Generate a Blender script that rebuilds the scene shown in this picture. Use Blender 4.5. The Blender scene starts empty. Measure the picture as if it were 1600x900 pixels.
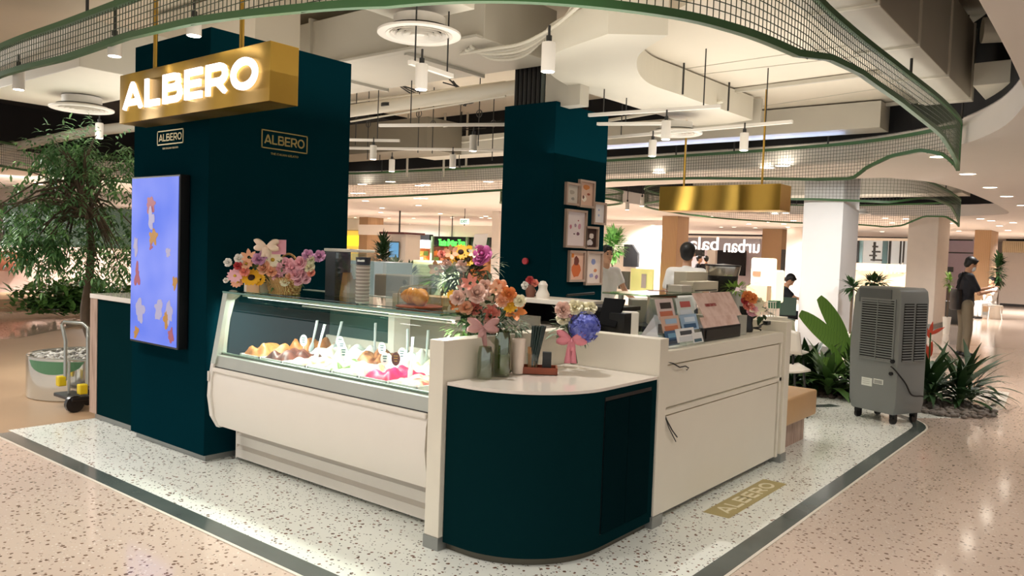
import bpy, bmesh, math, random
from mathutils import Vector, Matrix, noise
R = random.Random(7)
PI = math.pi
# ---------------------------------------------------------------- camera
YAW, PITCH, ROLL, FPX, CZ = 2.24295731, -0.04651943, -0.03516424, 1230.9, 1.55
CAM = Vector((0, 0, CZ))
_f = Vector((math.cos(YAW)*math.cos(PITCH), math.sin(YAW)*math.cos(PITCH), math.sin(PITCH)))
_r = _f.cross(Vector((0, 0, 1))).normalized()
_d = _f.cross(_r)
FW = _f
RT = math.cos(ROLL)*_r + math.sin(ROLL)*_d
DN = -math.sin(ROLL)*_r + math.cos(ROLL)*_d
cd = bpy.data.cameras.new('camera')
cam = bpy.data.objects.new('camera', cd)
bpy.context.scene.collection.objects.link(cam)
cam.matrix_world = Matrix(((RT.x, -DN.x, -FW.x, 0), (RT.y, -DN.y, -FW.y, 0), (RT.z, -DN.z, -FW.z, CZ), (0, 0, 0, 1)))
cd.sensor_width = 36.0
cd.lens = FPX/1600*36
cd.clip_start = 0.05
bpy.context.scene.camera = cam

def ray(px, py): return (px-800)*RT + (py-450)*DN + FPX*FW
def onz(px, py, z=0.0):
    v = ray(px, py); return CAM + v*((z-CZ)/v.z)
def onx(px, py, x):
    v = ray(px, py); return CAM + v*(x/v.x)
def ony(px, py, y):
    v = ray(px, py); return CAM + v*(y/v.y)
def at(px, py, dep): return CAM + ray(px, py)*(dep/FPX)

# ---------------------------------------------------------------- world, view, lights
sc = bpy.context.scene
sc.view_settings.view_transform = 'Standard'
sc.view_settings.look = 'None'
sc.view_settings.gamma = 1
sc.view_settings.use_curve_mapping = False
sc.view_settings.exposure = 0.0
W = bpy.data.worlds.new('world'); sc.world = W; W.use_nodes = True
W.node_tree.nodes['Background'].inputs[0].default_value = (1.0, 0.985, 0.96, 1)
W.node_tree.nodes['Background'].inputs[1].default_value = 0.95
sc.cycles.max_bounces = 8
sc.cycles.diffuse_bounces = 4
sc.cycles.transparent_max_bounces = 24
sc.cycles.sample_clamp_indirect = 6
sc.cycles.use_denoising = True
COL = sc.collection

def area(name, loc, size, power, col=(1, 0.93, 0.84), rot=(0, 0, 0), sy=None, spread=PI):
    l = bpy.data.lights.new(name, 'AREA'); l.energy = power; l.color = col; l.size = size; l.spread = spread
    if sy: l.shape = 'RECTANGLE'; l.size_y = sy
    o = bpy.data.objects.new(name, l); COL.objects.link(o); o.location = loc; o.rotation_euler = rot
    return o
def spot(name, loc, power, ang=110, blend=0.8, col=(1, 0.975, 0.945), aim=None, rad=0.06):
    l = bpy.data.lights.new(name, 'SPOT'); l.energy = power; l.color = col
    l.spot_size = math.radians(ang); l.spot_blend = blend; l.shadow_soft_size = rad
    o = bpy.data.objects.new(name, l); COL.objects.link(o); o.location = loc
    if aim is not None:
        o.rotation_euler = (Vector(aim)-Vector(loc)).to_track_quat('-Z', 'Y').to_euler()
    return o
KEY = 1.5
# recessed and track lamps of the hall (their housings are built with the ceiling further down)
for (x, y, p, a) in [(-5.4, 1.4, 88, 130), (-3.2, 1.2, 92, 130), (-0.4, 2.2, 80, 130), (-0.35, 5.4, 80, 130), (-7.8, 1.5, 70, 130),
                     (-1.9, 12.1, 90, 140), (-1.9, 16.05, 110, 140), (-2.6, 20.5, 110, 140), (-0.3, 9.5, 80, 140), (-5.0, 11.3, 260, 160), (-9.5, 11.6, 420, 165), (-13.5, 12.5, 500, 165), (-8.5, 13.2, 300, 165),
                     (-8, 18, 900, 160), (-14, 16, 900, 160), (-13, 24, 1000, 165), (-22, 20, 1400, 165), (-4.5, 26, 900, 165), (-26, 27, 1600, 165), (-9.0, 28, 1000, 165), (-18, 30, 1500, 165), (-28, 34, 1400, 165), (-16, 37, 1400, 165), (-3, 33, 1200, 165), (-20, 9, 500, 160), (-30, 16, 900, 160)]:
    spot('ceiling_lamp_light', (x, y, 2.72), p*KEY, a, 1.0, rad=0.1, aim=(x, y, 0))

# added upward fill areas that brighten the slab and ducts, no fixtures there
for (x, y, s, p) in [(-3.2, 3.6, 3.0, 44), (-3.0, 7.4, 3.0, 40), (-7.6, 4.6, 3.2, 44), (-8.5, 8.4, 3.0, 26), (-5.5, 16.5, 3.5, 50)]:
    area('added_ceiling_fill', (x, y, 2.5), s, p, (1, 0.95, 0.87), rot=(PI, 0, 0))
for (x, y, z, tx, ty, p) in [(-4.6, 11.6, 2.75, -4.4, 13.5, 150), (-2.2, 12.4, 2.75, -3.6, 13.8, 140), (-11.5, 2.0, 2.7, -8.2, 3.5, 520), (-3.4, 17.0, 2.75, -4.4, 19.8, 120)]:
    spot('added_fill_spot', (x, y, z), p, 90, 0.9, (1, 0.98, 0.95), aim=(tx, ty, 1.4))  # added fill spots brightening the pillars and the tree, without fixtures
area('blue_cove_strip', (-4.6, 10.0, 3.02), 3.4, 9, (0.45, 0.6, 1.0), rot=(PI/2, 0, PI), sy=0.05)
for px_ in (10, 75, 140, 200):
    q_ = at(px_, 430, 16.5); w_ = at(px_, 445, 20.5); spot('added_stage_fill', (q_.x, q_.y, 2.5), 330, 120, 0.9, (1, 0.96, 0.9), aim=tuple(w_))  # added fill that lifts the dim stage wall, no lamps hang here
q_ = at(-60, 300, 7.5); spot('added_tree_fill', (q_.x, q_.y, 2.6), 260, 100, 0.9, (0.95, 1.0, 0.95), aim=tuple(at(100, 350, 9)))  # added unseen spot brightening the tree from the left
# ---------------------------------------------------------------- materials
MATS = {}
def lin(c):
    return tuple(((v/12.92) if v <= 0.04045 else ((v+0.055)/1.055)**2.4) for v in [k/255 for k in c])
def M(name, rgb=None, rough=0.5, metal=0.0, bump=0.0, bscale=40, var=0.06, vscale=6, emit=None, es=1.0, coat=0.0, spec=0.5, trans=0.0, alpha=1.0):
    if name in MATS: return MATS[name]
    m = bpy.data.materials.new(name); m.use_nodes = True
    nt = m.node_tree; b = nt.nodes['Principled BSDF']
    c = lin(rgb)
    b.inputs['Roughness'].default_value = rough; b.inputs['Metallic'].default_value = metal
    b.inputs['Specular IOR Level'].default_value = spec
    b.inputs['Coat Weight'].default_value = coat
    tc = nt.nodes.new('ShaderNodeTexCoord')
    n = nt.nodes.new('ShaderNodeTexNoise'); n.inputs['Scale'].default_value = vscale; n.inputs['Detail'].default_value = 3
    nt.links.new(tc.outputs['Object'], n.inputs['Vector'])
    mx = nt.nodes.new('ShaderNodeMix'); mx.data_type = 'RGBA'
    nt.links.new(n.outputs['Fac'], mx.inputs[0])
    mx.inputs[6].default_value = (*[v*(1-var) for v in c], 1); mx.inputs[7].default_value = (*[min(1, v*(1+var)) for v in c], 1)
    nt.links.new(mx.outputs[2], b.inputs['Base Color'])
    if bump:
        n2 = nt.nodes.new('ShaderNodeTexNoise'); n2.inputs['Scale'].default_value = bscale
        nt.links.new(tc.outputs['Object'], n2.inputs['Vector'])
        bp = nt.nodes.new('ShaderNodeBump'); bp.inputs['Strength'].default_value = bump; bp.inputs['Distance'].default_value = 0.01
        nt.links.new(n2.outputs['Fac'], bp.inputs['Height']); nt.links.new(bp.outputs['Normal'], b.inputs['Normal'])
    if emit:
        b.inputs['Emission Color'].default_value = (*lin(emit), 1); b.inputs['Emission Strength'].default_value = es
    if trans: b.inputs['Transmission Weight'].default_value = trans
    MATS[name] = m
    return m
def glass(name, tint=(225, 240, 235), a=0.86, rough=0.0):
    """thin pane: mostly see-through, mirror by fresnel"""
    if name in MATS: return MATS[name]
    m = bpy.data.materials.new(name); m.use_nodes = True; nt = m.node_tree; nt.nodes.clear()
    o = nt.nodes.new('ShaderNodeOutputMaterial'); t = nt.nodes.new('ShaderNodeBsdfTransparent'); g = nt.nodes.new('ShaderNodeBsdfGlossy')
    lw = nt.nodes.new('ShaderNodeLayerWeight'); fr = nt.nodes.new('ShaderNodeMath'); fr.operation = 'POWER'; fr.inputs[1].default_value = 4.0
    nt.links.new(lw.outputs['Facing'], fr.inputs[0])
    mx = nt.nodes.new('ShaderNodeMixShader'); t.inputs[0].default_value = (*lin(tint), 1)
    g.inputs['Roughness'].default_value = rough; g.inputs['Color'].default_value = (0.9, 0.95, 0.93, 1)
    ad = nt.nodes.new('ShaderNodeMath'); ad.operation = 'ADD'; ad.inputs[1].default_value = 0.03+(1-a)*0.5; ad.use_clamp = True
    sb = nt.nodes.new('ShaderNodeMath'); sb.operation = 'MULTIPLY'; sb.inputs[1].default_value = 0.9
    nt.links.new(fr.outputs[0], sb.inputs[0]); nt.links.new(sb.outputs[0], ad.inputs[0]); nt.links.new(ad.outputs[0], mx.inputs[0])
    nt.links.new(t.outputs[0], mx.inputs[1]); nt.links.new(g.outputs[0], mx.inputs[2]); nt.links.new(mx.outputs[0], o.inputs[0])
    MATS[name] = m; return m
def ramp_mat(name, kind, stops, scale=(1, 1, 1), nscale=5, rough=0.5, emit=0, detail=4, dist=0, metal=0, spec=0.5, bump=0):
    """noise/wave driven colour ramp in object space"""
    if name in MATS: return MATS[name]
    m = bpy.data.materials.new(name); m.use_nodes = True; nt = m.node_tree; b = nt.nodes['Principled BSDF']
    tc = nt.nodes.new('ShaderNodeTexCoord'); mp = nt.nodes.new('ShaderNodeMapping'); mp.inputs['Scale'].default_value = scale
    nt.links.new(tc.outputs['Object'], mp.inputs[0])
    if kind == 'noise':
        n = nt.nodes.new('ShaderNodeTexNoise'); n.inputs['Scale'].default_value = nscale; n.inputs['Detail'].default_value = detail; n.inputs['Distortion'].default_value = dist; out = n.outputs['Fac']
    elif kind == 'voronoi':
        n = nt.nodes.new('ShaderNodeTexVoronoi'); n.inputs['Scale'].default_value = nscale; out = n.outputs['Color']
    else:
        n = nt.nodes.new('ShaderNodeTexWave'); n.inputs['Scale'].default_value = nscale; n.inputs['Distortion'].default_value = dist; n.inputs['Detail'].default_value = 2; out = n.outputs['Fac']
    nt.links.new(mp.outputs[0], n.inputs['Vector'])
    r = nt.nodes.new('ShaderNodeValToRGB'); cr = r.color_ramp
    while len(cr.elements) < len(stops): cr.elements.new(0.5)
    for e, (p, c) in zip(cr.elements, stops): e.position = p; e.color = (*lin(c), 1)
    nt.links.new(out, r.inputs[0]); nt.links.new(r.outputs[0], b.inputs['Base Color'])
    b.inputs['Roughness'].default_value = rough; b.inputs['Metallic'].default_value = metal; b.inputs['Specular IOR Level'].default_value = spec
    if emit:
        nt.links.new(r.outputs[0], b.inputs['Emission Color']); b.inputs['Emission Strength'].default_value = emit
    if bump:
        bp = nt.nodes.new('ShaderNodeBump'); bp.inputs['Strength'].default_value = bump; bp.inputs['Distance'].default_value = 0.01
        nt.links.new(out, bp.inputs['Height']); nt.links.new(bp.outputs['Normal'], b.inputs['Normal'])
    MATS[name] = m; return m
def terrazzo(name, base, chips, chip2, sc_=34, rough=0.12, var=0.05, amt=0.30):
    m = bpy.data.materials.new(name); m.use_nodes = True; nt = m.node_tree; b = nt.nodes['Principled BSDF']; L = nt.links.new
    tc = nt.nodes.new('ShaderNodeTexCoord')
    nz = nt.nodes.new('ShaderNodeTexNoise'); nz.inputs['Scale'].default_value = 25; L(tc.outputs['Object'], nz.inputs['Vector'])
    ad = nt.nodes.new('ShaderNodeVectorMath'); ad.operation = 'MULTIPLY_ADD'; ad.inputs[1].default_value = (0.02, 0.02, 0.02)
    L(nz.outputs['Color'], ad.inputs[0]); L(tc.outputs['Object'], ad.inputs[2])
    cur = None
    bigs = nt.nodes.new('ShaderNodeTexNoise'); bigs.inputs['Scale'].default_value = 1.2; L(tc.outputs['Object'], bigs.inputs['Vector'])
    mb = nt.nodes.new('ShaderNodeMix'); mb.data_type = 'RGBA'; L(bigs.outputs['Fac'], mb.inputs[0])
    c = lin(base); mb.inputs[6].default_value = (*[v*(1-var) for v in c], 1); mb.inputs[7].default_value = (*[min(1, v*(1+var)) for v in c], 1)
    cur = mb.outputs[2]
    for (s, col, sel, dth) in ((sc_, chips, amt, 0.30), (sc_*1.9, chip2, amt*0.8, 0.34)):
        v = nt.nodes.new('ShaderNodeTexVoronoi'); v.inputs['Scale'].default_value = s; L(ad.outputs[0], v.inputs['Vector'])
        sep = nt.nodes.new('ShaderNodeSeparateColor'); L(v.outputs['Color'], sep.inputs[0])
        lt = nt.nodes.new('ShaderNodeMath'); lt.operation = 'LESS_THAN'; lt.inputs[1].default_value = sel; L(sep.outputs[0], lt.inputs[0])
        # chip radius differs from cell to cell
        rr = nt.nodes.new('ShaderNodeMath'); rr.operation = 'MULTIPLY_ADD'; rr.inputs[1].default_value = 0.25; rr.inputs[2].default_value = dth-0.1; L(sep.outputs[1], rr.inputs[0])
        d = nt.nodes.new('ShaderNodeMath'); d.operation = 'LESS_THAN'; L(v.outputs['Distance'], d.inputs[0]); L(rr.outputs[0], d.inputs[1])
        mu = nt.nodes.new('ShaderNodeMath'); mu.operation = 'MULTIPLY'; L(lt.outputs[0], mu.inputs[0]); L(d.outputs[0], mu.inputs[1])
        cc = nt.nodes.new('ShaderNodeMix'); cc.data_type = 'RGBA'; L(sep.outputs[2], cc.inputs[0])
        cc.inputs[6].default_value = (*lin(col[0]), 1); cc.inputs[7].default_value = (*lin(col[1]), 1)
        mx = nt.nodes.new('ShaderNodeMix'); mx.data_type = 'RGBA'; L(mu.outputs[0], mx.inputs[0]); L(cur, mx.inputs[6]); L(cc.outputs[2], mx.inputs[7])
        cur = mx.outputs[2]
    L(cur, b.inputs['Base Color']); b.inputs['Roughness'].default_value = rough
    MATS[name] = m; return m

# ---------------------------------------------------------------- mesh helpers
WORLD = {}
class MB:
    def __init__(s): s.v = []; s.f = []
    def add(s, vs, fs):
        n = len(s.v); s.v += [Vector(a) for a in vs]; s.f += [[i+n for i in f] for f in fs]; return s
    def box(s, a, b, rz=0, piv=None, bev=0):
        x0, y0, z0 = a; x1, y1, z1 = b
        if x0 > x1: x0, x1 = x1, x0
        if y0 > y1: y0, y1 = y1, y0
        if z0 > z1: z0, z1 = z1, z0
        vs = [Vector(p) for p in ((x0, y0, z0), (x1, y0, z0), (x1, y1, z0), (x0, y1, z0), (x0, y0, z1), (x1, y0, z1), (x1, y1, z1), (x0, y1, z1))]
        if rz:
            p = Vector(piv) if piv else Vector(((x0+x1)/2, (y0+y1)/2, 0)); m = Matrix.Rotation(rz, 3, 'Z')
            vs = [m @ (v-p) + p for v in vs]
        return s.add(vs, [(0, 3, 2, 1), (4, 5, 6, 7), (0, 1, 5, 4), (1, 2, 6, 5), (2, 3, 7, 6), (3, 0, 4, 7)])
    def obox(s, c, ax, ay, az):
        c = Vector(c); ax, ay, az = Vector(ax)/2, Vector(ay)/2, Vector(az)/2
        vs = [c+i*ax+j*ay+k*az for k in (-1, 1) for (i, j) in ((-1, -1), (1, -1), (1, 1), (-1, 1))]
        return s.add(vs, [(0, 3, 2, 1), (4, 5, 6, 7), (0, 1, 5, 4), (1, 2, 6, 5), (2, 3, 7, 6), (3, 0, 4, 7)])
    def prism(s, poly, z0, z1):
        n = len(poly); vs = [(p[0], p[1], z0) for p in poly]+[(p[0], p[1], z1) for p in poly]
        fs = [tuple(reversed(range(n))), tuple(range(n, 2*n))]+[(i, (i+1) % n, n+(i+1) % n, n+i) for i in range(n)]
        return s.add(vs, fs)
    def extr(s, poly, axis, a, b):
        """poly in the two other axes, extruded along axis from a to b"""
        def mk(p, t):
            return (t, p[0], p[1]) if axis == 'x' else ((p[0], t, p[1]) if axis == 'y' else (p[0], p[1], t))
        n = len(poly); vs = [mk(p, a) for p in poly]+[mk(p, b) for p in poly]
        fs = [tuple(reversed(range(n))), tuple(range(n, 2*n))]+[(i, (i+1) % n, n+(i+1) % n, n+i) for i in range(n)]
        return s.add(vs, fs)
    def tube(s, pts, r, seg=8, caps=True, flat=None):
        pts = [Vector(p) for p in pts]; n = len(pts)
        rs = r if isinstance(r, (list, tuple)) else [r]*n
        vs = []; fs = []; up = None
        for i, p in enumerate(pts):
            t = (pts[min(i+1, n-1)]-pts[max(i-1, 0)]).normalized()
            if up is None:
                up = Vector((0, 0, 1)) if abs(t.z) < 0.9 else Vector((1, 0, 0))
            a = t.cross(up).normalized(); b2 = a.cross(t).normalized(); up = b2
            for k in range(seg):
                th = 2*PI*k/seg + (PI/4 if seg == 4 else 0)
                vs.append(p+rs[i]*(a*math.cos(th)+b2*math.sin(th)*(flat or 1)))
        for i in range(n-1):
            for k in range(seg):
                fs.append((i*seg+k, i*seg+(k+1) % seg, (i+1)*seg+(k+1) % seg, (i+1)*seg+k))
        if caps: fs += [tuple(reversed(range(seg))), tuple(range((n-1)*seg, n*seg))]
        return s.add(vs, fs)
    def lathe(s, prof, c=(0, 0, 0), seg=24, cap=True, sx=1, sy=1):
        c = Vector(c); vs = []; fs = []; n = len(prof)
        for (r, z) in prof:
            for k in range(seg):
                a = 2*PI*k/seg; vs.append(c+Vector((r*math.cos(a)*sx, r*math.sin(a)*sy, z)))
        for i in range(n-1):
            for k in range(seg):
                fs.append((i*seg+k, i*seg+(k+1) % seg, (i+1)*seg+(k+1) % seg, (i+1)*seg+k))
        if cap: fs += [tuple(reversed(range(seg))), tuple(range((n-1)*seg, n*seg))]
        return s.add(vs, fs)
    def sph(s, c, r, seg=12, rings=8, sc3=(1, 1, 1), rot=None):
        c = Vector(c); vs = [Vector((0, 0, -1))]; fs = []
        for i in range(1, rings):
            ph = -PI/2+PI*i/rings
            for k in range(seg):
                a = 2*PI*k/seg; vs.append(Vector((math.cos(ph)*math.cos(a), math.cos(ph)*math.sin(a), math.sin(ph))))
        vs.append(Vector((0, 0, 1)))
        for k in range(seg): fs.append((0, 1+(k+1) % seg, 1+k))
        for i in range(rings-2):
            for k in range(seg):
                a = 1+i*seg; fs.append((a+k, a+(k+1) % seg, a+seg+(k+1) % seg, a+seg+k))
        l = len(vs)-1; a = 1+(rings-2)*seg
        for k in range(seg): fs.append((l, a+k, a+(k+1) % seg))
        out = []
        for v in vs:
            w = Vector((v.x*sc3[0], v.y*sc3[1], v.z*sc3[2]))*r
            if rot: w = rot @ w
            out.append(c+w)
        return s.add(out, fs)
    def capsule(s, p0, r0, p1, r1, seg=12):
        p0, p1 = Vector(p0), Vector(p1); d = p1-p0
        if d.length < 1e-5: return s.sph(p0, r0, seg, 8)
        t = d.normalized(); pts = []; rs = []
        for k in range(0, 4):
            a = PI/2*k/4; pts.append(p0-t*r0*math.cos(a)*1.0); rs.append(max(1e-4, r0*math.sin(a)))
        pts.append(p0); rs.append(r0); pts.append(p1); rs.append(r1)
        for k in range(3, -1, -1):
            a = PI/2*k/4; pts.append(p1+t*r1*math.cos(a)); rs.append(max(1e-4, r1*math.sin(a)))
        # keep a monotonic path
        return s.tube(pts, rs, seg)
    def grid(s, fn, nu, nv):
        vs = [fn(i/nu, j/nv) for i in range(nu+1) for j in range(nv+1)]
        return s.add(vs, [(i*(nv+1)+j, (i+1)*(nv+1)+j, (i+1)*(nv+1)+j+1, i*(nv+1)+j+1) for i in range(nu) for j in range(nv)])
    def leaf(s, base, d, ln, w, droop=0.3, segs=4, up=(0, 0, 1), fold=0.15, tip=0.0):
        """a blade from base along d, bending down"""
        base, d, up = Vector(base), Vector(d).normalized(), Vector(up)
        side = d.cross(up)
        side = side.normalized() if side.length > 1e-3 else Vector((1, 0, 0))
        vs = []; p = base.copy(); cur = d.copy()
        for i in range(segs+1):
            t = i/segs; ww = w*0.5*(math.sin(PI*(0.06+0.94*t)**0.75) if i < segs else tip)+0.0006
            if tip: ww = w*0.5*(0.12+0.88*math.sin(PI*(0.04+0.92*t))**0.55)
            nrm = side.cross(cur).normalized()
            vs += [p-side*ww+nrm*abs(ww)*fold, p.copy(), p+side*ww+nrm*abs(ww)*fold]
            cur = (cur+Vector((0, 0, -droop/segs))).normalized(); p = p+cur*(ln/segs)
        fs = []
        for i in range(segs):
            a = i*3; fs += [(a, a+1, a+4, a+3), (a+1, a+2, a+5, a+4)]
        return s.add(vs, fs)
    def build(s, name, mat, parent=None, smooth=False, bev=0, local=False, bseg=2, auto=True, solid=0, sub=0, origin=None):
        me = bpy.data.meshes.new(name)
        if parent is not None: org = WORLD.get(parent.name, Vector((0, 0, 0)))
        else:
            if origin is not None: org = Vector(origin)
            else:
                xs = [v.x for v in s.v]; ys = [v.y for v in s.v]; zs = [v.z for v in s.v]
                org = Vector(((min(xs)+max(xs))/2, (min(ys)+max(ys))/2, min(zs)))
        if local: org = Vector((0, 0, 0))
        me.from_pydata([v-org for v in s.v], [], s.f); me.update()
        bm = bmesh.new(); bm.from_mesh(me); bmesh.ops.recalc_face_normals(bm, faces=bm.faces)
        if bev:
            es = [e for e in bm.edges if len(e.link_faces) == 2 and e.calc_face_angle(0) > 0.6]
            try: bmesh.ops.bevel(bm, geom=es, offset=bev, segments=bseg, affect='EDGES', profile=0.5, clamp_overlap=True)
            except Exception: pass
        bm.to_mesh(me); bm.free()
        for p in me.polygons: p.use_smooth = smooth
        me.materials.append(mat)
        o = bpy.data.objects.new(name, me); COL.objects.link(o)
        if smooth and auto:
            me.set_sharp_from_angle(angle=math.radians(40))
        if parent is not None: o.parent = parent; WORLD[o.name] = org
        else: o.location = org; WORLD[o.name] = org
        if solid:
            md = o.modifiers.new('solid', 'SOLIDIFY'); md.thickness = solid; md.offset = 0
        if sub:
            md = o.modifiers.new('sub', 'SUBSURF'); md.levels = sub; md.render_levels = sub
        return o
def tag(o, label=None, cat=None, group=None, kind=None):
    if label: o['label'] = label
    if cat: o['category'] = cat
    if group: o['group'] = group
    if kind: o['kind'] = kind
    return o
def thing(name, label, cat, loc=(0, 0, 0), group=None):
    o = bpy.data.objects.new(name, None); COL.objects.link(o); o.location = loc; o.empty_display_size = 0.1
    WORLD[o.name] = Vector(loc)
    return tag(o, label, cat, group)
def dup(o, loc, label=None, rz=None, scale=None):
    r = o.copy(); COL.objects.link(r); r.location = loc
    if rz is not None: r.rotation_euler = (0, 0, rz)
    if scale: r.scale = (scale,)*3
    if label: r['label'] = label
    def rec(src, dst):
        for ch in [c for c in bpy.data.objects if c.parent == src]:
            c2 = ch.copy(); COL.objects.link(c2); c2.parent = dst; rec(ch, c2)
    rec(o, r); return r
def struct(o, label, cat='structure'): return tag(o, label, cat, kind='structure')
def lookrot(d, up=Vector((0, 0, 1))):
    return Vector(d).to_track_quat('Z', 'Y').to_matrix()
def text_mb(txt, origin, ux, uz, h, depth=0.004, bold=0.0, align='LEFT', width=None, mirror=False):
    """a word as solid letters: ux reading direction, uz up"""
    cu = bpy.data.curves.new('t', 'FONT'); cu.body = txt; cu.size = 1; cu.extrude = 0.5; cu.offset = bold; cu.resolution_u = 3
    ob = bpy.data.objects.new('t', cu); COL.objects.link(ob)
    dg = bpy.context.evaluated_depsgraph_get(); me = bpy.data.meshes.new_from_object(ob.evaluated_get(dg))
    vs = [v.co.copy() for v in me.vertices]; fs = [tuple(p.vertices) for p in me.polygons]
    bpy.data.objects.remove(ob); bpy.data.curves.remove(cu); bpy.data.meshes.remove(me)
    x0 = min(v.x for v in vs); x1 = max(v.x for v in vs); y0 = min(v.y for v in vs); y1 = max(v.y for v in vs)
    sy = h/(y1-y0); sx = (width/(x1-x0)) if width else sy
    ux, uz = Vector(ux).normalized(), Vector(uz).normalized(); un = ux.cross(uz)
    w = (x1-x0)*sx; off = {'LEFT': 0, 'CENTER': -w/2, 'RIGHT': -w}[align]
    m = MB()
    out = []
    for v in vs:
        X = (v.x-x0)*sx
        if mirror: X = w-X
        out.append(Vector(origin)+ux*(X+off)+uz*((v.y-y0)*sy)+un*((v.z+0.5)*depth))
    m.add(out, fs); return m
def wordmark(origin, ux, uz, W_, H_, th, depth=0.004, sep=None):
    """the wide sans capitals ALBERO drawn as thick strokes"""
    ux, uz = Vector(ux).normalized(), Vector(uz).normalized(); un = ux.cross(uz)
    out = []
    def arc(cx, cy, rx, ry, a0, a1, n=14): return [(cx+rx*math.cos(a0+(a1-a0)*i/n), cy+ry*math.sin(a0+(a1-a0)*i/n)) for i in range(n+1)]
    k = th/H_/2
    def rc(x0, y0, x1, y1, r, top=True):   # right-rounded bowl
        return [(x0, y1)]+[(x1-r, y1)]+arc(x1-r, y1-r, r, r, PI/2, 0, 6)[1:]+arc(x1-r, y0+r, r, r, 0, -PI/2, 6)+[(x0, y0)]
    g = {}
    g['A'] = (1.0, [[(0.03, 0), (0.47, 1-k)], [(0.53, 1-k), (0.97, 0)], [(0.2, 0.27), (0.8, 0.27)], [(0.44, 1-k), (0.56, 1-k)]])
    g['L'] = (0.78, [[(k, 0), (k, 1)], [(k, k), (0.78, k)]])
    g['B'] = (0.92, [[(k, 0), (k, 1)], rc(k, 0.53, 0.80, 1-k, 0.2), rc(k, k, 0.88, 0.53, 0.22)])
    g['E'] = (0.82, [[(k, 0), (k, 1)], [(k, k), (0.82, k)], [(k, 0.5), (0.76, 0.5)], [(k, 1-k), (0.82, 1-k)]])
    g['R'] = (0.92, [[(k, 0), (k, 1)], rc(k, 0.42, 0.86, 1-k, 0.24), [(0.5, 0.42), (0.88, 0)]])
    ell = arc(0.56, 0.5, 0.56-k, 0.5-k, 0, 2*PI, 30)
    g['O'] = (1.12, [ell])
    word = 'ALBERO'; gap = 0.17; tot = sum(g[c][0] for c in word)+gap*5
    sxx = W_/tot; x = 0
    res = []
    for c in word:
        m = MB(); w, strokes = g[c]
        for i, st in enumerate(strokes):
            pts = [Vector(((x+p[0])*sxx, p[1]*H_)) for p in st]
            closed = (c == 'O')
            L_ = []; n = len(pts)
            for j, p in enumerate(pts):
                a = pts[j-1] if j > 0 else (pts[-2] if closed else None); b = pts[j+1] if j < n-1 else (pts[1] if closed else None)
                d1 = (p-a).normalized() if a is not None else None; d2 = (b-p).normalized() if b is not None else None
                if d1 is None: nn = Vector((-d2.y, d2.x)); sc_ = 1
                elif d2 is None: nn = Vector((-d1.y, d1.x)); sc_ = 1
                else:
                    n1, n2 = Vector((-d1.y, d1.x)), Vector((-d2.y, d2.x)); nn = (n1+n2).normalized(); sc_ = 1/max(0.5, nn.dot(n1))
                L_.append((p+nn*th/2*sc_, p-nn*th/2*sc_))
            dz = 0.0002*i
            vs = []; fs = []
            for (u, v) in L_:
                for q in (u, v):
                    yy = min(max(q.y, 0), H_)
                    b0 = Vector(origin)+ux*q.x+uz*yy
                    vs += [b0, b0+un*(depth+dz)]
            for j in range(n-1):
                a = j*4; fs += [(a, a+2, a+6, a+4), (a+1, a+5, a+7, a+3), (a, a+4, a+5, a+1), (a+2, a+3, a+7, a+6)]
            if not closed: fs += [(0, 1, 3, 2), ((n-1)*4, (n-1)*4+2, (n-1)*4+3, (n-1)*4+1)]
            m.add(vs, fs)
        x += w+gap; res.append(m)
    if sep: return res
    al = MB()
    for m in res: al.add(m.v, m.f)
    return al
def catmull(pts, n=6, closed=False):
    out = []; N = len(pts)
    for i in range(N if closed else N-1):
        g = (lambda k: pts[k % N]) if closed else (lambda k: pts[min(max(k, 0), N-1)])
        p0, p1, p2, p3 = [Vector(g(i+k)) for k in (-1, 0, 1, 2)]
        for j in range(n):
            t = j/n; out.append(0.5*((2*p1)+(p2-p0)*t+(2*p0-5*p1+4*p2-p3)*t*t+(3*p1-p0-3*p2+p3)*t**3))
    if not closed: out.append(Vector(pts[-1]))
    return out
# ================================================================ STRUCTURE
m_pink = terrazzo('pink_terrazzo', (206, 186, 170), ((95, 75, 62), (140, 112, 92)), ((120, 98, 84), (235, 222, 208)), 40, 0.10, 0.05, 0.34)
m_white = terrazzo('white_terrazzo', (238, 240, 230), ((66, 56, 52), (150, 110, 86)), ((110, 100, 92), (70, 66, 62)), 40, 0.16, 0.02, 0.25)
m_band = M('dark_stone', (84, 92, 88), 0.12, var=0.35, vscale=3)
m_line = M('pale_inlay', (225, 216, 200), 0.3)
m_tan = M('tan_floor', (180, 150, 118), 0.35, var=0.1, vscale=1.5)
m_beige_wall = M('beige_wall', (226, 216, 206), 0.7, var=0.03)
m_soffit = M('soffit_paint', (232, 224, 216), 0.8, var=0.02, vscale=2)
m_slab = M('slab_paint', (222, 212, 194), 0.85, var=0.07, vscale=1.2)
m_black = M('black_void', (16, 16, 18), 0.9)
m_duct = M('duct_paint', (216, 210, 194), 0.6, var=0.05, vscale=2)
m_ductgrey = M('duct_grey', (190, 184, 170), 0.55, var=0.07, vscale=2)
m_teal = M('teal_panel', (5, 41, 49), 0.4, var=0.08, vscale=1.5, spec=0.0)
m_tealcab = M('teal_laminate', (9, 38, 41), 0.4, spec=0.0, var=0.06, vscale=1.5)
m_green = M('green_steel', (58, 98, 54), 0.45, var=0.12, vscale=8)
m_wire = M('wire_green', (62, 72, 50), 0.5)
m_offw = M('offwhite_laminate', (232, 224, 206), 0.35, var=0.02)
m_whitel = M('white_panel', (236, 228, 216), 0.3, var=0.02)
m_plinth = M('steel_plinth', (150, 152, 148), 0.35, metal=0.5)
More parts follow.
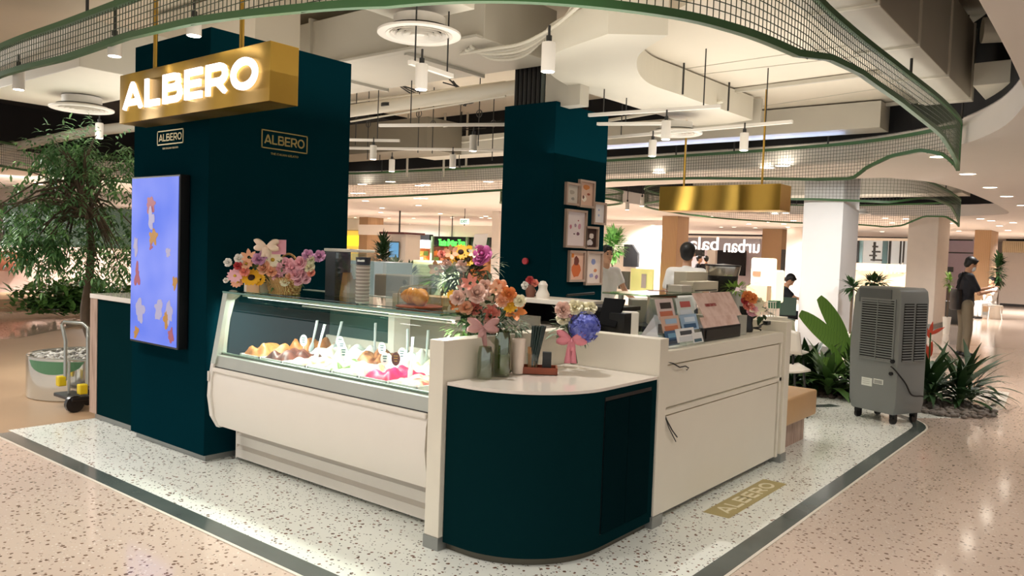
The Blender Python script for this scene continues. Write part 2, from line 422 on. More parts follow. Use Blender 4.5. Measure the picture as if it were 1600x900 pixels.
m_gold = M('brushed_gold', (204, 164, 78), 0.33, metal=1.0, bump=0.05, bscale=60)
_nt = m_gold.node_tree; _w = _nt.nodes.new('ShaderNodeTexWave'); _w.inputs['Scale'].default_value = 0.55; _w.inputs['Distortion'].default_value = 2.2; _tc = _nt.nodes.new('ShaderNodeTexCoord'); _b = _nt.nodes.new('ShaderNodeBump'); _b.inputs['Strength'].default_value = 0.5; _b.inputs['Distance'].default_value = 0.06
_nt.links.new(_tc.outputs['Object'], _w.inputs['Vector']); _nt.links.new(_w.outputs['Fac'], _b.inputs['Height']); _nt.links.new(_b.outputs['Normal'], _nt.nodes['Principled BSDF'].inputs['Normal'])
m_goldp = M('gold_print', (168, 150, 96), 0.4, metal=0.6)
m_wood = ramp_mat('oak_slats', 'wave', [(0.0, (150, 116, 82)), (0.5, (176, 144, 106)), (1.0, (162, 128, 92))], scale=(1, 1, 0.05), nscale=6, rough=0.5, dist=2)
m_stone = M('quartz_top', (232, 222, 210), 0.08, var=0.03, coat=0.3)
m_pinkw = ramp_mat('washed_wood', 'noise', [(0.3, (150, 122, 106)), (0.55, (188, 160, 142)), (0.8, (166, 138, 122))], scale=(8, 8, 1), nscale=3, rough=0.55)
m_whitem = M('white_metal', (228, 222, 212), 0.4, var=0.02)
m_darkm = M('dark_metal', (40, 40, 38), 0.45)
m_blackp = M('black_plastic', (18, 18, 20), 0.35)
m_glow = M('lamp_glow', (255, 250, 240), emit=(255, 244, 226), es=14)
m_white_pillar = M('white_pillar_paint', (226, 226, 226), 0.6, var=0.015)

# floors
f1 = MB().box((-60, -6, -0.1), (14, 60, 0)).build('floor', m_pink, origin=(0, 0, 0)); struct(f1, 'pink terrazzo mall floor with brown stone chips', 'floor')
tanp = [(-6.83, 2.27), (-6.9, 3.0), (-6.9, 9), (-12, 12), (-18, 9), (-14.5, 6.2), (-13, 4.6), (-12.6, 2.6), (-12.4, 2.27)]
f3 = MB().prism(tanp, 0.0, 0.002).build('floor', m_tan, origin=(0, 0, 0)); struct(f3, 'tan brown floor beside the column', 'floor')
# kiosk terrazzo: rounded corner at the front, runs back to the plant bed
def arcp(cx, cy, r, a0, a1, n=14): return [(cx+r*math.cos(a0+(a1-a0)*i/n), cy+r*math.sin(a0+(a1-a0)*i/n)) for i in range(n+1)]
IN = [(-6.82, 2.36)]+arcp(-2.72, 3.46, 1.10, -PI/2, 0)+[(-1.62, 8.0)]+arcp(-2.3, 8.2, 0.68, 0.0, 1.25, 8)
OUT = [(-6.82, 2.245)]+arcp(-2.72, 3.46, 1.215, -PI/2, 0)+[(-1.505, 8.0)]+arcp(-2.3, 8.2, 0.795, 0.0, 1.25, 8)
OUT2 = [(-6.82, 2.228)]+arcp(-2.72, 3.46, 1.232, -PI/2, 0)+[(-1.488, 8.0)]+arcp(-2.3, 8.2, 0.812, 0.0, 1.25, 8)
f2 = MB().prism(IN+[(-2.4, 10.2), (-6.9, 10.2), (-6.9, 2.36)], 0.0, 0.004).build('floor', m_white, origin=(0, 0, 0)); struct(f2, 'white terrazzo kiosk floor with dark chips', 'floor')
wing = MB().prism([(-2.09, 8.97), (-1.75, 8.75), (-1.35, 9.2), (-1.1, 10.2), (-1.2, 11.6), (-3.4, 11.6), (-3.4, 9.4)], 0.0, 0.0035).build('floor', m_white, origin=(0, 0, 0)); struct(wing, 'white terrazzo around the plant bed', 'floor')
def strip(inner, outer, z0, z1):
    m = MB()
    for i in range(len(inner)-1):
        a, b, c, d = inner[i], inner[i+1], outer[i+1], outer[i]
        m.add([(*p, z) for z in (z0, z1) for p in (a, b, c, d)], [(4, 5, 6, 7), (0, 1, 5, 4), (2, 3, 7, 6)])
    return m
o = strip(IN, OUT, 0, 0.005).build('trim_1', m_band, origin=(0, 0, 0)); struct(o, 'dark stone border band around the kiosk floor', 'trim')
o = strip(OUT, OUT2, 0, 0.005).build('trim_2', m_line, origin=(0, 0, 0)); struct(o, 'pale line outside the dark border band', 'trim')
o = strip(arcp(-3.15, 9.1, 0.62, -0.35, -2.2, 12), arcp(-3.15, 9.1, 0.75, -0.35, -2.2, 12), 0.0, 0.006).build('trim_3', m_band, origin=(0, 0, 0)); struct(o, 'curved dark border piece by the plant bed', 'trim')

# soffit ceiling at 2.8 m with the two ring-shaped openings cut out
H1 = [(-0.68, -2), (-0.66, 3.6), (-0.70, 6.4), (-0.82, 7.4), (-1.15, 8.5), (-1.75, 9.5), (-2.8, 10.2), (-4.2, 10.45), (-6.5, 10.6), (-10, 10.7), (-13.0, 10.6), (-16, 8.6), (-16.2, 5), (-14.8, 2), (-14, -2)]
H2 = [(-3.6, 12.25), (-2.75, 12.6), (-2.4, 13.8), (-2.3, 16), (-2.3, 19), (-2.5, 21.2), (-3.6, 21.9), (-5.5, 21.6), (-8.5, 20.5), (-9.6, 18), (-9.4, 14.6), (-7.8, 12.6)]
def soffit():
    cu = bpy.data.curves.new('s', 'CURVE'); cu.dimensions = '2D'; cu.fill_mode = 'BOTH'; cu.extrude = 0.14
    for poly in ([(-60, -2.001), (14, -2.001), (14, 60), (-60, 60)], catm2(H1, True), catm2(H2)):
        sp = cu.splines.new('POLY'); sp.points.add(len(poly)-1); sp.use_cyclic_u = True
        for p, q in zip(sp.points, poly): p.co = (q[0], q[1], 0, 1)
    ob = bpy.data.objects.new('s', cu); COL.objects.link(ob)
    me = bpy.data.meshes.new_from_object(ob.evaluated_get(bpy.context.evaluated_depsgraph_get()))
    bpy.data.objects.remove(ob); me.materials.clear(); me.materials.append(m_soffit)
    o = bpy.data.objects.new('ceiling', me); COL.objects.link(o); o.location = (0, 0, 2.94); return o
def catm2(P, openend=False):
    pts = [Vector((p[0], p[1], 0)) for p in P]
    if openend: q = catmull(pts, 5)
    else: q = catmull(pts, 5, True)
    return [(p.x, p.y) for p in q]
struct(soffit(), 'smooth beige dropped ceiling with ring openings', 'ceiling')
o = MB().box((-11, -4, 4.0), (1, 13, 4.1)).build('ceiling', m_slab); struct(o, 'raw painted concrete slab above the kiosk', 'ceiling')
o = MB().box((-20, -4, 4.0), (-11.0, 4.6, 4.1)).build('ceiling', m_slab); struct(o, 'raw slab over the left aisle', 'ceiling')
o = MB().box((-20, 4.6, 3.9), (-11.0, 13, 4.02)).build('ceiling', m_black); struct(o, 'black painted void over the tree', 'ceiling')
o = MB().box((-12, 13.0, 4.0), (0, 24, 4.15)).build('ceiling', m_black); struct(o, 'black painted void over the far opening', 'ceiling')
# walls closing the hall far away
for nm, a, b, lb in (('wall_back', (-60, 44, 0), (14, 44.3, 3), 'far beige wall'), ('wall_left', (-46, -6, 0), (-45.7, 44, 3), 'far left wall'), ('wall_right', (6, 10, 0), (6.3, 44, 3), 'right side wall')):
    o = MB().box(a, b).build(nm, m_beige_wall); struct(o, lb, 'wall')
# upstand of the openings above the soffit (dark)
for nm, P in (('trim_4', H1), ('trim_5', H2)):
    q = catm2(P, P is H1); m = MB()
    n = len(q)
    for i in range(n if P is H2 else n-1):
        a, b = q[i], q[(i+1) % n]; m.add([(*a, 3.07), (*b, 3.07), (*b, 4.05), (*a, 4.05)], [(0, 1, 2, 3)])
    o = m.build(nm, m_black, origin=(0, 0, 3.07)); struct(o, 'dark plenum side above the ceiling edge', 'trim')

# ================================================================ GREEN MESH RINGS
def mesh_ring(label, path, closed, dz=0.04, ds=0.04, wr=0.0019, rail=(0.018, 0.026), group=None, hang=()):
    """path: (x, y, ztop, zbottom) control points of the ribbon in plan"""
    P3 = catmull([Vector((p[0], p[1], 0)) for p in path], 12, closed); n12 = 12
    N = len(path); P = []
    for i, p in enumerate(P3):
        a = i//n12; t = (i % n12)/n12; q0 = path[a % N]; q1 = path[(a+1) % N] if (closed or a+1 < N) else path[-1]
        P.append((p.x, p.y, q0[2]+(q1[2]-q0[2])*t, q0[3]+(q1[3]-q0[3])*t))
    if closed: P.append(P[0])
    # even spacing
    S = [0]
    for a, b in zip(P, P[1:]): S.append(S[-1]+math.hypot(a[0]-b[0], a[1]-b[1]))
    def samp(s):
        lo, hi = 0, len(S)-1
        while hi-lo > 1:
            m_ = (lo+hi)//2
            if S[m_] <= s: lo = m_
            else: hi = m_
        t = (s-S[lo])/max(1e-9, S[hi]-S[lo]); a, b = P[lo], P[hi]
        return [a[k]+(b[k]-a[k])*t for k in range(4)]
    T = S[-1]; K = int(T/ds); Q = [samp(T*i/K) for i in range(K+1)]
    c = thing('mesh_ring_canopy', label, 'hanging mesh', (P[0][0], P[0][1], P[0][3]), group)
    for nm, zi in (('top_rail', 2), ('bottom_rail', 3)):
        m = MB(); w, h = rail; vs = []; fs = []
        for i in range(0, K+1, 2):
            a = Vector(Q[max(i-1, 0)][:2]); b = Vector(Q[min(i+1, K)][:2]); d = (b-a).normalized(); nn = Vector((-d.y, d.x))*w
            x, y, z = Q[i][0], Q[i][1], Q[i][zi]
            z = z-h if zi == 2 else z
            vs += [(x-nn.x, y-nn.y, z), (x+nn.x, y+nn.y, z), (x+nn.x, y+nn.y, z+h*1.4), (x-nn.x, y-nn.y, z+h*1.4)]
        k = len(vs)//4
        for i in range(k-1):
            a = 4*i
            for j in range(4): fs.append((a+j, a+(j+1) % 4, a+4+(j+1) % 4, a+4+j))
        fs += [(0, 1, 2, 3), (4*k-1, 4*k-2, 4*k-3, 4*k-4)]
        m.add(vs, fs).build(nm, m_green, c)
    m = MB()
    for q in Q[::1]:
        m.obox((q[0], q[1], (q[2]+q[3])/2), (wr*2, 0, 0), (0, wr*2, 0), (0, 0, q[2]-q[3]))
    zt = max(q[2] for q in Q); zb = min(q[3] for q in Q); z = zt-dz
    while z > zb:
        for a, b in zip(Q, Q[1:]):
            if z < a[2] and z > min(a[3], b[3]) and z > (a[3]+b[3])/2-0.01:
                A, B = Vector((a[0], a[1], z)), Vector((b[0], b[1], z)); d = B-A; nn = Vector((-d.y, d.x, 0)).normalized()*wr
                m.add([A-nn-Vector((0, 0, wr)), A+nn-Vector((0, 0, wr)), A+nn+Vector((0, 0, wr)), A-nn+Vector((0, 0, wr)), B-nn-Vector((0, 0, wr)), B+nn-Vector((0, 0, wr)), B+nn+Vector((0, 0, wr)), B-nn+Vector((0, 0, wr))],
                      [(0, 1, 5, 4), (1, 2, 6, 5), (2, 3, 7, 6), (3, 0, 4, 7)])
        z -= dz
    m.build('wire_mesh', m_wire, c)
    q = P[0]
    if closed: MB().box((q[0]-0.015, q[1]-0.015, q[3]), (q[0]+0.015, q[1]+0.015, q[2])).build('corner_post', m_green, c)
    for (x, y, z) in hang:
        MB().tube([(x, y, z), (x, y, 4.0)], 0.011, 6).build('hanger_rod', m_darkm, c)
    return c
ring1 = [(-1.50, 9.05, 3.0, 2.52), (-1.44, 7.84, 3.0, 2.69), (-1.46, 6.42, 3.0, 2.745), (-1.48, 5.39, 3.0, 2.76), (-1.48, 4.75, 3.0, 2.72), (-1.47, 4.18, 3.0, 2.62), (-1.55, 3.48, 3.0, 2.60),
         (-1.76, 3.03, 3.0, 2.60), (-2.14, 2.62, 3.0, 2.60), (-2.66, 2.38, 3.0, 2.60), (-3.4, 2.29, 3.0, 2.66), (-4.1, 2.29, 3.0, 2.72), (-4.9, 2.31, 3.0, 2.755), (-5.8, 2.32, 3.0, 2.74), (-7.0, 2.33, 3.0, 2.76),
         (-9, 2.5, 3.0, 2.74), (-12, 3.1, 3.0, 2.66), (-14.2, 4.7, 3.0, 2.6), (-14.6, 6.6, 3.0, 2.55), (-14.0, 9, 3.0, 2.5), (-12.7, 10.25, 3.0, 2.48), (-10.5, 10.45, 3.0, 2.52), (-8.6, 10.45, 3.0, 2.57), (-6.4, 10.4, 3.0, 2.67),
         (-5.0, 10.3, 3.0, 2.65), (-3.9, 10.2, 3.0, 2.60), (-3.2, 10.08, 3.0, 2.56), (-2.78, 9.98, 3.0, 2.55), (-2.6, 9.9, 3.0, 2.66), (-2.3, 9.75, 3.0, 2.77), (-1.95, 9.5, 3.0, 2.79), (-1.68, 9.25, 3.0, 2.70)]
mesh_ring('large green wire mesh ring canopy hanging over the ice cream kiosk', ring1, True,
          hang=[(-9.3, 2.55, 3), (-8.6, 2.48, 3), (-5.45, 2.31, 3), (-3.6, 2.29, 3), (-1.45, 6.6, 3), (-6.9, 10.4, 3), (-5.3, 10.33, 3), (-4.4, 10.26, 3), (-3.1, 10.05, 3), (-1.45, 8.8, 3), (-14.3, 7.2, 3), (-11.6, 10.4, 3), (-9.6, 10.45, 3), (-12, 3.1, 3)])
ring2 = [(-3.15, 19.5, 3.0, 2.42), (-2.98, 17.5, 3.0, 2.72), (-2.92, 15.6, 3.0, 2.72), (-2.98, 14.6, 3.0, 2.66), (-3.35, 14.1, 3.0, 2.56), (-4.4, 13.75, 3.0, 2.6), (-5.5, 13.5, 3.0, 2.6), (-7, 13.7, 3.0, 2.62), (-8.4, 15, 3.0, 2.62), (-8.8, 17, 3.0, 2.6), (-8.3, 19, 3.0, 2.55),
         (-7, 20.4, 3.0, 2.52), (-5.6, 20.7, 3.0, 2.5), (-4.9, 20.6, 3.0, 2.44), (-4.5, 20.5, 3.0, 2.47), (-4.0, 20.3, 3.0, 2.68), (-3.5, 20.0, 3.0, 2.66)]
mesh_ring('second green wire mesh ring canopy hanging around the white pillar farther back', ring2, True, 0.055, 0.055, 0.002, hang=[(-3.0, 17, 3), (-5.5, 13.5, 3), (-7, 20.4, 3), (-3.7, 13.95, 3)])
ring3 = [(-10.4, 12.6, 2.86, 2.52), (-9.6, 12.3, 2.86, 2.56), (-8.7, 12.4, 2.86, 2.60), (-8.2, 13.2, 2.86, 2.62), (-8.6, 14.4, 2.86, 2.62), (-9.6, 14.8, 2.86, 2.6), (-10.4, 14.0, 2.86, 2.55)]
mesh_ring('small green mesh drum hanging left of the middle teal column', ring3, True, 0.05, 0.05, 0.002)

# ================================================================ OVERHEAD SERVICES
# big rectangular duct running over the kiosk
def duct(name, label, segs, mat=None, cat='duct', seams=()):
    c = thing(name, label, cat, segs[0][0])
    m = MB()
    for a, b in segs: m.box(a, b)
    m.build('duct_body', mat or m_duct, c, bev=0.006)
    for (a, b) in seams: MB().box(a, b).build('seam_flange', m_ductgrey, c)
    return c
duct('air_duct', 'long grey rectangular duct behind the round ceiling diffuser', [((-9.2, 5.15, 3.36), (-4.5, 6.2, 3.86))], m_ductgrey,
     seams=[((x, 5.12, 3.33), (x+0.035, 6.23, 3.89)) for x in (-8.4, -6.9, -5.45)])
duct('air_duct', 'duct stub dropping to the round white diffuser', [((-4.6, 3.75, 3.3), (-3.9, 4.35, 3.98))], m_duct)
# curved branch duct with a grey cheek and white underside
c = thing('curved_air_duct', 'curved white duct sweeping over the middle teal column', 'duct', (-3.9, 6.0, 2.95))
poly = catmull([Vector(p) for p in [(-3.1, 4.9, 0), (-3.95, 5.3, 0), (-4.35, 6.2, 0), (-4.35, 7.2, 0), (-4.30, 9.0, 0)]], 8)
poly2 = catmull([Vector(p) for p in [(-2.75, 5.15, 0), (-3.25, 5.6, 0), (-3.62, 6.4, 0), (-3.62, 7.2, 0), (-3.55, 8.75, 0)]], 8)
m = MB(); n = len(poly)
for i in range(n-1):
    zb = [3.14+0*(1-j/(n-1)) for j in (i, i+1)]
    a, b, e, d = poly[i], poly[i+1], poly2[i+1], poly2[i]
    m.add([(a.x, a.y, zb[0]), (b.x, b.y, zb[1]), (e.x, e.y, zb[1]), (d.x, d.y, zb[0]), (a.x, a.y, 3.4), (b.x, b.y, 3.4), (e.x, e.y, 3.4), (d.x, d.y, 3.4)], [(0, 1, 2, 3), (4, 7, 6, 5), (0, 4, 5, 1), (3, 2, 6, 7)]+([(0, 3, 7, 4)] if i == 0 else [])+([(1, 5, 6, 2)] if i == n-2 else []))
m.build('duct_body', m_duct, c)
MB().box((-4.33, 8.86, 3.10), (-3.5, 8.9, 3.40)).build('end_flange', m_ductgrey, c)
MB().tube([(-3.55, 7.0, 3.12), (-3.55, 7.0, 4.0)], 0.01, 6).build('hanger_rod', m_darkm, c)
MB().tube([(-3.52, 8.0, 3.12), (-3.52, 8.0, 4.0)], 0.01, 6).build('hanger_rod', m_darkm, c)
# wide flat plenum duct, seams across it
c = thing('plenum_duct', 'wide flat white plenum panel with seam lines above the counter', 'duct', (-2.2, 5, 3.42))
wp = [onz(930, 66, 3.42), onz(1000, 45, 3.42), onz(1200, -60, 3.42), onz(1420, 60, 3.42), onz(1500, 172, 3.42), onz(1495, 212, 3.42), onz(1312, 213, 3.42), onz(1148, 182, 3.42), onz(1080, 152, 3.42), onz(1052, 128, 3.42), onz(1012, 88, 3.42)]
MB().prism([(p.x, p.y) for p in wp], 3.42, 3.6).build('panel', m_slab, c)
for (pa, pb) in (((1085, 150), (1465, 102)), ((1115, 196), (1500, 150))):
    a, b = onz(*pa, 3.39), onz(*pb, 3.39); d = (b-a); MB().obox((a+b)/2, d, Vector((-d.y, d.x, 0)).normalized()*0.045, (0, 0, 0.04)).build('support_channel', m_ductgrey, c)
for (pa, pb) in (((1050, 110), (1330, 70)), ((1060, 120), (1360, 85)), ((1150, 172), (1440, 128)), ((1230, 196), (1480, 168))):
    a, b = onz(*pa, 3.42), onz(*pb, 3.42); d = (b-a); MB().obox((a+b)/2, d, Vector((-d.y, d.x, 0)).normalized()*0.008, (0, 0, 0.012)).build('seam', m_ductgrey, c)
# right hand duct beside the soffit edge
c = thing('air_duct', 'grey rectangular duct with flanges beside the right ceiling edge', 'duct', (-1.2, 6, 3.1))
MB().box((-1.75, 3.0, 3.12), (-1.33, 8.6, 3.8)).build('duct_body', m_ductgrey, c, bev=0.005)
for y in (4.0, 5.1, 6.2, 7.3, 8.4): MB().box((-1.765, y, 3.105), (-1.315, y+0.03, 3.81)).build('seam_flange', m_duct, c)
duct('air_duct', 'short duct elbow under the black gap at right', [((-1.3, 8.95, 3.15), (-0.9, 9.9, 3.4)), ((-1.25, 8.0, 3.15), (-0.9, 8.95, 3.35))], m_duct)
MBp = MB().tube([(-1.2, 7.97, 3.62), (0.8, 8.6, 3.62)], 0.11, 16)
tag(MBp.build('ceiling_pipe', m_duct, smooth=True), 'thick painted pipe crossing the black gap at upper right', 'pipe')
tag(MB().tube([(-1.25, 6.1, 3.88), (0.6, 7.4, 3.88)], 0.06, 12).build('ceiling_pipe', m_duct, smooth=True), 'thinner pipe at the very top right beside the ceiling edge', 'pipe')
# left duct box and diffuser
duct('air_duct', 'square white duct box above the tree at upper left', [((-9.6, 2.95, 2.98), (-7.1, 3.9, 3.4))], m_duct)
tag(MB().box((-8.6, 4.3, 3.3), (-6.6, 4.8, 3.95)).build('air_duct', m_slab), 'plain beige duct face between the gold sign and the long duct', 'duct')
def diffuser(label, x, y, z, r, rings=4):
    c = thing('ceiling_diffuser', label, 'diffuser', (x, y, z), 'round ceiling diffusers')
    MB().lathe([(r*0.62, z+0.13), (r*0.62, z+0.02), (r*0.8, z-0.0)], (x, y, 0), 40, cap=False).build('collar', m_whitem, c, smooth=True)
    MB().lathe([(r, z+0.02), (r, z+0.005), (r*0.97, z), (r*0.78, z+0.004), (r*0.76, z+0.03), (r*0.8, z+0.04)], (x, y, 0), 48, cap=False).build('outer_ring', m_whitem, c, smooth=True)
    for k in range(rings):
        rr = r*(0.70-0.155*k)
        MB().lathe([(rr, z-0.0-0.002*k), (rr-0.012, z+0.02), (rr-0.045*r/0.3, z+0.045), (rr-0.05*r/0.3, z+0.04), (rr-0.022, z+0.008)], (x, y, 0), 40, cap=False).build('vane_ring', m_whitem, c, smooth=True)
    MB().lathe([(0.001, z), (r*0.12, z+0.005), (r*0.14, z+0.02)], (x, y, 0), 24, cap=False).build('centre_cap', m_whitem, c, smooth=True)
    MB().lathe([(0.001, z+0.05), (r*0.78, z+0.05)], (x, y, 0), 24, cap=False).build('dark_throat', m_blackp, c)
    return c
p = onz(655, 56, 3.1); diffuser('large round white slotted diffuser above the kiosk, nearest to the viewer', p.x, p.y, 3.1, 0.305)
p = onz(1056, 210, 2.92); diffuser('round white diffuser right of the middle teal column', p.x, p.y, 2.92, 0.29)
p = onz(128, 172, 2.84); diffuser('round white diffuser under the square duct box over the tree', p.x, p.y, 2.84, 0.30)
p = onz(1340, 335, 2.72); diffuser('small far diffuser between the two white pillars', p.x, p.y, 2.72, 0.3)
# pipes
tag(MB().tube([(-11.5, 7.3, 3.42), (-5.75, 7.1, 3.42), (-4.4, 7.0, 3.42)], 0.085, 16).build('ceiling_pipe', m_duct, smooth=True), 'long horizontal painted pipe between the two teal columns', 'pipe')
tag(MB().tube([(-16, 5.2, 3.0), (-11.5, 4.9, 3.0), (-8.3, 5.1, 3.0)], 0.07, 14).build('ceiling_pipe', m_duct, smooth=True), 'beige pipe crossing the black void above the tree', 'pipe')
tag(MB().tube([(-12.5, 8.3, 3.6), (-5.5, 7.6, 3.62)], 0.03, 10).build('ceiling_pipe', m_duct, smooth=True), 'slim pipe running just above the long horizontal pipe', 'pipe')
for (px, label) in ((693, 'upright thin pipe drop left of the second track rail'), (728, 'upright thin pipe drop beside the hanging spotlight'), (636, 'upright thin pipe drop near the middle')):
    a = onz(px, 268, 2.95); tag(MB().tube([(a.x, a.y, 2.85), (a.x, a.y, 4.0)], 0.02, 8).build('pipe_drop', m_duct, smooth=True), label, 'pipe')
# clamps on the long pipe
for px, cl in ((735, 'dark ring clamp on the long pipe, middle one'), (792, 'dark ring clamp on the long pipe nearest the middle teal column'), (612, 'dark ring clamp on the long pipe, leftmost')): 
    a = onz(px, 150, 3.42); y = 7.2; x = a.x*y/a.y
    tag(MB().lathe([(0.10, -0.02), (0.10, 0.02)], (0, 0, 0), 16).build('pipe_clamp', m_darkm), cl, 'clamp', 'pipe clamps').location = (x, y-0.05, 3.40)
# corrugated cable bundle
c = thing('cable_bundle', 'bundle of corrugated grey conduits sagging beside the round diffuser', 'cables', (-3.6, 4.4, 3.2))
for k in range(5):
    dz = 0.028*k; pts = [onz(735-k*4, 72+k*3, 3.35-dz*0.2), onz(770, 92-k*4, 3.3), onz(815, 88-k*5, 3.3), onz(850+k*3, 60-k*4, 3.35), onz(885+k*5, 25-k*4, 3.4), onz(905+k*6, -10, 3.5)]
    pp_ = catmull(pts, 14)
    MB().tube(pp_, [0.014+0.002*(i % 2) for i in range(len(pp_))], 8).build('conduit', m_ductgrey if k % 2 else m_duct, c, smooth=True)
# black risers above column 2
c = thing('riser_bundle', 'black vertical conduits rising from the top of the middle teal column', 'conduits', (-4.75, 6.3, 2.95))
for k in range(7): MB().tube([(-5.0+0.055*k, 6.25, 2.95), (-5.0+0.055*k, 6.25, 3.45), (-5.02+0.055*k, 6.4, 3.9)], 0.024, 10).build('conduit', m_blackp if k < 6 else m_band, c, smooth=True)
MB().box((-4.6, 6.2, 2.95), (-4.2, 6.35, 3.6)).build('riser_box', m_ductgrey, c)
# small cable loops and wiring on the slab
def wires(label, pts, r=0.008, n=3, jit=0.08, mat=None):
    c = thing('ceiling_wiring', label, 'wiring', pts[0])
    for k in range(n):
        P_ = catmull([Vector(p)+Vector((R.uniform(-jit, jit), R.uniform(-jit, jit), R.uniform(-jit, jit)*0.5)) for p in pts], 8)
        MB().tube(P_, r, 6).build('wire', mat or m_darkm, c, smooth=True)
    return c
wires('tangle of dark wires on the white slab left of the pipe', [onz(620, 128, 3.9), onz(640, 140, 3.85), onz(665, 150, 3.8), onz(690, 152, 3.9)], 0.01, 4)
wires('loose dark wires hanging above the long pipe', [onz(700, 128, 3.9), onz(720, 140, 3.8), onz(730, 158, 3.6), onz(722, 165, 3.5)], 0.01, 4)
wires('thin wiring strung through the dark gap between the columns', [onz(560, 205, 3.6), onz(620, 212, 3.5), onz(700, 205, 3.6), onz(785, 195, 3.6)], 0.01, 4, 0.2)
wires('low thin wiring strung beneath the pipes', [onz(560, 235, 3.4), onz(640, 228, 3.3), onz(690, 238, 3.4), onz(785, 222, 3.4)], 0.008, 4, 0.25, m_duct)
wires('coiled cable hanging in the gap beside the curved duct', [onz(958, 92, 3.5), onz(975, 85, 3.4), onz(982, 105, 3.3), onz(972, 108, 3.3), onz(968, 96, 3.35)], 0.012, 2, 0.03)
wires('black cable loop over the branch duct end', [onz(1055, 128, 3.4), onz(1058, 162, 3.2), onz(1075, 168, 3.2), onz(1115, 160, 3.25)], 0.012, 1, 0.01)
for (px, py, z, lb) in ((1035, 25, 3.42, 'thin steel rod in front of the wide plenum'), (1190, 200, 3.0, 'steel hanger rod behind the track spotlight')):
    pass
# grey beams seen in the dark gaps
tag(MB().box((-9.8, 9.6, 3.1), (-2.4, 10.0, 3.4)).build('steel_beam', m_ductgrey), 'grey beam running behind the far side of the mesh ring', 'beam')
tag(MB().box((-15, 8.8, 3.1), (-8.8, 9.6, 3.6)).build('steel_beam', M('dark_beam', (120, 112, 96), 0.8)), 'dull beam in the dark gap between the teal columns', 'beam')
tag(MB().box((-8.5, 17.5, 3.0), (-2.8, 18.4, 3.35)).build('air_duct', m_ductgrey), 'far grey duct seen through the second mesh ring', 'duct')
tag(MB().box((-2.9, 13.2, 3.15), (-2.5, 20.5, 3.4)).build('air_duct', m_ductgrey), 'far duct running along the second opening edge', 'duct')

# track rails + cylinder spotlights
def rail(label, a, b, drop=True):
    c = thing('track_rail', label, 'rail', a, 'white lighting track rails'); a, b = Vector(a), Vector(b); d = b-a
    MB().obox((a+b)/2, d, Vector((-d.y, d.x, 0)).normalized()*0.035, (0, 0, 0.03)).build('channel', m_whitem, c)
    for t in (0.12, 0.88):
        q = a+d*t; MB().tube([q, (q.x, q.y, 3.98)], 0.006, 6).build('suspension_rod', m_darkm, c)
def cylspot(label, px, py, z, lit=True, h=0.17, r=0.042, power=25, off=(0, 0)):
    """px,py = the lamp mouth in the photo frame, z its height"""
    p = onz(px, py, z); c = thing('track_spotlight', label, 'spotlight', (p.x, p.y, z), 'white cylinder spotlights')
    MB().lathe([(r, z), (r, z+h*0.96), (r*0.94, z+h), (r*0.3, z+h)], (p.x, p.y, 0), 24).build('housing', m_whitem, c, smooth=True)
    MB().lathe([(r*0.86, z-0.002), (r*0.86, z+0.004)], (p.x, p.y, 0), 24).build('lens', m_glow, c)
    MB().lathe([(r*0.42, z+h), (r*0.42, z+h+0.04)], (p.x, p.y, 0), 16).build('swivel', m_darkm, c)
    MB().tube([(p.x, p.y, z+h+0.03), (p.x, p.y, z+h+0.10 if lit else 3.98)], 0.008, 6).build('stem', m_darkm, c)
    if lit: spot('track_light', (p.x, p.y, z-0.015), power*KEY, 100, 0.9, aim=(p.x+off[0], p.y+off[1], 0), rad=0.03)
    return p
L1 = cylspot('cylinder spotlight left of centre below the large duct', 658, 140, 2.62, power=45)
L2 = cylspot('nearest cylinder spotlight, above the middle teal column', 856, 112, 2.62, power=55)
L3 = cylspot('cylinder spotlight in front of the round diffuser right of the middle column', 1040, 218, 2.62, power=40)
L4 = cylspot('cylinder spotlight above the gold box sign on the right', 1162, 235, 2.62, power=40)
L5 = cylspot('cylinder spotlight low beside the middle column, right side', 1019, 244, 2.62, power=30)
L6 = cylspot('tilted cylinder spotlight on the upper rail left of the middle column', 739, 236, 2.62, power=40)
L7 = cylspot('cylinder spotlight under the lower rail left of the middle column', 707, 262, 2.62, power=30)
L8 = cylspot('small cylinder spotlight just above the far mesh, left', 612, 268, 2.62, power=25)
L9 = cylspot('cylinder spotlight hanging right of the front teal column', 583, 249, 2.62, power=30)
L10 = cylspot('cylinder spotlight under the mesh ring at the far left', 29, 140, 2.66, power=45)
L11 = cylspot('cylinder spotlight glowing above the tree', 155, 216, 2.66, power=60)
L12 = cylspot('spotlight tucked under the mesh ring left of the gold sign', 179, 88, 2.70, h=0.12, lit=False)
L13 = cylspot('spotlight tucked under the mesh ring above the gold sign', 303, 56, 2.74, h=0.10, lit=False)
for k, (px, py) in enumerate(((938, 308), (980, 328), (1003, 322))):
    cylspot(('far spotlight in the gap beside the middle column', 'far spotlight left of the gold box, lower', 'far spotlight left of the gold box, upper')[k], px, py, 2.5, lit=False)
rail('white track rail above the tilted spotlight', (L6.x-0.9, L6.y-0.55, 2.88), (L6.x+1.9, L6.y+0.7, 2.88))
rail('white track rail under the dark gap', (L7.x-2.2, L7.y-1.2, 2.86), (L7.x+1.6, L7.y+0.9, 2.86))
rail('white track rail ending right of the front column', (L9.x-1.8, L9.y-1.0, 2.86), (L9.x+0.25, L9.y+0.2, 2.86))
rail('white track rail under the curved duct', onz(920, 180, 2.9), onz(1126, 166, 2.9))
rail('long white track rail right of the middle column', onz(940, 216, 2.88), onz(1238, 190, 2.88))
rail('short track rail over the left of centre spotlight', onz(640, 97, 2.84), onz(706, 119, 2.84))

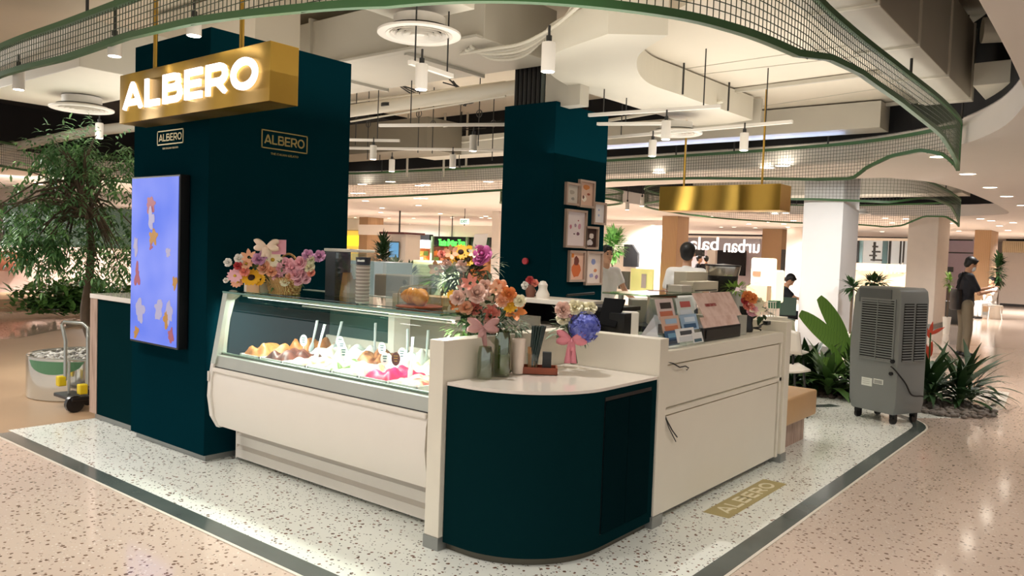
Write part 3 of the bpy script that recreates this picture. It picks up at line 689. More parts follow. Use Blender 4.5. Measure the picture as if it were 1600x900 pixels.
# recessed downlights
proto = None
DL = [(1030, 270), (1199, 262), (1223, 259), (1468, 245), (1512, 272), (1547, 293), (1573, 307), (1598, 321), (1532, 342), (1549, 345), (1583, 348), (1562, 353), (1575, 360),
      (566, 288), (553, 302), (565, 302), (610, 284), (655, 290), (665, 289), (763, 284), (571, 314), (652, 310), (663, 310), (654, 321), (597, 325), (688, 334), (706, 340), (595, 332), (555, 340), (573, 341), (590, 342), (608, 341), (646, 341), (640, 350), (677, 355),
      (752, 340), (759, 338), (765, 341), (713, 353), (1096, 337), (1110, 338), (1202, 347), (1211, 334), (1228, 333), (1127, 355), (1147, 355), (1382, 341), (1393, 348), (1346, 351), (1378, 362), (1484, 349), (1498, 361), (1416, 342), (1240, 345), (1020, 352), (1000, 357), (985, 352), (1170, 350), (1180, 356), (1225, 350), (1231, 355)]
dlm = MB().lathe([(0.075, -0.012), (0.085, -0.004), (0.085, 0.0)], (0, 0, 0), 20)
for k, (px, py) in enumerate(DL):
    p = onz(px, py, 2.795)
    if k == 0:
        c0 = thing('downlight', 'round recessed downlight glowing in the beige ceiling', 'downlight', (0, 0, 0), 'recessed downlights')
        MB().lathe([(0.095, -0.001), (0.105, -0.008), (0.11, 0.004)], (0, 0, 0), 24, cap=False).build('trim_ring', m_whitem, c0, local=True, smooth=True)
        MB().lathe([(0.001, -0.004), (0.094, -0.004)], (0, 0, 0), 24, cap=False).build('lens', m_glow, c0, local=True)
        c0.location = (p.x, p.y, 2.799); o = c0
    else: o = dup(c0, (p.x, p.y, 2.799))
    U = {0: 'round downlight just over the left part of the second gold sign', 1: 'downlight behind the far mesh, left one of the close pair above the gold sign', 2: 'downlight behind the far mesh, right one of the close pair above the gold sign', 3: 'downlight by the pointed tip of the green mesh ring', 4: 'nearest downlight in the row over the right aisle', 5: 'second nearest downlight in the row over the right aisle', 6: 'third downlight in the row over the right aisle', 7: 'downlight at the right picture edge over the aisle'}
    if k in U: o['label'] = U[k]
    elif px < 800: o['label'] = 'small glowing downlight in the ceiling seen between the two teal columns'; o['group'] = 'downlights between the teal columns'
    elif px > 1400: o['label'] = 'small far glowing downlight at the deep end of the right aisle'; o['group'] = 'far downlights over the right aisle'
    else: o['label'] = 'small far glowing downlight in the ceiling right of the middle teal column'; o['group'] = 'far downlights right of the middle column'

# thin conduits, hangers and clips below the slab, between the two columns
for k, (p0, p1, z, r_, lb_) in enumerate([((548, 160), (790, 128), 3.75, 0.016, 'thin conduit just above the long pipe, upper one'), ((548, 190), (790, 150), 3.3, 0.012, 'thin conduit just under the long pipe'), ((548, 226), (700, 196), 3.5, 0.02, 'conduit crossing the dark gap, left end low'),
        ((600, 238), (790, 214), 3.3, 0.014, 'conduit in the dark gap near the middle column'), ((940, 190), (1130, 158), 3.2, 0.02, 'conduit right of the middle column under the curved duct'), ((1130, 172), (1300, 196), 3.7, 0.02, 'conduit in the dark gap under the plenum edge')]):
    tag(MB().tube([onz(*p0, z), onz(*p1, z)], r_, 8).build('conduit', m_duct, smooth=True), lb_, 'conduit')
hl = ['first', 'second', 'third', 'fourth', 'fifth', 'sixth', 'seventh', 'eighth']
for k, px in enumerate((556, 575, 594, 654, 676, 718, 748, 770)):
    a = onz(px, 200+(k % 3)*14, 3.25); c = thing('threaded_hanger', hl[k]+' thin threaded rod from the left, hanging between the two teal columns', 'hanger', (a.x, a.y, 3.0), 'threaded rods between the columns')
    MB().tube([(a.x, a.y, 3.0-0.1*(k % 2)), (a.x, a.y, 4.0)], 0.007, 6).build('rod', m_darkm, c); MB().tube([(a.x+0.05*math.cos(t), a.y, 3.45+0.05*math.sin(t)) for t in [PI*i/8 for i in range(17)]], 0.006, 6).build('loop', m_darkm, c)
tag(MB().extr([(5.13, 3.352), (5.05, 3.352), (5.05, 3.375), (5.13, 3.375)], 'x', -9.2, -4.5).build('edge_strip', m_ductgrey), 'ledge strip along the lower edge of the long grey duct', 'strip')
# ================================================================ KIOSK
def plaque(parent, origin, ux, W_, H_):
    """outlined ALBERO badge with a thin line of small lettering below"""
    ux = Vector(ux); uz = Vector((0, 0, 1)); un = ux.cross(uz); o = Vector(origin); t = 0.008
    m = MB()
    for (a, b, c_, d) in ((0, 0, W_, t), (0, H_-t, W_, t), (0, 0, t, H_), (W_-t, 0, t, H_)):
        q = o+ux*(a+c_/2)+uz*(b+d/2)+un*0.003; m.obox(q, ux*c_, un*0.004, uz*d)
    m.build('badge_outline', m_goldp, parent)
    wordmark(o+ux*W_*0.07+uz*H_*0.26, ux, uz, W_*0.86, H_*0.5, H_*0.078, 0.004).build('badge_lettering', m_goldp, parent)
    text_mb('THE ITALIAN GELATO', o+ux*W_*0.2-uz*H_*0.30, ux, uz, H_*0.12, 0.003, width=W_*0.6).build('small_lettering', m_goldp, parent)
col = thing('clad_column', 'wide teal clad column at the left with the blue portrait screen', 'column', (-5.55, 3.5, 0))
MB().box((-6.08, 2.93, 0.05), (-5.02, 4.15, 3.0)).build('cladding', m_teal, col, bev=0.004)
MB().box((-6.05, 2.96, 0), (-5.05, 4.12, 0.05)).build('plinth', m_plinth, col)
plaque(col, (-5.72, 2.93, 2.235), (1, 0, 0), 0.37, 0.105)
a = onx(408, 222, -5.02); b = onx(480, 229, -5.02)
plaque(col, (-5.02, a.y, 2.235), (0, 1, 0), b.y-a.y, 0.135)
MB().box((-4.99, 3.3, 0.7), (-4.985, 3.31, 0.71)).build('panel_joint', m_teal, col)
col2 = thing('clad_column', 'middle teal clad column hung with seven small picture frames', 'column', (-4.7, 6.6, 0))
MB().box((-5.05, 6.13, 0.05), (-4.42, 7.07, 2.99)).build('cladding', m_teal, col2, bev=0.004)
MB().box((-5.02, 6.16, 0), (-4.45, 7.04, 0.05)).build('plinth', m_plinth, col2)
p = ony(822, 408, 6.13); MB().lathe([(0.03, 0), (0.03, 0.012), (0.02, 0.02), (0.001, 0.02)], (0, 0, 0), 16)
al = MB(); al.tube([(p.x, 6.13, p.z), (p.x, 6.105, p.z)], 0.032, 16)
al.build('alarm_button', M('alarm_red', (200, 50, 60), 0.4), col2)
# low cabinet left of the column
c = thing('low_cabinet', 'low teal cabinet with pinkish wooden end and pale top, left of the screen column', 'cabinet', (-6.45, 3.4, 0))
MB().box((-6.80, 2.99, 0.06), (-6.09, 3.9, 1.03)).build('body', m_tealcab, c)
MB().box((-6.93, 2.985, 0.06), (-6.80, 3.92, 1.04)).build('end_panel', m_pinkw, c)
MB().box((-6.93, 2.98, 1.03), (-6.09, 3.92, 1.07)).build('top', m_stone, c, bev=0.004)
MB().box((-6.90, 3.02, 0), (-6.09, 3.88, 0.06)).build('plinth', m_plinth, c)
# portrait screen
scr = thing('display_screen', 'tall portrait screen with blue picture mounted on the teal column', 'screen', (-5.58, 2.86, 0.78))
MB().box((-5.945, 2.85, 0.775), (-5.245, 2.925, 2.005)).build('housing', m_blackp, scr, bev=0.006)
def screen_mat():
    m = bpy.data.materials.new('screen_picture'); m.use_nodes = True; nt = m.node_tree; b = nt.nodes['Principled BSDF']; L = nt.links.new
    tc = nt.nodes.new('ShaderNodeTexCoord'); n1 = nt.nodes.new('ShaderNodeTexNoise'); n1.inputs['Scale'].default_value = 1.6; n1.inputs['Detail'].default_value = 2
    L(tc.outputs['Object'], n1.inputs['Vector'])
    r = nt.nodes.new('ShaderNodeValToRGB'); cr = r.color_ramp; cr.elements[0].position = 0.35; cr.elements[0].color = (*lin((78, 112, 236)), 1); cr.elements[1].position = 0.62; cr.elements[1].color = (*lin((136, 150, 246)), 1)
    e = cr.elements.new(0.72); e.color = (*lin((186, 178, 232)), 1)
    L(n1.outputs['Fac'], r.inputs[0])
    b.inputs['Base Color'].default_value = (0.01, 0.01, 0.02, 1); b.inputs['Roughness'].default_value = 0.15
    L(r.outputs[0], b.inputs['Emission Color']); b.inputs['Emission Strength'].default_value = 0.95
    return m
MB().box((-5.93, 2.846, 0.79), (-5.26, 2.851, 1.99)).build('screen_glass', screen_mat(), scr)
def blob_patch(cx, cz, rx, rz, seedv, y=2.8445):
    rr = random.Random(seedv); n = 26; ph = [rr.uniform(0.25, 1.35) for _ in range(n)]
    ph = [(ph[i-1]+ph[i]*2+ph[(i+1) % n])/4 for i in range(n)]
    return MB().extr([(cx+rx*ph[i]*math.cos(2*PI*i/n), cz+rz*ph[i]*math.sin(2*PI*i/n)) for i in range(n)], 'y', y, 2.847)
e_or = M('picture_orange', (60, 30, 10), emit=(196, 140, 60), es=0.8); e_rd = M('picture_red', (60, 20, 20), emit=(176, 96, 110), es=0.8); e_lv = M('picture_pale', (40, 40, 50), emit=(186, 176, 206), es=0.85)
for i, (x, z, rx, rz, mt) in enumerate([(-5.64, 1.80, 0.07, 0.065, e_rd), (-5.60, 1.56, 0.075, 0.07, e_or), (-5.63, 1.49, 0.02, 0.03, e_rd), (-5.38, 1.46, 0.04, 0.04, e_lv), (-5.83, 1.28, 0.05, 0.09, e_rd), (-5.29, 1.24, 0.035, 0.05, e_or),
        (-5.78, 1.02, 0.07, 0.10, e_lv), (-5.50, 1.06, 0.08, 0.10, e_lv), (-5.36, 1.03, 0.06, 0.10, e_lv), (-5.40, 0.98, 0.045, 0.07, e_or), (-5.33, 0.87, 0.035, 0.06, e_rd), (-5.83, 0.85, 0.04, 0.05, e_or), (-5.63, 1.69, 0.05, 0.10, e_lv), (-5.86, 1.50, 0.03, 0.08, e_lv)]):
    blob_patch(x, z, rx, rz, i, 2.8445-0.0003*i).build('picture_shape', mt, scr)
# hanging illuminated sign
sg = thing('hanging_sign', 'hanging gold box sign with glowing white letters in front of the teal column', 'sign', (-4.7, 2.74, 2.33))
MB().box((-5.58, 2.585, 2.335), (-3.82, 2.775, 2.665)).build('sign_box', m_gold, sg, bev=0.003)
m_let = M('letter_glow', (255, 255, 255), emit=(255, 250, 255), es=1.25)
for lm in wordmark((-5.50, 2.584, 2.415), (1, 0, 0), (0, 0, 1), 1.58, 0.185, 0.043, 0.014, sep=True): lm.build('letter', m_let, sg)
MB().tube([(-5.28, 2.68, 2.66), (-5.28, 2.68, 4.0)], 0.014, 10).build('suspension_rod', m_gold, sg)
MB().tube([(-4.25, 2.68, 2.66), (-4.25, 2.68, 4.0)], 0.014, 10).build('suspension_rod', m_gold, sg)
# second gold box sign
sg2 = thing('hanging_sign', 'second hanging gold box sign with blank face over the back of the kiosk', 'sign', (-3.7, 8.3, 2.1))
a = ony(1031, 292, 8.3); b = ony(1229, 288, 8.3)
MB().box((a.x, 8.3, 2.085), (b.x-0.06, 8.62, 2.365)).build('sign_box', m_gold, sg2, bev=0.003)
for px in (1069, 1191):
    q = ony(px, 280, 8.45); MB().tube([(q.x, 8.45, 2.36), (q.x, 8.45, 4.0)], 0.012, 8).build('suspension_rod', m_gold, sg2)
# low wall with its two posts round the corner cabinet
c = thing('counter_partition', 'low off-white corner wall around the curved teal cabinet', 'counter wall', (-2.5, 3.5, 0))
MB().prism([(-2.83, 2.895), (-2.73, 2.895), (-2.73, 3.98), (-2.085, 3.98), (-2.085, 4.08), (-2.83, 4.08)], 0.07, 1.085).build('wall_panel', m_offw, c, bev=0.003)
MB().prism([(-2.833, 2.89), (-2.727, 2.89), (-2.727, 3.96), (-2.08, 3.96), (-2.08, 4.083), (-2.833, 4.083)], 0.0, 0.07).build('plinth', m_plinth, c)
# rounded corner cabinet
def cabpoly(e=0.0): return [(-2.725, 3.975), (-2.725, 2.925-e)]+arcp(-2.60, 3.43, 0.505+e, -PI/2, 0, 16)+[(-2.095+e, 3.975)]
c = thing('corner_cabinet', 'dark teal cabinet with rounded front and white stone top', 'cabinet', (-2.45, 3.4, 0))
MB().prism(cabpoly(), 0.045, 0.855).build('body', m_tealcab, c, smooth=True)
MB().prism(cabpoly(-0.03), 0.0, 0.045).build('plinth', M('plinth_bronze', (96, 92, 80), 0.4, metal=0.6), c, smooth=True)
MB().prism(cabpoly(0.004), 0.858, 0.874).build('stone_top', m_stone, c, smooth=True)
for y0, y1 in ((3.43, 3.66), (3.665, 3.91)):
    MB().box((-2.097, y0, 0.115), (-2.086, y1, 0.80)).build('door', M('teal_door', (7, 28, 31), 0.4, spec=0.0), c, bev=0.002)
MB().box((-2.097, 3.43, 0.803), (-2.0925, 3.91, 0.822)).build('finger_gap', m_blackp, c)
MB().box((-2.097, 3.425, 0.11), (-2.0935, 3.43, 0.822)).build('door_gap', m_blackp, c)
# right hand counter
c = thing('service_counter', 'long off-white panelled counter on the right side of the kiosk', 'counter', (-2.4, 5.0, 0))
MB().box((-2.62, 4.085, 0.05), (-2.125, 5.97, 0.985)).build('body', m_offw, c)
fr = MB(); fr.box((-2.125, 4.085, 0.93), (-2.095, 5.97, 1.005)); fr.box((-2.125, 4.085, 0.635), (-2.095, 5.97, 0.665)); fr.box((-2.125, 5.93, 0.05), (-2.095, 5.97, 0.93))
fr.build('front_frame', m_offw, c, bev=0.002)
MB().box((-2.122, 4.1, 0.675), (-2.108, 5.92, 0.92)).build('drop_flap', m_offw, c, bev=0.002)
MB().box((-2.122, 4.1, 0.055), (-2.105, 5.92, 0.625)).build('lower_panel', m_offw, c, bev=0.002)
MB().box((-2.62, 4.085, 0.985), (-2.10, 5.97, 1.01)).build('worktop', m_offw, c, bev=0.002)
MB().box((-2.6, 4.09, 0), (-2.16, 5.97, 0.05)).build('plinth', m_plinth, c)
MB().tube([onx(1040, 565, -2.10), onx(1052, 568, -2.095), onx(1062, 574, -2.085), onx(1071, 572, -2.09), onx(1076, 575, -2.085), onx(1073, 578, -2.085)], 0.004, 6).build('flap_cord', m_darkm, c)
MB().tube([onx(1038, 646, -2.10), onx(1041, 655, -2.09), onx(1050, 672, -2.08), onx(1058, 683, -2.085)], 0.004, 6).build('flap_cord', m_darkm, c)
MB().tube([onx(1037, 645, -2.098), onx(1045, 668, -2.095), onx(1056, 690, -2.09)], 0.003, 6).build('flap_cord', m_darkm, c)
c = thing('counter_end_partition', 'off-white upright end wall closing the right counter', 'counter wall', (-2.5, 6.03, 0))
MB().box((-3.3, 5.975, 0.07), (-2.075, 6.08, 1.085)).build('wall_panel', m_offw, c, bev=0.003)
MB().box((-3.3, 5.97, 0), (-2.07, 6.085, 0.07)).build('plinth', m_plinth, c)
# floor logo
c = thing('floor_plate', 'gold nameplate set in the white terrazzo beside the counter', 'floor sign', (-1.91, 4.95, 0.004))
MB().box((-2.0, 4.46, 0.003), (-1.835, 5.44, 0.0065)).build('plate', M('muted_gold', (184, 168, 112), 0.4, metal=0.2), c)
wordmark((-1.87, 4.54, 0.0065), (0, 1, 0), (-1, 0, 0), 0.82, 0.10, 0.02, 0.001).build('lettering', M('plate_letters', (236, 226, 192), 0.4), c)

# ---------------------------------------------------------------- gelato display case
gc = thing('gelato_display_case', 'long glass fronted ice cream display case with white lower panel', 'display case', (-3.88, 3.4, 0))
X0, X1 = -4.90, -2.845
pan = [(2.99, 0.285), (2.945, 0.29), (2.915, 0.36), (2.895, 0.50), (2.90, 0.62), (2.915, 0.69), (2.99, 0.70)]
MB().extr(pan, 'x', X0+0.03, X1).build('lower_panel', m_whitel, gc, smooth=True)
MB().box((X0+0.03, 2.893, 0.665), (X1, 2.93, 0.695)).build('panel_lip', m_whitel, gc, bev=0.008)
endp = [(3.9, 0.28), (2.95, 0.275), (2.90, 0.36), (2.878, 0.50), (2.885, 0.62), (2.902, 0.72), (2.925, 0.85), (2.955, 1.02), (2.985, 1.195), (3.05, 1.215), (3.9, 1.215)]
inner = [(3.85, 0.80), (3.02, 0.80), (3.03, 1.0), (3.06, 1.17), (3.85, 1.17)]
ep = MB().extr(endp[:6]+[(3.9, 0.72)], 'x', X0-0.005, X0+0.035); ep.build('end_panel', m_whitem, gc, bev=0.004)
ef = MB().extr([(2.902, 0.72), (2.925, 0.85), (2.955, 1.02), (2.985, 1.195), (3.05, 1.215), (3.10, 1.19), (3.045, 1.15), (3.01, 1.02), (2.99, 0.85), (2.985, 0.72)], 'x', X0-0.005, X0+0.05)
ef.build('end_frame', M('case_frame', (196, 200, 188), 0.3, metal=0.4), gc, smooth=True)
MB().box((X0+0.005, 2.872, 0.60), (X0+0.02, 2.884, 0.67)).build('end_handle', m_whitem, gc, bev=0.004)
m_caseg = M('case_grey', (186, 188, 178), 0.3, metal=0.35)
MB().extr([(2.915, 0.70), (2.922, 0.775), (2.96, 0.785), (3.0, 0.775), (3.0, 0.70)], 'x', X0+0.03, X1).build('sill_rail', m_caseg, gc, smooth=True)
MB().box((X0+0.03, 2.912, 0.694), (X1, 2.94, 0.701)).build('sill_gap', m_blackp, gc)
# louvred base
MB().box((-4.93, 3.17, 0.02), (X1, 3.85, 0.30)).build('base', m_darkm, gc)
MB().box((-4.945, 3.13, 0.02), (-4.93, 3.3, 0.30)).build('base_end', m_whitel, gc)
for k in range(3):
    z = 0.03+0.095*k; MB().extr([(3.125, z), (3.125, z+0.062), (3.165, z+0.088), (3.175, z)], 'x', -4.93, X1).build('louvre', m_whitel, gc)
# glass front: leans, then curls into the top
def glassprof():
    pts = [(2.955, 0.785), (2.965, 0.85), (2.975, 0.95), (2.99, 1.05), (3.005, 1.12), (3.03, 1.165), (3.075, 1.19)]
    return pts
gp = glassprof(); m = MB(); vs = []; n = len(gp)
for x in (X0+0.05, X1): vs += [(x, y, z) for (y, z) in gp]
m.add(vs, [(i, i+1, n+i+1, n+i) for i in range(n-1)]).build('curved_glass', glass('case_glass', (226, 240, 232), 0.95), gc, smooth=True)
MB().box((X0, 2.985, 1.198), (X1, 3.62, 1.208)).build('glass_top', glass('shelf_glass', (190, 222, 210), 0.82, 0.02), gc)
MB().box((X0, 2.978, 1.197), (X1, 2.986, 1.209)).build('glass_edge', M('glass_edge_green', (96, 136, 122), 0.1), gc)
MB().tube([(X0+0.05, 2.957, 0.79), (X1, 2.957, 0.79)], 0.008, 8).build('glass_foot_rail', M('rail_green', (120, 142, 126), 0.25), gc)
MB().box((X0+0.05, 3.60, 1.16), (X1, 3.66, 1.215)).build('top_rear_rail', m_caseg, gc, bev=0.004)
# inner wells
MB().box((X0+0.05, 2.985, 0.70), (X1, 3.84, 0.755)).build('deck', m_whitel, gc)
MB().box((X0+0.03, 3.84, 0.30), (X1, 3.90, 0.86)).build('rear_wall', m_whitel, gc)
m_darkg = M('smoked_pane', (60, 92, 86), 0.12, var=0.3, vscale=2)
MB().box((X0+0.05, 3.86, 0.86), (-4.0, 3.87, 1.19)).build('sliding_door', m_darkg, gc)
for k in range(2): MB().box((-3.98+k*0.58, 3.85, 0.86), (-3.42+k*0.58, 3.86, 1.16)).build('sliding_door', M('rear_door', (120, 116, 104), 0.25, var=0.3), gc)
MB().box((-4.02, 3.70, 0.80), (-3.96, 3.86, 1.19)).build('inner_post', m_whitem, gc)
MB().box((X0+0.05, 3.6, 1.085), (X1, 3.615, 1.095)).build('inner_rail', m_whitem, gc)
MB().box((X0+0.05, 3.10, 1.172), (X1, 3.14, 1.19)).build('light_housing', m_whitem, gc)
MB().box((X0+0.1, 3.11, 1.165), (X1-0.03, 3.13, 1.172)).build('light_strip', M('case_led', (255, 255, 250), emit=(255, 252, 240), es=1.6), gc)
area('case_light', (-3.87, 3.14, 1.155), 1.95, 26, (1, 0.99, 0.95), sy=0.05)
MB().box((-4.9, 3.08, 1.208), (-2.86, 3.6, 1.211)).build('counter_mat', glass('mat_glass', (200, 222, 214), 0.85, 0.05), gc)

# tubs of gelato
m_tub = M('tub_white', (240, 236, 232), 0.35, var=0.01)
flav = {'caramel': ((172, 104, 50), (196, 130, 70)), 'chocolate': ((74, 36, 28), (112, 60, 44)), 'berry swirl': ((236, 214, 196), (206, 120, 90)), 'mint green': ((236, 236, 220), (96, 120, 60)), 'peach cream': ((250, 240, 214), (240, 190, 120)),
        'raspberry magenta': ((222, 34, 92), (196, 20, 60)), 'fruit studded cream': ((244, 216, 170), (206, 70, 60)), 'hazelnut': ((190, 128, 84), (110, 58, 36)), 'plain white': ((250, 248, 244), (244, 240, 230)), 'pale lemon': ((248, 240, 186), (240, 226, 140)), 'coconut white': ((252, 250, 248), (236, 234, 226)), 'milk white': ((250, 246, 240), (226, 214, 190)), 'cookie cream': ((240, 230, 214), (120, 80, 56))}
def tub(flavour, x, y, mound, seed_, label, w=0.225, l=0.34):
    c = thing('gelato_tub', label, 'gelato tub', (x, y, 0.755), 'gelato tubs in the display case')
    m = MB(); z0, z1 = 0.756, 0.80; t = 0.006
    for (a, b) in (((x-w/2, y-l/2, z0), (x+w/2, y-l/2+t, z1)), ((x-w/2, y+l/2-t, z0), (x+w/2, y+l/2, z1)), ((x-w/2, y-l/2, z0), (x-w/2+t, y+l/2, z1)), ((x+w/2-t, y-l/2, z0), (x+w/2, y+l/2, z1))): m.box(a, b)
    m.box((x-w/2, y-l/2, z0), (x+w/2, y+l/2, z0+0.004)); m.build('tub', m_tub, c)
    cA, cB = flav[flavour]; mt = ramp_mat('gelato_'+flavour.replace(' ', '_'), 'noise', [(0.38, cA), (0.62, cB)], nscale=14, rough=0.4, bump=0.25, dist=1)
    sd = Vector((seed_*3.1, seed_*1.7, 0))
    def fn(u, v):
        px = x+(u-0.5)*(w-0.014); py = y+(v-0.5)*(l-0.014)
        e = min(1, 6*min(u, 1-u, v, 1-v)); r = noise.noise(Vector((u*2.6, v*3.0, 0))+sd)
        wv = abs(math.sin((u*1.4+v*2.2+seed_)*PI+2.0*noise.noise(Vector((u*1.5, v*1.5, 3))+sd)))
        return Vector((px+0.01*r, py, z1-0.012+e**0.6*mound*(0.35+0.55*wv+0.5*r)))
    g = MB().grid(fn, 16, 22); g.build('gelato', mt, c, smooth=True, auto=False)
    return c
FX = [-4.60, -4.355, -4.11, -3.865, -3.62, -3.375, -3.13]
fr_ = [('caramel', 0.075, 'caramel brown gelato tub at the left end of the front row'), ('chocolate', 0.065, 'dark chocolate gelato tub beside the caramel one, front row'), ('berry swirl', 0.045, 'pale gelato tub with reddish swirls in the front row'), ('mint green', 0.05, 'gelato tub with dark green flecks in the front row'),
       ('peach cream', 0.045, 'cream and peach gelato tub, front row left of the magenta'), ('raspberry magenta', 0.055, 'bright magenta raspberry gelato tub'), ('fruit studded cream', 0.04, 'fruit studded gelato tub at the right end of the front row')]
bk_ = [('caramel', 0.085, 'second caramel gelato tub, behind the first'), ('milk white', 0.07, 'milky gelato tub at the back behind the chocolate'), ('coconut white', 0.10, 'tall white gelato mound at the back left'), ('hazelnut', 0.09, 'hazelnut brown gelato tub in the back row'),
       ('plain white', 0.11, 'tall bright white gelato mound in the middle of the back row'), ('pale lemon', 0.08, 'pale lemon gelato tub in the back row'), ('cookie cream', 0.07, 'creamy yellow gelato tub at the right of the back row')]
for i, (f, h, lb) in enumerate(fr_): tub(f, FX[i], 3.17, h, i+1, lb)
for i, (f, h, lb) in enumerate(bk_): tub(f, FX[i], 3.53, h, i+20, lb)
m_clear = glass('clear_acrylic', (244, 248, 248), 0.96, 0.0)
m_spat = M('spatula_plastic', (214, 224, 228), 0.2)
def spatula(label, x, y, tilt, ln=0.24, z=0.80):
    d = Vector((tilt[0], tilt[1], 1)).normalized(); b = Vector((x, y, z))
    m = MB(); m.tube([b+d*t*ln for t in (0.3, 0.6, 0.98)], [0.009, 0.011, 0.012], 8, flat=0.5); m.tube([b+d*t*ln for t in (0, 0.15, 0.3)], [0.02, 0.022, 0.010], 8, flat=0.25)
    o = m.build('spatula', m_spat, smooth=True); tag(o, label, 'spatula', 'gelato spatulas'); return o
for x, y, tl, lb in ((-4.50, 3.42, (0.3, 0.0), 'tall spatula standing in the second caramel tub'), (-4.22, 3.25, (0.25, 0.1), 'clear spatula stuck in the chocolate gelato'), (-4.02, 3.58, (0.02, 0), 'spatula standing in the hazelnut area at the back'),
                     (-3.62, 3.50, (0.0, 0), 'spatula standing in the middle white mound'), (-3.50, 3.55, (0.05, 0), 'long spatula just right of the middle white mound'), (-3.18, 3.42, (0.35, 0), 'white spatula leaning right in the lemon gelato'), (-3.28, 3.2, (0.06, 0), 'short lilac grey spatula in the magenta gelato'), (-4.35, 3.5, (0.3, 0.05), 'spatula leaning in the milky tub at the back')):
    spatula(lb, x, y, tl)
m_tag = M('tag_white', (236, 240, 232), 0.3); m_tagd = M('tag_brown', (70, 30, 20), 0.4); m_ink = M('ink_teal', (40, 90, 92), 0.5)
def flavour_tag(label, x, y, z, mt=None, dark=False):
    c = thing('flavour_tag', label, 'flavour tag', (x, y, z), 'oval flavour tags')
    dirn = Vector((0.55, -0.83, 0)); side = Vector((0.83, 0.55, 0))
    m = MB(); n = 20; vs = []
    for s_ in (0, 1): vs += [Vector((x, y, z+0.085))+side*0.026*math.cos(2*PI*k/n)+Vector((0, 0, 0.040*math.sin(2*PI*k/n)))+dirn*0.004*s_ for k in range(n)]
    m.add(vs, [tuple(range(n)), tuple(range(n, 2*n))]+[(k, (k+1) % n, n+(k+1) % n, n+k) for k in range(n)]); m.build('oval_plate', m_tagd if dark else m_tag, c)
    MB().tube([(x, y, z), (x, y, z+0.05)], 0.003, 6).build('stem', m_spat, c)
    mk = MB()
    for j, hh in enumerate((0.018, 0.004, -0.012)):
        mk.obox(Vector((x, y, z+0.085+hh))+dirn*0.005, side*(0.026-0.004*j), dirn*0.001, (0, 0, 0.006))
    mk.build('print', m_gold if dark else m_ink, c)
for i, (x, y, lb) in enumerate(((-4.42, 3.30, 'oval tag between the caramel and chocolate tubs'), (-4.02, 3.30, 'oval tag in front of the tall white mound at left'), (-4.22, 3.45, 'oval tag behind the chocolate tub'), (-3.78, 3.12, 'oval tag over the green flecked gelato'), (-3.80, 3.45, 'oval tag by the hazelnut tub'),
                        (-3.52, 3.36, 'oval tag before the middle white mound'), (-3.42, 3.13, 'oval tag over the cream and peach gelato'), (-3.05, 3.4, 'oval tag at the right end of the back row'))):
    flavour_tag(lb, x, y, 0.81)
flavour_tag('dark brown oval tag standing in the magenta gelato', -3.36, 3.16, 0.815, dark=True)
# ================================================================ FLOWERS AND SMALL THINGS
PET = {}
def pet(nm, c, e=0.0): return M('petal_'+nm, c, 0.55, var=0.10, vscale=18)
m_leafd = M('leaf_dark', (42, 72, 34), 0.5, var=0.3, vscale=8); m_leafm = M('leaf_mid', (78, 112, 54), 0.5, var=0.25, vscale=8); m_leafl = M('leaf_light', (132, 168, 74), 0.5, var=0.2, vscale=6)
m_leafg = M('leaf_grey', (128, 146, 120), 0.6, var=0.15); m_stem = M('stem_green', (70, 96, 50), 0.6)
def frame_of(d):
    d = Vector(d).normalized(); a = d.cross(Vector((0.3, 0.2, 1))).normalized(); return d, a, d.cross(a)
def rose_mb(c, d, r):
    c = Vector(c); d, a, b = frame_of(d); m = MB()
    for ring, (n, op, h, rr) in enumerate(((3, 0.15, 0.75, 0.30), (4, 0.40, 0.70, 0.52), (5, 0.75, 0.55, 0.76), (6, 1.15, 0.30, 0.98))):
        for k in range(n):
            th = 2*PI*(k/n+0.13*ring)+R.uniform(-0.1, 0.1); sp = 2*PI/n*0.62
            def fn(u, v, th=th, sp=sp, op=op, h=h, rr=rr):
                ang = th+(u-0.5)*2*sp*(0.55+0.45*math.sin(PI*min(1, v*1.1)*0.9+0.1)); rad = r*(0.12+(rr-0.12)*v**0.8)*(1-0.08*abs(u-0.5))
                z = r*(-0.35+(h+0.35)*v**(0.6+op*0.3)-0.35*op*max(0, v-0.75)*2-0.25*(abs(u-0.5)*2)**2*v)
                return c+a*rad*math.cos(ang)+b*rad*math.sin(ang)+d*z
            m.grid(fn, 4, 3)
    m.sph(c+d*r*0.2, r*0.2, 8, 6); return m
def daisy_mb(c, d, r, n=14, w=0.28, cup=0.1):
    c = Vector(c); d, a, b = frame_of(d); m = MB()
    for k in range(n):
        th = 2*PI*k/n; o_ = a*math.cos(th)+b*math.sin(th); s_ = d.cross(o_)
        def fn(u, v): 
            t = 0.2+0.8*u; return c+o_*r*t+s_*(v-0.5)*r*w*2*math.sin(PI*min(0.97, 0.15+0.8*u))+d*r*(cup*t*t+0.04*(k % 2))
        m.grid(fn, 3, 2)
    return m
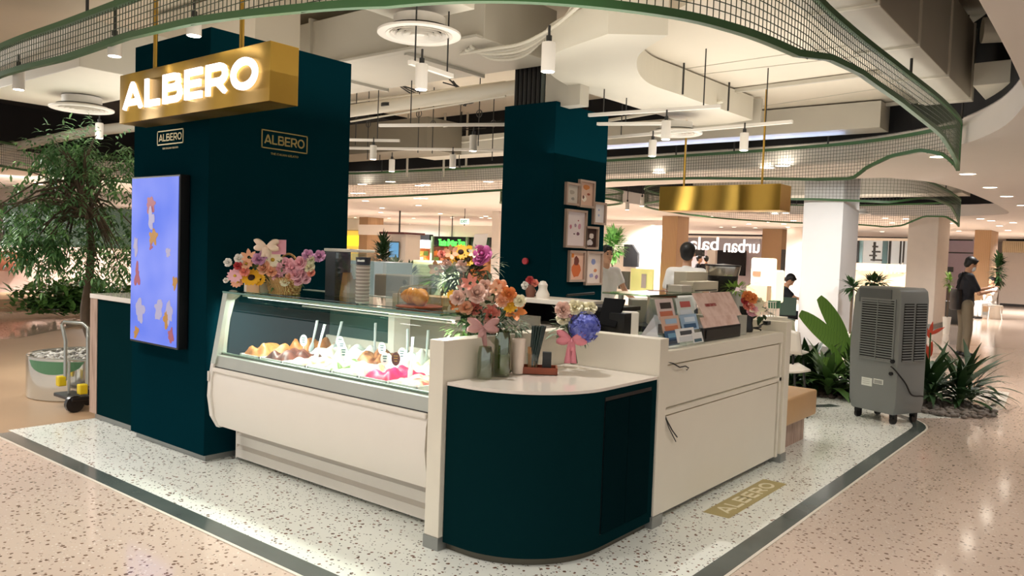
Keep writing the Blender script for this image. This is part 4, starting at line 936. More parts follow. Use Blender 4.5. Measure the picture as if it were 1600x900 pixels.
def add_flower(root, kind, c, d, r, mat, stem_to=None):
    if kind == 'rose': rose_mb(c, d, r).build('rose', mat, root, smooth=True, auto=False)
    elif kind == 'daisy' or kind == 'sunflower':
        o = daisy_mb(c, d, r, 16 if kind == 'sunflower' else 12).build('sunflower' if kind == 'sunflower' else 'daisy', mat, root, smooth=True, auto=False)
        dd = Vector(d).normalized(); MB().sph(Vector(c)+dd*r*0.05, r*(0.36 if kind == 'sunflower' else 0.2), 12, 6, (1, 1, 0.5), lookrot(dd)).build('flower_centre', M('centre_brown', (50, 26, 14), 0.8) if kind == 'sunflower' else M('centre_yellow', (206, 168, 50), 0.8), o, smooth=True)
    elif kind == 'lily':
        m = daisy_mb(c, d, r, 6, 0.3, 0.5); m.build('lily', mat, root, smooth=True, auto=False)
    if stem_to is not None:
        MB().tube([Vector(c), (Vector(c)+Vector(stem_to))/2+Vector((0, 0, 0.01)), stem_to], 0.0035, 5).build('stem', m_stem, root)
def foliage(root, centre, rad, n, mat, ln=0.09, w=0.028, up=0.35, name='foliage', sq=(1, 1, 0.8), inner=0.5):
    m = MB(); c = Vector(centre)
    for _ in range(n):
        v = Vector((R.gauss(0, 1), R.gauss(0, 1), R.gauss(0, 1)+up)).normalized()
        p = c+Vector((v.x*sq[0], v.y*sq[1], v.z*sq[2]))*rad*R.uniform(inner, 1)
        m.leaf(p, v+Vector((R.uniform(-.4, .4), R.uniform(-.4, .4), R.uniform(-.2, .3))), ln*R.uniform(0.7, 1.2), w*R.uniform(0.7, 1.2), 0.5, 3)
    return m.build(name, mat, root)
FACE = Vector((0.62, -0.78, 0.25))
def bow(root, c, s_, mat, face=FACE, tails=0.5):
    c = Vector(c); f_ = Vector(face).normalized(); side = f_.cross(Vector((0, 0, 1))).normalized(); up = Vector((0, 0, 1)); m = MB()
    for sg_ in (-1, 1):
        for k in range(2):
            up_ = (0.55, -0.15)[k]
            def fn(u, v, sg_=sg_, up_=up_):
                w = s_*(0.10+0.62*math.sin(PI*min(1, u*0.9+0.05))**0.8)
                return c+side*sg_*s_*1.15*u+up*(up_*s_*u+w*(v-0.5))+f_*(0.02*math.sin(PI*v)+0.015*math.sin(PI*u)+0.004*math.sin(9*v))
            m.grid(fn, 7, 6)
    for sg_ in (-1, 1):
        pts = [c+side*sg_*s_*0.25*t+up*(-s_*2.0*tails*t*(1.2))+f_*(0.02+0.01*math.sin(6*t)) for t in [i/6 for i in range(7)]]
        vs = []
        for i, p in enumerate(pts): vs += [p-side*s_*0.20, p+side*s_*0.26]
        m.add(vs, [(2*i, 2*i+1, 2*i+3, 2*i+2) for i in range(6)])
    m.sph(c+f_*0.012, s_*0.12, 10, 6)
    m.build('ribbon_bow', mat, root, smooth=True, solid=0.001)

P_ = {'pink': pet('pink', (255, 192, 202)), 'peach': pet('peach', (246, 184, 146)), 'cream': pet('cream', (250, 240, 208)), 'blush': pet('blush', (240, 204, 188)), 'coral': pet('coral', (240, 150, 132)), 'orange': pet('orange', (238, 150, 84)),
      'yellow': pet('yellow', (238, 180, 30)), 'magenta': pet('magenta', (206, 104, 164)), 'lilac': pet('lilac', (214, 160, 196)), 'white': pet('white', (244, 240, 232)), 'red': pet('red', (196, 70, 72)), 'blue': pet('blue', (92, 98, 196))}
def bloom_at(root, px, py, dep, kind, col, rpx, face=None, stem=None):
    p = at(px, py, dep); r = rpx*dep/FPX
    r *= 1.22
    f_ = Vector(face) if face else FACE+Vector((R.uniform(-.35, .35), R.uniform(-.35, .35), R.uniform(-.1, .4)))
    add_flower(root, kind, p, f_, r, P_[col], stem)
# --- flower basket on the display case
dep = (Vector((-4.33, 3.2, 1.3))-CAM).dot(FW)
b = thing('flower_basket', 'wicker basket of pink roses with sunflower on the left end of the display case', 'flower basket', (-4.44, 3.15, 1.21))
base = [(-0.16, 0), (0.16, 0)]
m = MB(); cx, cy = -4.44, 3.15
m.lathe([(0.105, 1.212), (0.125, 1.24), (0.135, 1.29), (0.145, 1.31), (0.148, 1.325), (0.13, 1.33), (0.12, 1.30)], (cx, cy, 0), 30, sx=1.0, sy=0.75, cap=False)
m_wick = ramp_mat('wicker', 'wave', [(0.0, (170, 112, 54)), (0.5, (222, 170, 102)), (1.0, (240, 202, 138))], nscale=30, rough=0.7, dist=5, bump=0.8)
m.build('wicker_bowl', m_wick, b, smooth=True)
wr = MB()
for k in range(5): 
    z = 1.22+0.022*k; rr = 0.112+0.006*k; wr.tube([(cx+(rr+0.004*(i % 2))*math.cos(2*PI*i/36), cy+(rr+0.004*(i % 2))*0.75*math.sin(2*PI*i/36), z) for i in range(37)], 0.006, 6)
wr.build('woven_rings', m_wick, b, smooth=True)
hd = [(cx-0.13*math.cos(t), cy+0.03, 1.32+0.16*math.sin(t)) for t in [PI*i/14 for i in range(15)]]
MB().tube(hd, 0.008, 8).build('basket_handle', m_wick, b, smooth=True)
foliage(b, (cx, cy, 1.34), 0.13, 60, m_leafm, 0.06, 0.02)
for (px, py, k, c_, r_) in ((440, 421, 'rose', 'pink', 9), (462, 429, 'rose', 'pink', 9), (478, 418, 'rose', 'pink', 9), (436, 438, 'rose', 'blush', 7), (424, 424, 'rose', 'peach', 8), (447, 414, 'rose', 'pink', 12), (433, 429, 'rose', 'pink', 9), (457, 419, 'rose', 'pink', 11), (469, 411, 'rose', 'pink', 10), (472, 427, 'rose', 'pink', 10), (455, 432, 'rose', 'peach', 8), (483, 417, 'rose', 'cream', 8), (486, 405, 'rose', 'cream', 7), (481, 398, 'rose', 'lilac', 8), (499, 400, 'rose', 'lilac', 9), (478, 436, 'rose', 'pink', 7), (486, 426, 'rose', 'coral', 6), (426, 406, 'daisy', 'cream', 13), (412, 418, 'rose', 'peach', 10), (466, 438, 'rose', 'pink', 8), (445, 440, 'rose', 'cream', 7)):
    bloom_at(b, px, py, dep-0.05-0.04*R.random(), k, c_, r_, stem=(cx, cy, 1.30))
# --- gift box arrangement left of it
g = thing('flower_gift_box', 'white card gift box with arched handle, bow and sunflower beside the wicker basket', 'flower box', (-4.66, 3.12, 1.21))
m_card = M('card_cream', (240, 222, 206), 0.6); m_wrap = M('kraft_wrap', (222, 176, 130), 0.6)
MB().box((-4.74, 3.04, 1.212), (-4.56, 3.20, 1.285)).build('box', m_card, g, bev=0.004)
MB().box((-4.70, 3.034, 1.214), (-4.555, 3.04, 1.283)).build('kraft_panel', m_wrap, g)
ha = [(-4.73+0.17*(1-math.cos(t))*0.5*2*0.62, 3.15, 1.285+0.24*math.sin(t)) for t in [PI*i/12 for i in range(13)]]
m = MB(); vs = []
for p in ha: vs += [(p[0], p[1]-0.03, p[2]), (p[0], p[1]+0.03, p[2])]
m.add(vs, [(2*i, 2*i+1, 2*i+3, 2*i+2) for i in range(12)]); m.build('arched_handle', m_card, g, smooth=True, solid=0.004)
bow(g, at(417, 386, dep-0.12), 0.07, M('ribbon_cream', (240, 214, 190), 0.4), tails=0.4)
q = at(436, 386, dep-0.1); MB().obox(q, (0.09*0.8, 0.055, 0), (0.01, -0.01, 0), (0, 0, 0.095)).build('pink_card', M('card_pink', (226, 160, 176), 0.6), g)
foliage(g, at(398, 425, dep-0.05), 0.09, 40, m_leafd, 0.06, 0.02)
for (px, py, k, c_, r_) in ((393, 434, 'sunflower', 'yellow', 13), (405, 436, 'sunflower', 'yellow', 9), (367, 431, 'daisy', 'pink', 10), (371, 441, 'daisy', 'peach', 9), (356, 410, 'rose', 'white', 6), (374, 404, 'rose', 'white', 7), (353, 438, 'rose', 'white', 4), (372, 415, 'rose', 'red', 6), (385, 412, 'daisy', 'peach', 9), (382, 424, 'rose', 'coral', 7), (404, 405, 'rose', 'lilac', 9), (412, 398, 'rose', 'lilac', 7), (389, 402, 'lily', 'peach', 10)):
    bloom_at(g, px, py, dep-0.08-0.04*R.random(), k, c_, r_, stem=(-4.54, 3.15, 1.28))
# --- hand bouquet with mauve bow and peach roses, in front on the corner cabinet wall
bd = (Vector((-2.80, 3.45, 1.2))-CAM).dot(FW)
q1 = thing('flower_bouquet', 'large bouquet of peach and coral roses with mauve ribbon by the corner cabinet', 'bouquet', (-2.76, 3.35, 0.876))
ctr = at(755, 490, bd-0.02)
foliage(q1, ctr, 0.17, 340, m_leafd, 0.05, 0.022, sq=(1, 1, 0.7), up=0.1); foliage(q1, at(800, 508, bd), 0.09, 120, m_leafg, 0.04, 0.018, name='grey_foliage', up=0.1); foliage(q1, at(722, 512, bd), 0.10, 160, m_leafm, 0.045, 0.014, name='fine_foliage', up=0.1)
tie = at(758, 528, bd-0.05)
for (px, py, k, c_, r_) in ((728, 481, 'rose', 'peach', 10), (742, 481, 'rose', 'coral', 11), (768, 489, 'rose', 'coral', 12), (744, 497, 'rose', 'cream', 8), (745, 458, 'rose', 'blush', 15), (715, 465, 'rose', 'blush', 11), (712, 476, 'lily', 'orange', 11), (704, 492, 'lily', 'cream', 12), (780, 448, 'rose', 'peach', 12), (735, 443, 'lily', 'coral', 12),
                        (805, 484, 'lily', 'orange', 16), (795, 460, 'rose', 'orange', 11), (770, 462, 'lily', 'blush', 13), (760, 472, 'lily', 'cream', 11), (785, 470, 'rose', 'peach', 9), (707, 461, 'daisy', 'yellow', 8), (797, 478, 'daisy', 'yellow', 10), (763, 503, 'rose', 'blush', 7), (757, 447, 'rose', 'blush', 10), (724, 452, 'lily', 'blush', 9), (812, 470, 'rose', 'cream', 9), (775, 452, 'lily', 'peach', 10)):
    bloom_at(q1, px, py, bd-0.10-0.08*R.random(), k, c_, r_, stem=tie)
bow(q1, at(755, 512, bd-0.22), 0.075, M('ribbon_mauve', (196, 146, 142), 0.4), tails=0.9)
a_, b_ = at(765, 532, bd-0.16), at(756, 545, bd-0.16)
MB().obox(at(764, 541, bd-0.2), (0.075*0.62, 0.075*0.4, -0.05), (0.003, -0.003, 0), (0.02, 0.012, 0.05)).build('gift_tag', m_card, q1)
MB().tube([tie, (tie+Vector((-2.675, 3.36, 0.9)))/2, (-2.675, 3.36, 0.885)], [0.02, 0.016, 0.018], 10).build('stem_bundle', m_stem, q1)
# glass vases
def vase(label, px, py, ht, r, mt, water=None):
    p = onx(px, py, -2.665); c = thing('glass_vase', label, 'vase', (p.x, p.y, 0.876))
    MB().lathe([(r*0.9, 0.876), (r, 0.885), (r, 0.876+ht*0.8), (r*0.8, 0.876+ht), (r*0.77, 0.876+ht), (r*0.95, 0.876+ht*0.8), (r*0.95, 0.89), (0.001, 0.888)], (p.x, p.y, 0), 20, cap=False).build('glass_body', mt, c, smooth=True)
    if water:
        MB().lathe([(r*0.9, 0.89), (r*0.9, 0.876+ht*0.5), (0.001, 0.876+ht*0.5)], (p.x, p.y, 0), 16).build('water', water, c, smooth=True)
        for k in range(4): MB().tube([(p.x+0.012*(k-1.5), p.y, 0.89), (p.x+0.01*(k-1.5), p.y+0.01, 0.876+ht*0.95)], 0.004, 6).build('stem', m_stem, c)
    return c
m_vg = glass('vase_glass', (196, 206, 170), 0.75)
vase('clear ribbed glass vase under the mauve ribbon', 757, 584, 0.17, 0.04, glass('vase_clear', (206, 212, 196), 0.75))
vase('square-shouldered greenish glass vase half filled with water', 784, 580, 0.24, 0.045, m_vg, M('green_water', (150, 150, 60), 0.1))
p = onx(800, 570, -2.64)
t = thing('paper_cup_stack', 'cream paper tube standing behind the greenish vase', 'cup stack', (p.x-0.02, p.y+0.08, 0.876)); MB().lathe([(0.03, 0.877), (0.038, 1.07), (0.034, 1.07), (0.027, 0.9)], (p.x-0.02, p.y+0.08, 0), 20).build('cups', m_card, t, smooth=True)
# wooden tray with cutlery holder and straws
p = onx(838, 578, -2.60)
tr = thing('wooden_tray', 'small brown wooden tray holding wooden spoons and straws', 'tray', (p.x, p.y, 0.876))
m_tray = M('tray_wood', (142, 66, 34), 0.4, var=0.2, vscale=12); ax = Vector((0.95, 0.0, 0)); u = Vector((0.80, 0.6, 0)).normalized(); v = Vector((-0.6, 0.8, 0)).normalized()
pc = Vector((p.x-0.0, p.y+0.02, 0.878)); m = MB()
m.obox(pc+Vector((0, 0, 0.004)), u*0.20, v*0.12, (0, 0, 0.008))
for s_ in (-1, 1): m.obox(pc+v*s_*0.06+Vector((0, 0, 0.018)), u*0.21, v*0.01, (0, 0, 0.036)); m.obox(pc+u*s_*0.10+Vector((0, 0, 0.018)), u*0.01, v*0.13, (0, 0, 0.036))
m.build('tray_body', m_tray, tr)
hc = pc-u*0.035
ch = thing('spoon_holder', 'dark cup of wooden spoons and black straws standing in the tray', 'holder', (hc.x, hc.y, 0.886))
MB().lathe([(0.033, 0.887), (0.036, 0.985), (0.032, 0.985), (0.030, 0.90)], (hc.x, hc.y, 0), 18).build('cup', m_clear, ch, smooth=True)
for k in range(9):
    a_ = 2*PI*k/9; MB().obox((hc.x+0.022*math.cos(a_), hc.y+0.022*math.sin(a_), 0.955), (0.012, 0, 0.002), (0, 0.004, 0), (0.006*math.cos(a_), 0.0, 0.13)).build('wooden_spoon', M('spoon_wood', (212, 160, 112), 0.6), ch)
for k in range(14):
    a_ = 2*PI*k/14; MB().tube([(hc.x+0.015*math.cos(a_), hc.y+0.015*math.sin(a_), 0.90), (hc.x+0.035*math.cos(a_)+0.03, hc.y+0.035*math.sin(a_)+0.01, 1.14)], 0.006, 6).build('straw', M('straw_dark', (30, 52, 48), 0.4), ch)
hb = pc+u*0.045+v*0.02
MBx = MB().obox((hb.x, hb.y, 0.94), u*0.05, v*0.04, (0, 0, 0.105)); tag(MBx.build('napkin_box', M('box_dark', (46, 48, 46), 0.5)), 'small dark box at the right end of the tray', 'box')
# hydrangea bouquet
hd_ = (Vector((-2.5, 3.85, 1.1))-CAM).dot(FW)
h = thing('flower_bouquet', 'bouquet with a big blue hydrangea, cream roses and pink bow against the corner wall', 'bouquet', (-2.52, 3.82, 0.876))
hcn = at(913, 511, hd_-0.12); hr = 25*hd_/FPX; m = MB()
m.sph(hcn, hr*0.82, 14, 10)
for _ in range(230):
    v_ = Vector((R.gauss(0, 1), R.gauss(0, 1), R.gauss(0, 1))).normalized(); c_ = hcn+v_*hr*0.95; d_, a__, b__ = frame_of(v_); rot = R.uniform(0, PI)
    for k in range(4):
        th = rot+PI/2*k; o_ = a__*math.cos(th)+b__*math.sin(th); s2 = d_.cross(o_)
        m.add([c_, c_+o_*0.007+s2*0.006+d_*0.002, c_+o_*0.014+d_*R.uniform(0, 0.005), c_+o_*0.007-s2*0.006+d_*0.002], [(0, 1, 2, 3)])
m.build('hydrangea', ramp_mat('hydrangea_blue', 'noise', [(0.3, (70, 78, 170)), (0.5, (106, 116, 206)), (0.7, (150, 158, 224))], nscale=30, rough=0.6), h)
foliage(h, at(890, 512, hd_), 0.10, 60, m_leafg, 0.07, 0.03)
for (px, py, k, c_, r_) in ((880, 484, 'rose', 'blush', 12), (880, 497, 'rose', 'cream', 10), (898, 480, 'rose', 'cream', 11), (910, 481, 'rose', 'cream', 10), (923, 481, 'rose', 'cream', 9), (894, 490, 'rose', 'pink', 7), (905, 490, 'rose', 'white', 8)):
    bloom_at(h, px, py, hd_-0.10-0.05*R.random(), k, c_, r_, stem=at(893, 535, hd_-0.02))
bow(h, at(893, 531, hd_-0.16), 0.075, M('ribbon_pink', (232, 142, 154), 0.4), tails=0.75)
MB().tube([at(893, 532, hd_-0.03), at(897, 568, hd_-0.02)], [0.015, 0.022], 10).build('stem_bundle', m_stem, h)

# --- things on the glass top
z0 = 1.212
def lbox(c, ux_, L_, W_, H_, z): 
    u = Vector(ux_).normalized(); v = Vector((-u.y, u.x, 0)); return MB().obox((c[0], c[1], z+H_/2), u*L_, v*W_, (0, 0, H_))
c = thing('acrylic_dispenser', 'tall clear acrylic cone dispenser with dark panel on the glass top', 'dispenser', (-4.12, 3.4, z0))
lbox((-4.20, 3.40), (1, 0, 0), 0.10, 0.13, 0.30, z0).build('dark_panel', M('panel_slate', (70, 76, 84), 0.3), c)
m = MB(); m.box((-4.14, 3.33, z0), (-3.92, 3.335, z0+0.29)); m.box((-3.925, 3.33, z0), (-3.92, 3.47, z0+0.29)); m.box((-4.14, 3.465, z0), (-3.92, 3.47, z0+0.29)); m.box((-4.02, 3.33, z0), (-4.015, 3.47, z0+0.29)); m.build('clear_body', m_clear, c)
MB().box((-4.26, 3.325, z0+0.295), (-3.92, 3.475, z0+0.315)).build('lid', m_whitem, c, bev=0.004)
MB().extr([(-4.13, z0), (-4.03, z0), (-4.03, z0+0.14), (-4.10, z0+0.16)], 'y', 3.36, 3.44).build('wooden_holder', M('holder_oak', (206, 150, 94), 0.5), c)
MB().lathe([(0.012, z0+0.12), (0.03, z0+0.22)], (-4.03, 3.40, 0), 14).build('cone_stack', M('cone_cream', (238, 226, 214), 0.6), c, smooth=True)
p = onz(566, 474, z0)
c = thing('cup_stack', 'tall stack of striped paper cups topped by a dark cup', 'cup stack', (p.x, p.y, z0))
for k in range(22):
    zz = z0+0.002+k*0.0102; MB().lathe([(0.038, zz), (0.044, zz+0.009), (0.041, zz+0.009)], (p.x, p.y, 0), 20).build('paper_cup', (M('cup_grey', (178, 166, 156), 0.5) if k % 2 else M('cup_white', (234, 226, 216), 0.5)), c)
MB().lathe([(0.040, z0+0.228), (0.044, z0+0.268), (0.046, z0+0.272), (0.001, z0+0.274)], (p.x, p.y, 0), 20).build('dark_cup', M('cup_navy', (34, 40, 56), 0.4), c, smooth=True)
MB().obox((p.x+0.02, p.y-0.036, z0+0.252), (0.04, 0.02, 0), (0.001, -0.002, 0), (0, 0, 0.012)).build('cup_mark', m_tag, c)
c = thing('acrylic_case', 'clear acrylic case with trays beside the cup stack', 'acrylic case', (-3.42, 3.45, z0))
xs = (-3.66, -3.16); m = MB()
for x in (-3.66, -3.42, -3.165): m.box((x, 3.34, z0), (x+0.005, 3.56, z0+0.24))
m.box((-3.66, 3.34, z0), (-3.16, 3.344, z0+0.24)); m.box((-3.66, 3.556, z0), (-3.16, 3.56, z0+0.24)); m.build('clear_panels', m_clear, c)
MB().box((-3.63, 3.37, z0), (-3.2, 3.53, z0+0.05)).build('wooden_base', M('base_wood', (214, 168, 118), 0.5), c)
p = onz(655, 480, z0)
c = thing('croissant_dome', 'clear dome over two croissants on a reddish plate', 'cake dome', (p.x, p.y, z0))
MB().lathe([(0.001, z0), (0.13, z0), (0.135, z0+0.008), (0.12, z0+0.012), (0.001, z0+0.012)], (p.x, p.y, 0), 30).build('plate', M('plate_red', (150, 70, 48), 0.3), c, smooth=True)
MB().lathe([(0.125, z0+0.013), (0.125, z0+0.08), (0.11, z0+0.115), (0.05, z0+0.125), (0.001, z0+0.13)], (p.x, p.y, 0), 30, cap=False).build('dome', m_clear, c, smooth=True)
def croissant(label, cx, cy, rot, z):
    m = MB(); pts = []; rs = []
    for i in range(17):
        t = i/16; a_ = (t-0.5)*2.4; pts.append(Vector((cx+0.06*math.sin(a_)*math.cos(rot)-0.04*math.cos(a_)*math.sin(rot), cy+0.05*math.sin(a_)*math.sin(rot)+0.04*math.cos(a_)*math.cos(rot), z+0.047)))
        rs.append(0.014+0.034*math.sin(PI*t)*(1+0.14*((i//2) % 2)))
    m.tube(pts, rs, 12); tag(m.build('croissant', ramp_mat('croissant_crust', 'noise', [(0.35, (214, 128, 40)), (0.65, (240, 176, 84))], nscale=20, rough=0.5), smooth=True), label, 'croissant', 'croissants under the dome')
croissant('left croissant under the clear dome', p.x-0.06, p.y-0.03, 0.3, z0+0.012); croissant('right croissant under the clear dome', p.x+0.05, p.y+0.01, 2.6, z0+0.012)
c = thing('white_box', 'white product box standing behind the acrylic case', 'box', (-3.3, 3.75, 1.0))
# rear worktop of the kiosk behind the case
wk = thing('rear_counter', 'low white work counter behind the display case', 'counter', (-3.6, 4.6, 0))
MB().box((-4.95, 4.6, 0.05), (-3.35, 5.15, 0.98)).build('body', m_offw, wk); MB().box((-4.97, 4.58, 0.98), (-3.33, 5.17, 1.02)).build('worktop', m_stone, wk); MB().box((-4.9, 4.64, 0), (-3.4, 5.1, 0.05)).build('plinth', m_plinth, wk)
bpy.data.objects.remove(c)
a_ = ony(585, 428, 4.7); b_ = ony(640, 452, 4.7)
c = thing('white_appliance', 'white box appliance with round grey dial behind the cups', 'appliance', ((a_.x+b_.x)/2, 4.8, 1.02))
MB().box((a_.x, 4.7, 1.02), (b_.x, 5.0, a_.z)).build('body', m_whitel, c, bev=0.01); q = ony(634, 441, 4.7); MB().tube([(q.x, 4.7, q.z), (q.x, 4.685, q.z)], 0.022, 16).build('dial', m_caseg, c)
q = ony(659, 450, 4.8); q.x = min(q.x, -3.45); c = thing('spoon_cup', 'cup of red spoons behind the croissant dome', 'cup', (q.x, q.y, 1.02))
MB().lathe([(0.035, 1.02), (0.045, 1.14), (0.04, 1.14)], (q.x, q.y, 0), 16).build('cup', m_clear, c, smooth=True)
for k in range(8): MB().tube([(q.x+0.02*math.cos(k), q.y+0.02*math.sin(k), 1.03), (q.x+0.045*math.cos(k), q.y+0.045*math.sin(k), 1.22)], 0.006, 6).build('spoon', M('spoon_red', (206, 70, 44), 0.4), c)
# bouquet with sunflowers and magenta bloom farther back, in a box on the rear counter
sd = 5.9; q = at(722, 470, sd)
pd_ = thing('gift_stand', 'white pedestal box with tan lid carrying the sunflower bouquet', 'pedestal', (q.x, q.y, 0))
MB().box((q.x-0.2, q.y-0.14, 0), (q.x+0.2, q.y+0.14, 1.14)).build('body', m_whitel, pd_, bev=0.004); MB().box((q.x-0.2, q.y-0.14, 1.141), (q.x+0.2, q.y+0.14, 1.165)).build('lid', m_wrap, pd_)
s = thing('flower_arrangement', 'tall arrangement of sunflowers, cream roses and one magenta bloom on the pedestal', 'flower arrangement', (q.x, q.y, 1.166))
foliage(s, at(722, 432, sd), 0.20, 260, m_leafd, 0.10, 0.03, sq=(1, 1, 0.6)); foliage(s, at(690, 440, sd-0.1), 0.09, 24, m_leafl, 0.13, 0.05, name='broad_leaves'); foliage(s, at(757, 415, sd), 0.14, 60, m_leafg, 0.07, 0.022, name='grey_foliage')
for (px, py, k, c_, r_) in ((697, 413, 'rose', 'blush', 8), (703, 421, 'rose', 'cream', 7), (711, 415, 'rose', 'cream', 6), (722, 416, 'rose', 'blush', 9), (716, 404, 'sunflower', 'yellow', 11), (731, 406, 'sunflower', 'yellow', 11), (720, 394, 'sunflower', 'yellow', 11), (732, 392, 'sunflower', 'yellow', 8), (753, 397, 'rose', 'magenta', 14), (749, 406, 'rose', 'magenta', 9), (681, 420, 'lily', 'peach', 11), (690, 397, 'rose', 'coral', 6), (705, 395, 'lily', 'peach', 10), (741, 395, 'lily', 'cream', 8), (700, 407, 'lily', 'orange', 7)):
    bloom_at(s, px, py, sd-0.12-0.06*R.random(), k, c_, r_, stem=(q.x, q.y, 1.2))
MB().obox(at(750, 378, sd), (0.09, 0.05, 0.01), (0.002, -0.003, 0), (0.012, 0.01, 0.12)).build('message_card', m_card, s)
m = MB().lathe([(0.09, 1.166), (0.12, 1.24), (0.11, 1.24)], (q.x, q.y, 0), 20); m.build('pot', M('pot_brown', (120, 90, 62), 0.6), s, smooth=True)
# back bar with white top
a_ = at(812, 464, 5.6); b_ = at(892, 474, 5.2)
bb = thing('back_bar', 'black open shelf unit with a white top in the middle of the kiosk', 'shelf unit', ((a_.x+b_.x)/2, a_.y, 0))
zt = 1.21
pa = onz(812, 464, zt); pb = onz(892, 473, zt)
X_a, X_b, Yb = pa.x, pb.x, (pa.y+pb.y)/2
MB().box((X_a, Yb, zt-0.03), (X_b, Yb+0.4, zt)).build('white_top', m_whitel, bb, bev=0.003)
MB().box((X_a, Yb+0.36, 0.0), (X_b+0.25, Yb+0.4, zt-0.03)).build('back_panel', m_blackp, bb); MB().box((X_a, Yb+0.02, 0), (X_a+0.03, Yb+0.36, zt-0.03)).build('side_panel', m_blackp, bb)
MB().box((X_b, Yb+0.0, zt-0.05), (X_b+0.28, Yb+0.4, zt-0.02)).build('black_top', m_blackp, bb, bev=0.003); MB().box((X_b+0.24, Yb+0.02, 0), (X_b+0.27, Yb+0.36, zt-0.05)).build('side_panel', m_blackp, bb)
MB().box((X_a+0.03, Yb+0.05, 0.95), (X_b+0.24, Yb+0.36, 0.97)).build('shelf', m_blackp, bb)
q = ony(848, 455, Yb+0.15); q.y = Yb+0.07; c = thing('figurine', 'small smooth white figurine on the white topped shelf', 'figurine', (q.x, q.y+0.08, zt)); MB().lathe([(0.05, zt), (0.052, zt+0.03), (0.035, zt+0.06), (0.032, zt+0.075), (0.036, zt+0.1), (0.02, zt+0.125), (0.001, zt+0.13)], (q.x, q.y+0.08, 0), 20).build('body', m_whitel, c, smooth=True)
q = ony(829, 455, Yb+0.15); q.y = Yb+0.05; c = thing('flower_vase', 'little vase with red and white blooms on the white topped shelf', 'vase', (q.x, q.y+0.1, zt)); MB().lathe([(0.03, zt), (0.04, zt+0.05), (0.02, zt+0.09)], (q.x, q.y+0.1, 0), 16).build('vase_body', M('vase_terracotta', (120, 76, 60), 0.6), c, smooth=True)
dq = (Vector((q.x, q.y+0.1, zt))-CAM).dot(FW)
for (px, py, c_, r_) in ((821, 446, 'white', 6), (828, 438, 'red', 6), (835, 442, 'coral', 6), (826, 452, 'red', 4), (833, 455, 'blush', 4)): bloom_at(c, px, py, dq, 'rose', c_, r_)
q = onz(895, 463, zt); a2 = onz(880, 466, zt)
tag(MB().tube([(a2.x, a2.y+0.05, zt+0.02), (q.x+0.12, q.y+0.12, zt+0.03)], 0.01, 8).build('serving_tongs', m_darkm), 'dark tongs lying on top of the shelf unit', 'tongs')
q = onz(850, 507, 1.09); q = Vector((-2.79, 4.03, 1.086)); qq = Vector((-2.77, 4.03, 1.086))
c = thing('drink_cup', 'clear plastic cup half full of white drink on the low wall', 'cup', (qq.x, 4.03, 1.086)); MB().lathe([(0.027, 1.087), (0.036, 1.17), (0.034, 1.17), (0.025, 1.09)], (qq.x, 4.03, 0), 18).build('cup_body', m_clear, c, smooth=True); MB().lathe([(0.025, 1.09), (0.029, 1.135), (0.001, 1.135)], (qq.x, 4.03, 0), 18).build('drink', m_whitel, c, smooth=True)
# tablet till
q = at(945, 500, 4.9)
c = thing('tablet_till', 'black tablet till seen from behind, tilted on its stand', 'till', (q.x, q.y, 1.0))
m = MB(); A = at(934, 508, 4.95); B = at(962, 514, 4.9); Cq = at(978, 470, 5.0); D = at(945, 467, 5.05); nn = (B-A).cross(D-A).normalized()*0.018
m.add([A, B, Cq, D, A+nn, B+nn, Cq+nn, D+nn], [(0, 1, 2, 3), (7, 6, 5, 4), (0, 4, 5, 1), (1, 5, 6, 2), (2, 6, 7, 3), (3, 7, 4, 0)]); m.build('tablet_body', M('matt_black', (16, 16, 17), 0.9, spec=0.1), c, bev=0.004)
m = MB(); A = at(958, 516, 4.95); m.obox(A+Vector((0.03, 0.03, -0.04)), (0.10, 0.02, 0), (-0.01, 0.1, 0), (0, 0, 0.30)); m.build('stand', m_blackp, c)
TS = thing('till_table', 'white till shelf behind the corner wall', 'shelf', (-2.95, 4.6, 0)); MB().box((-3.3, 4.35, 0.92), (-2.65, 5.4, 0.96)).build('shelf_board', m_whitel, TS); MB().box((-3.25, 4.4, 0), (-2.7, 5.35, 0.92)).build('body', m_offw, TS)
q = at(985, 498, 5.2); c = thing('card_printer', 'white narrow printer box right of the tablet till', 'printer', (q.x, q.y, 0.96)); lbox((q.x, q.y), (0.8, 0.6, 0), 0.10, 0.10, 0.22, 0.96).build('body', m_whitel, c, bev=0.006); lbox((q.x+0.01, q.y-0.055), (0.8, 0.6, 0), 0.03, 0.01, 0.12, 1.0).build('slot', m_darkm, c)
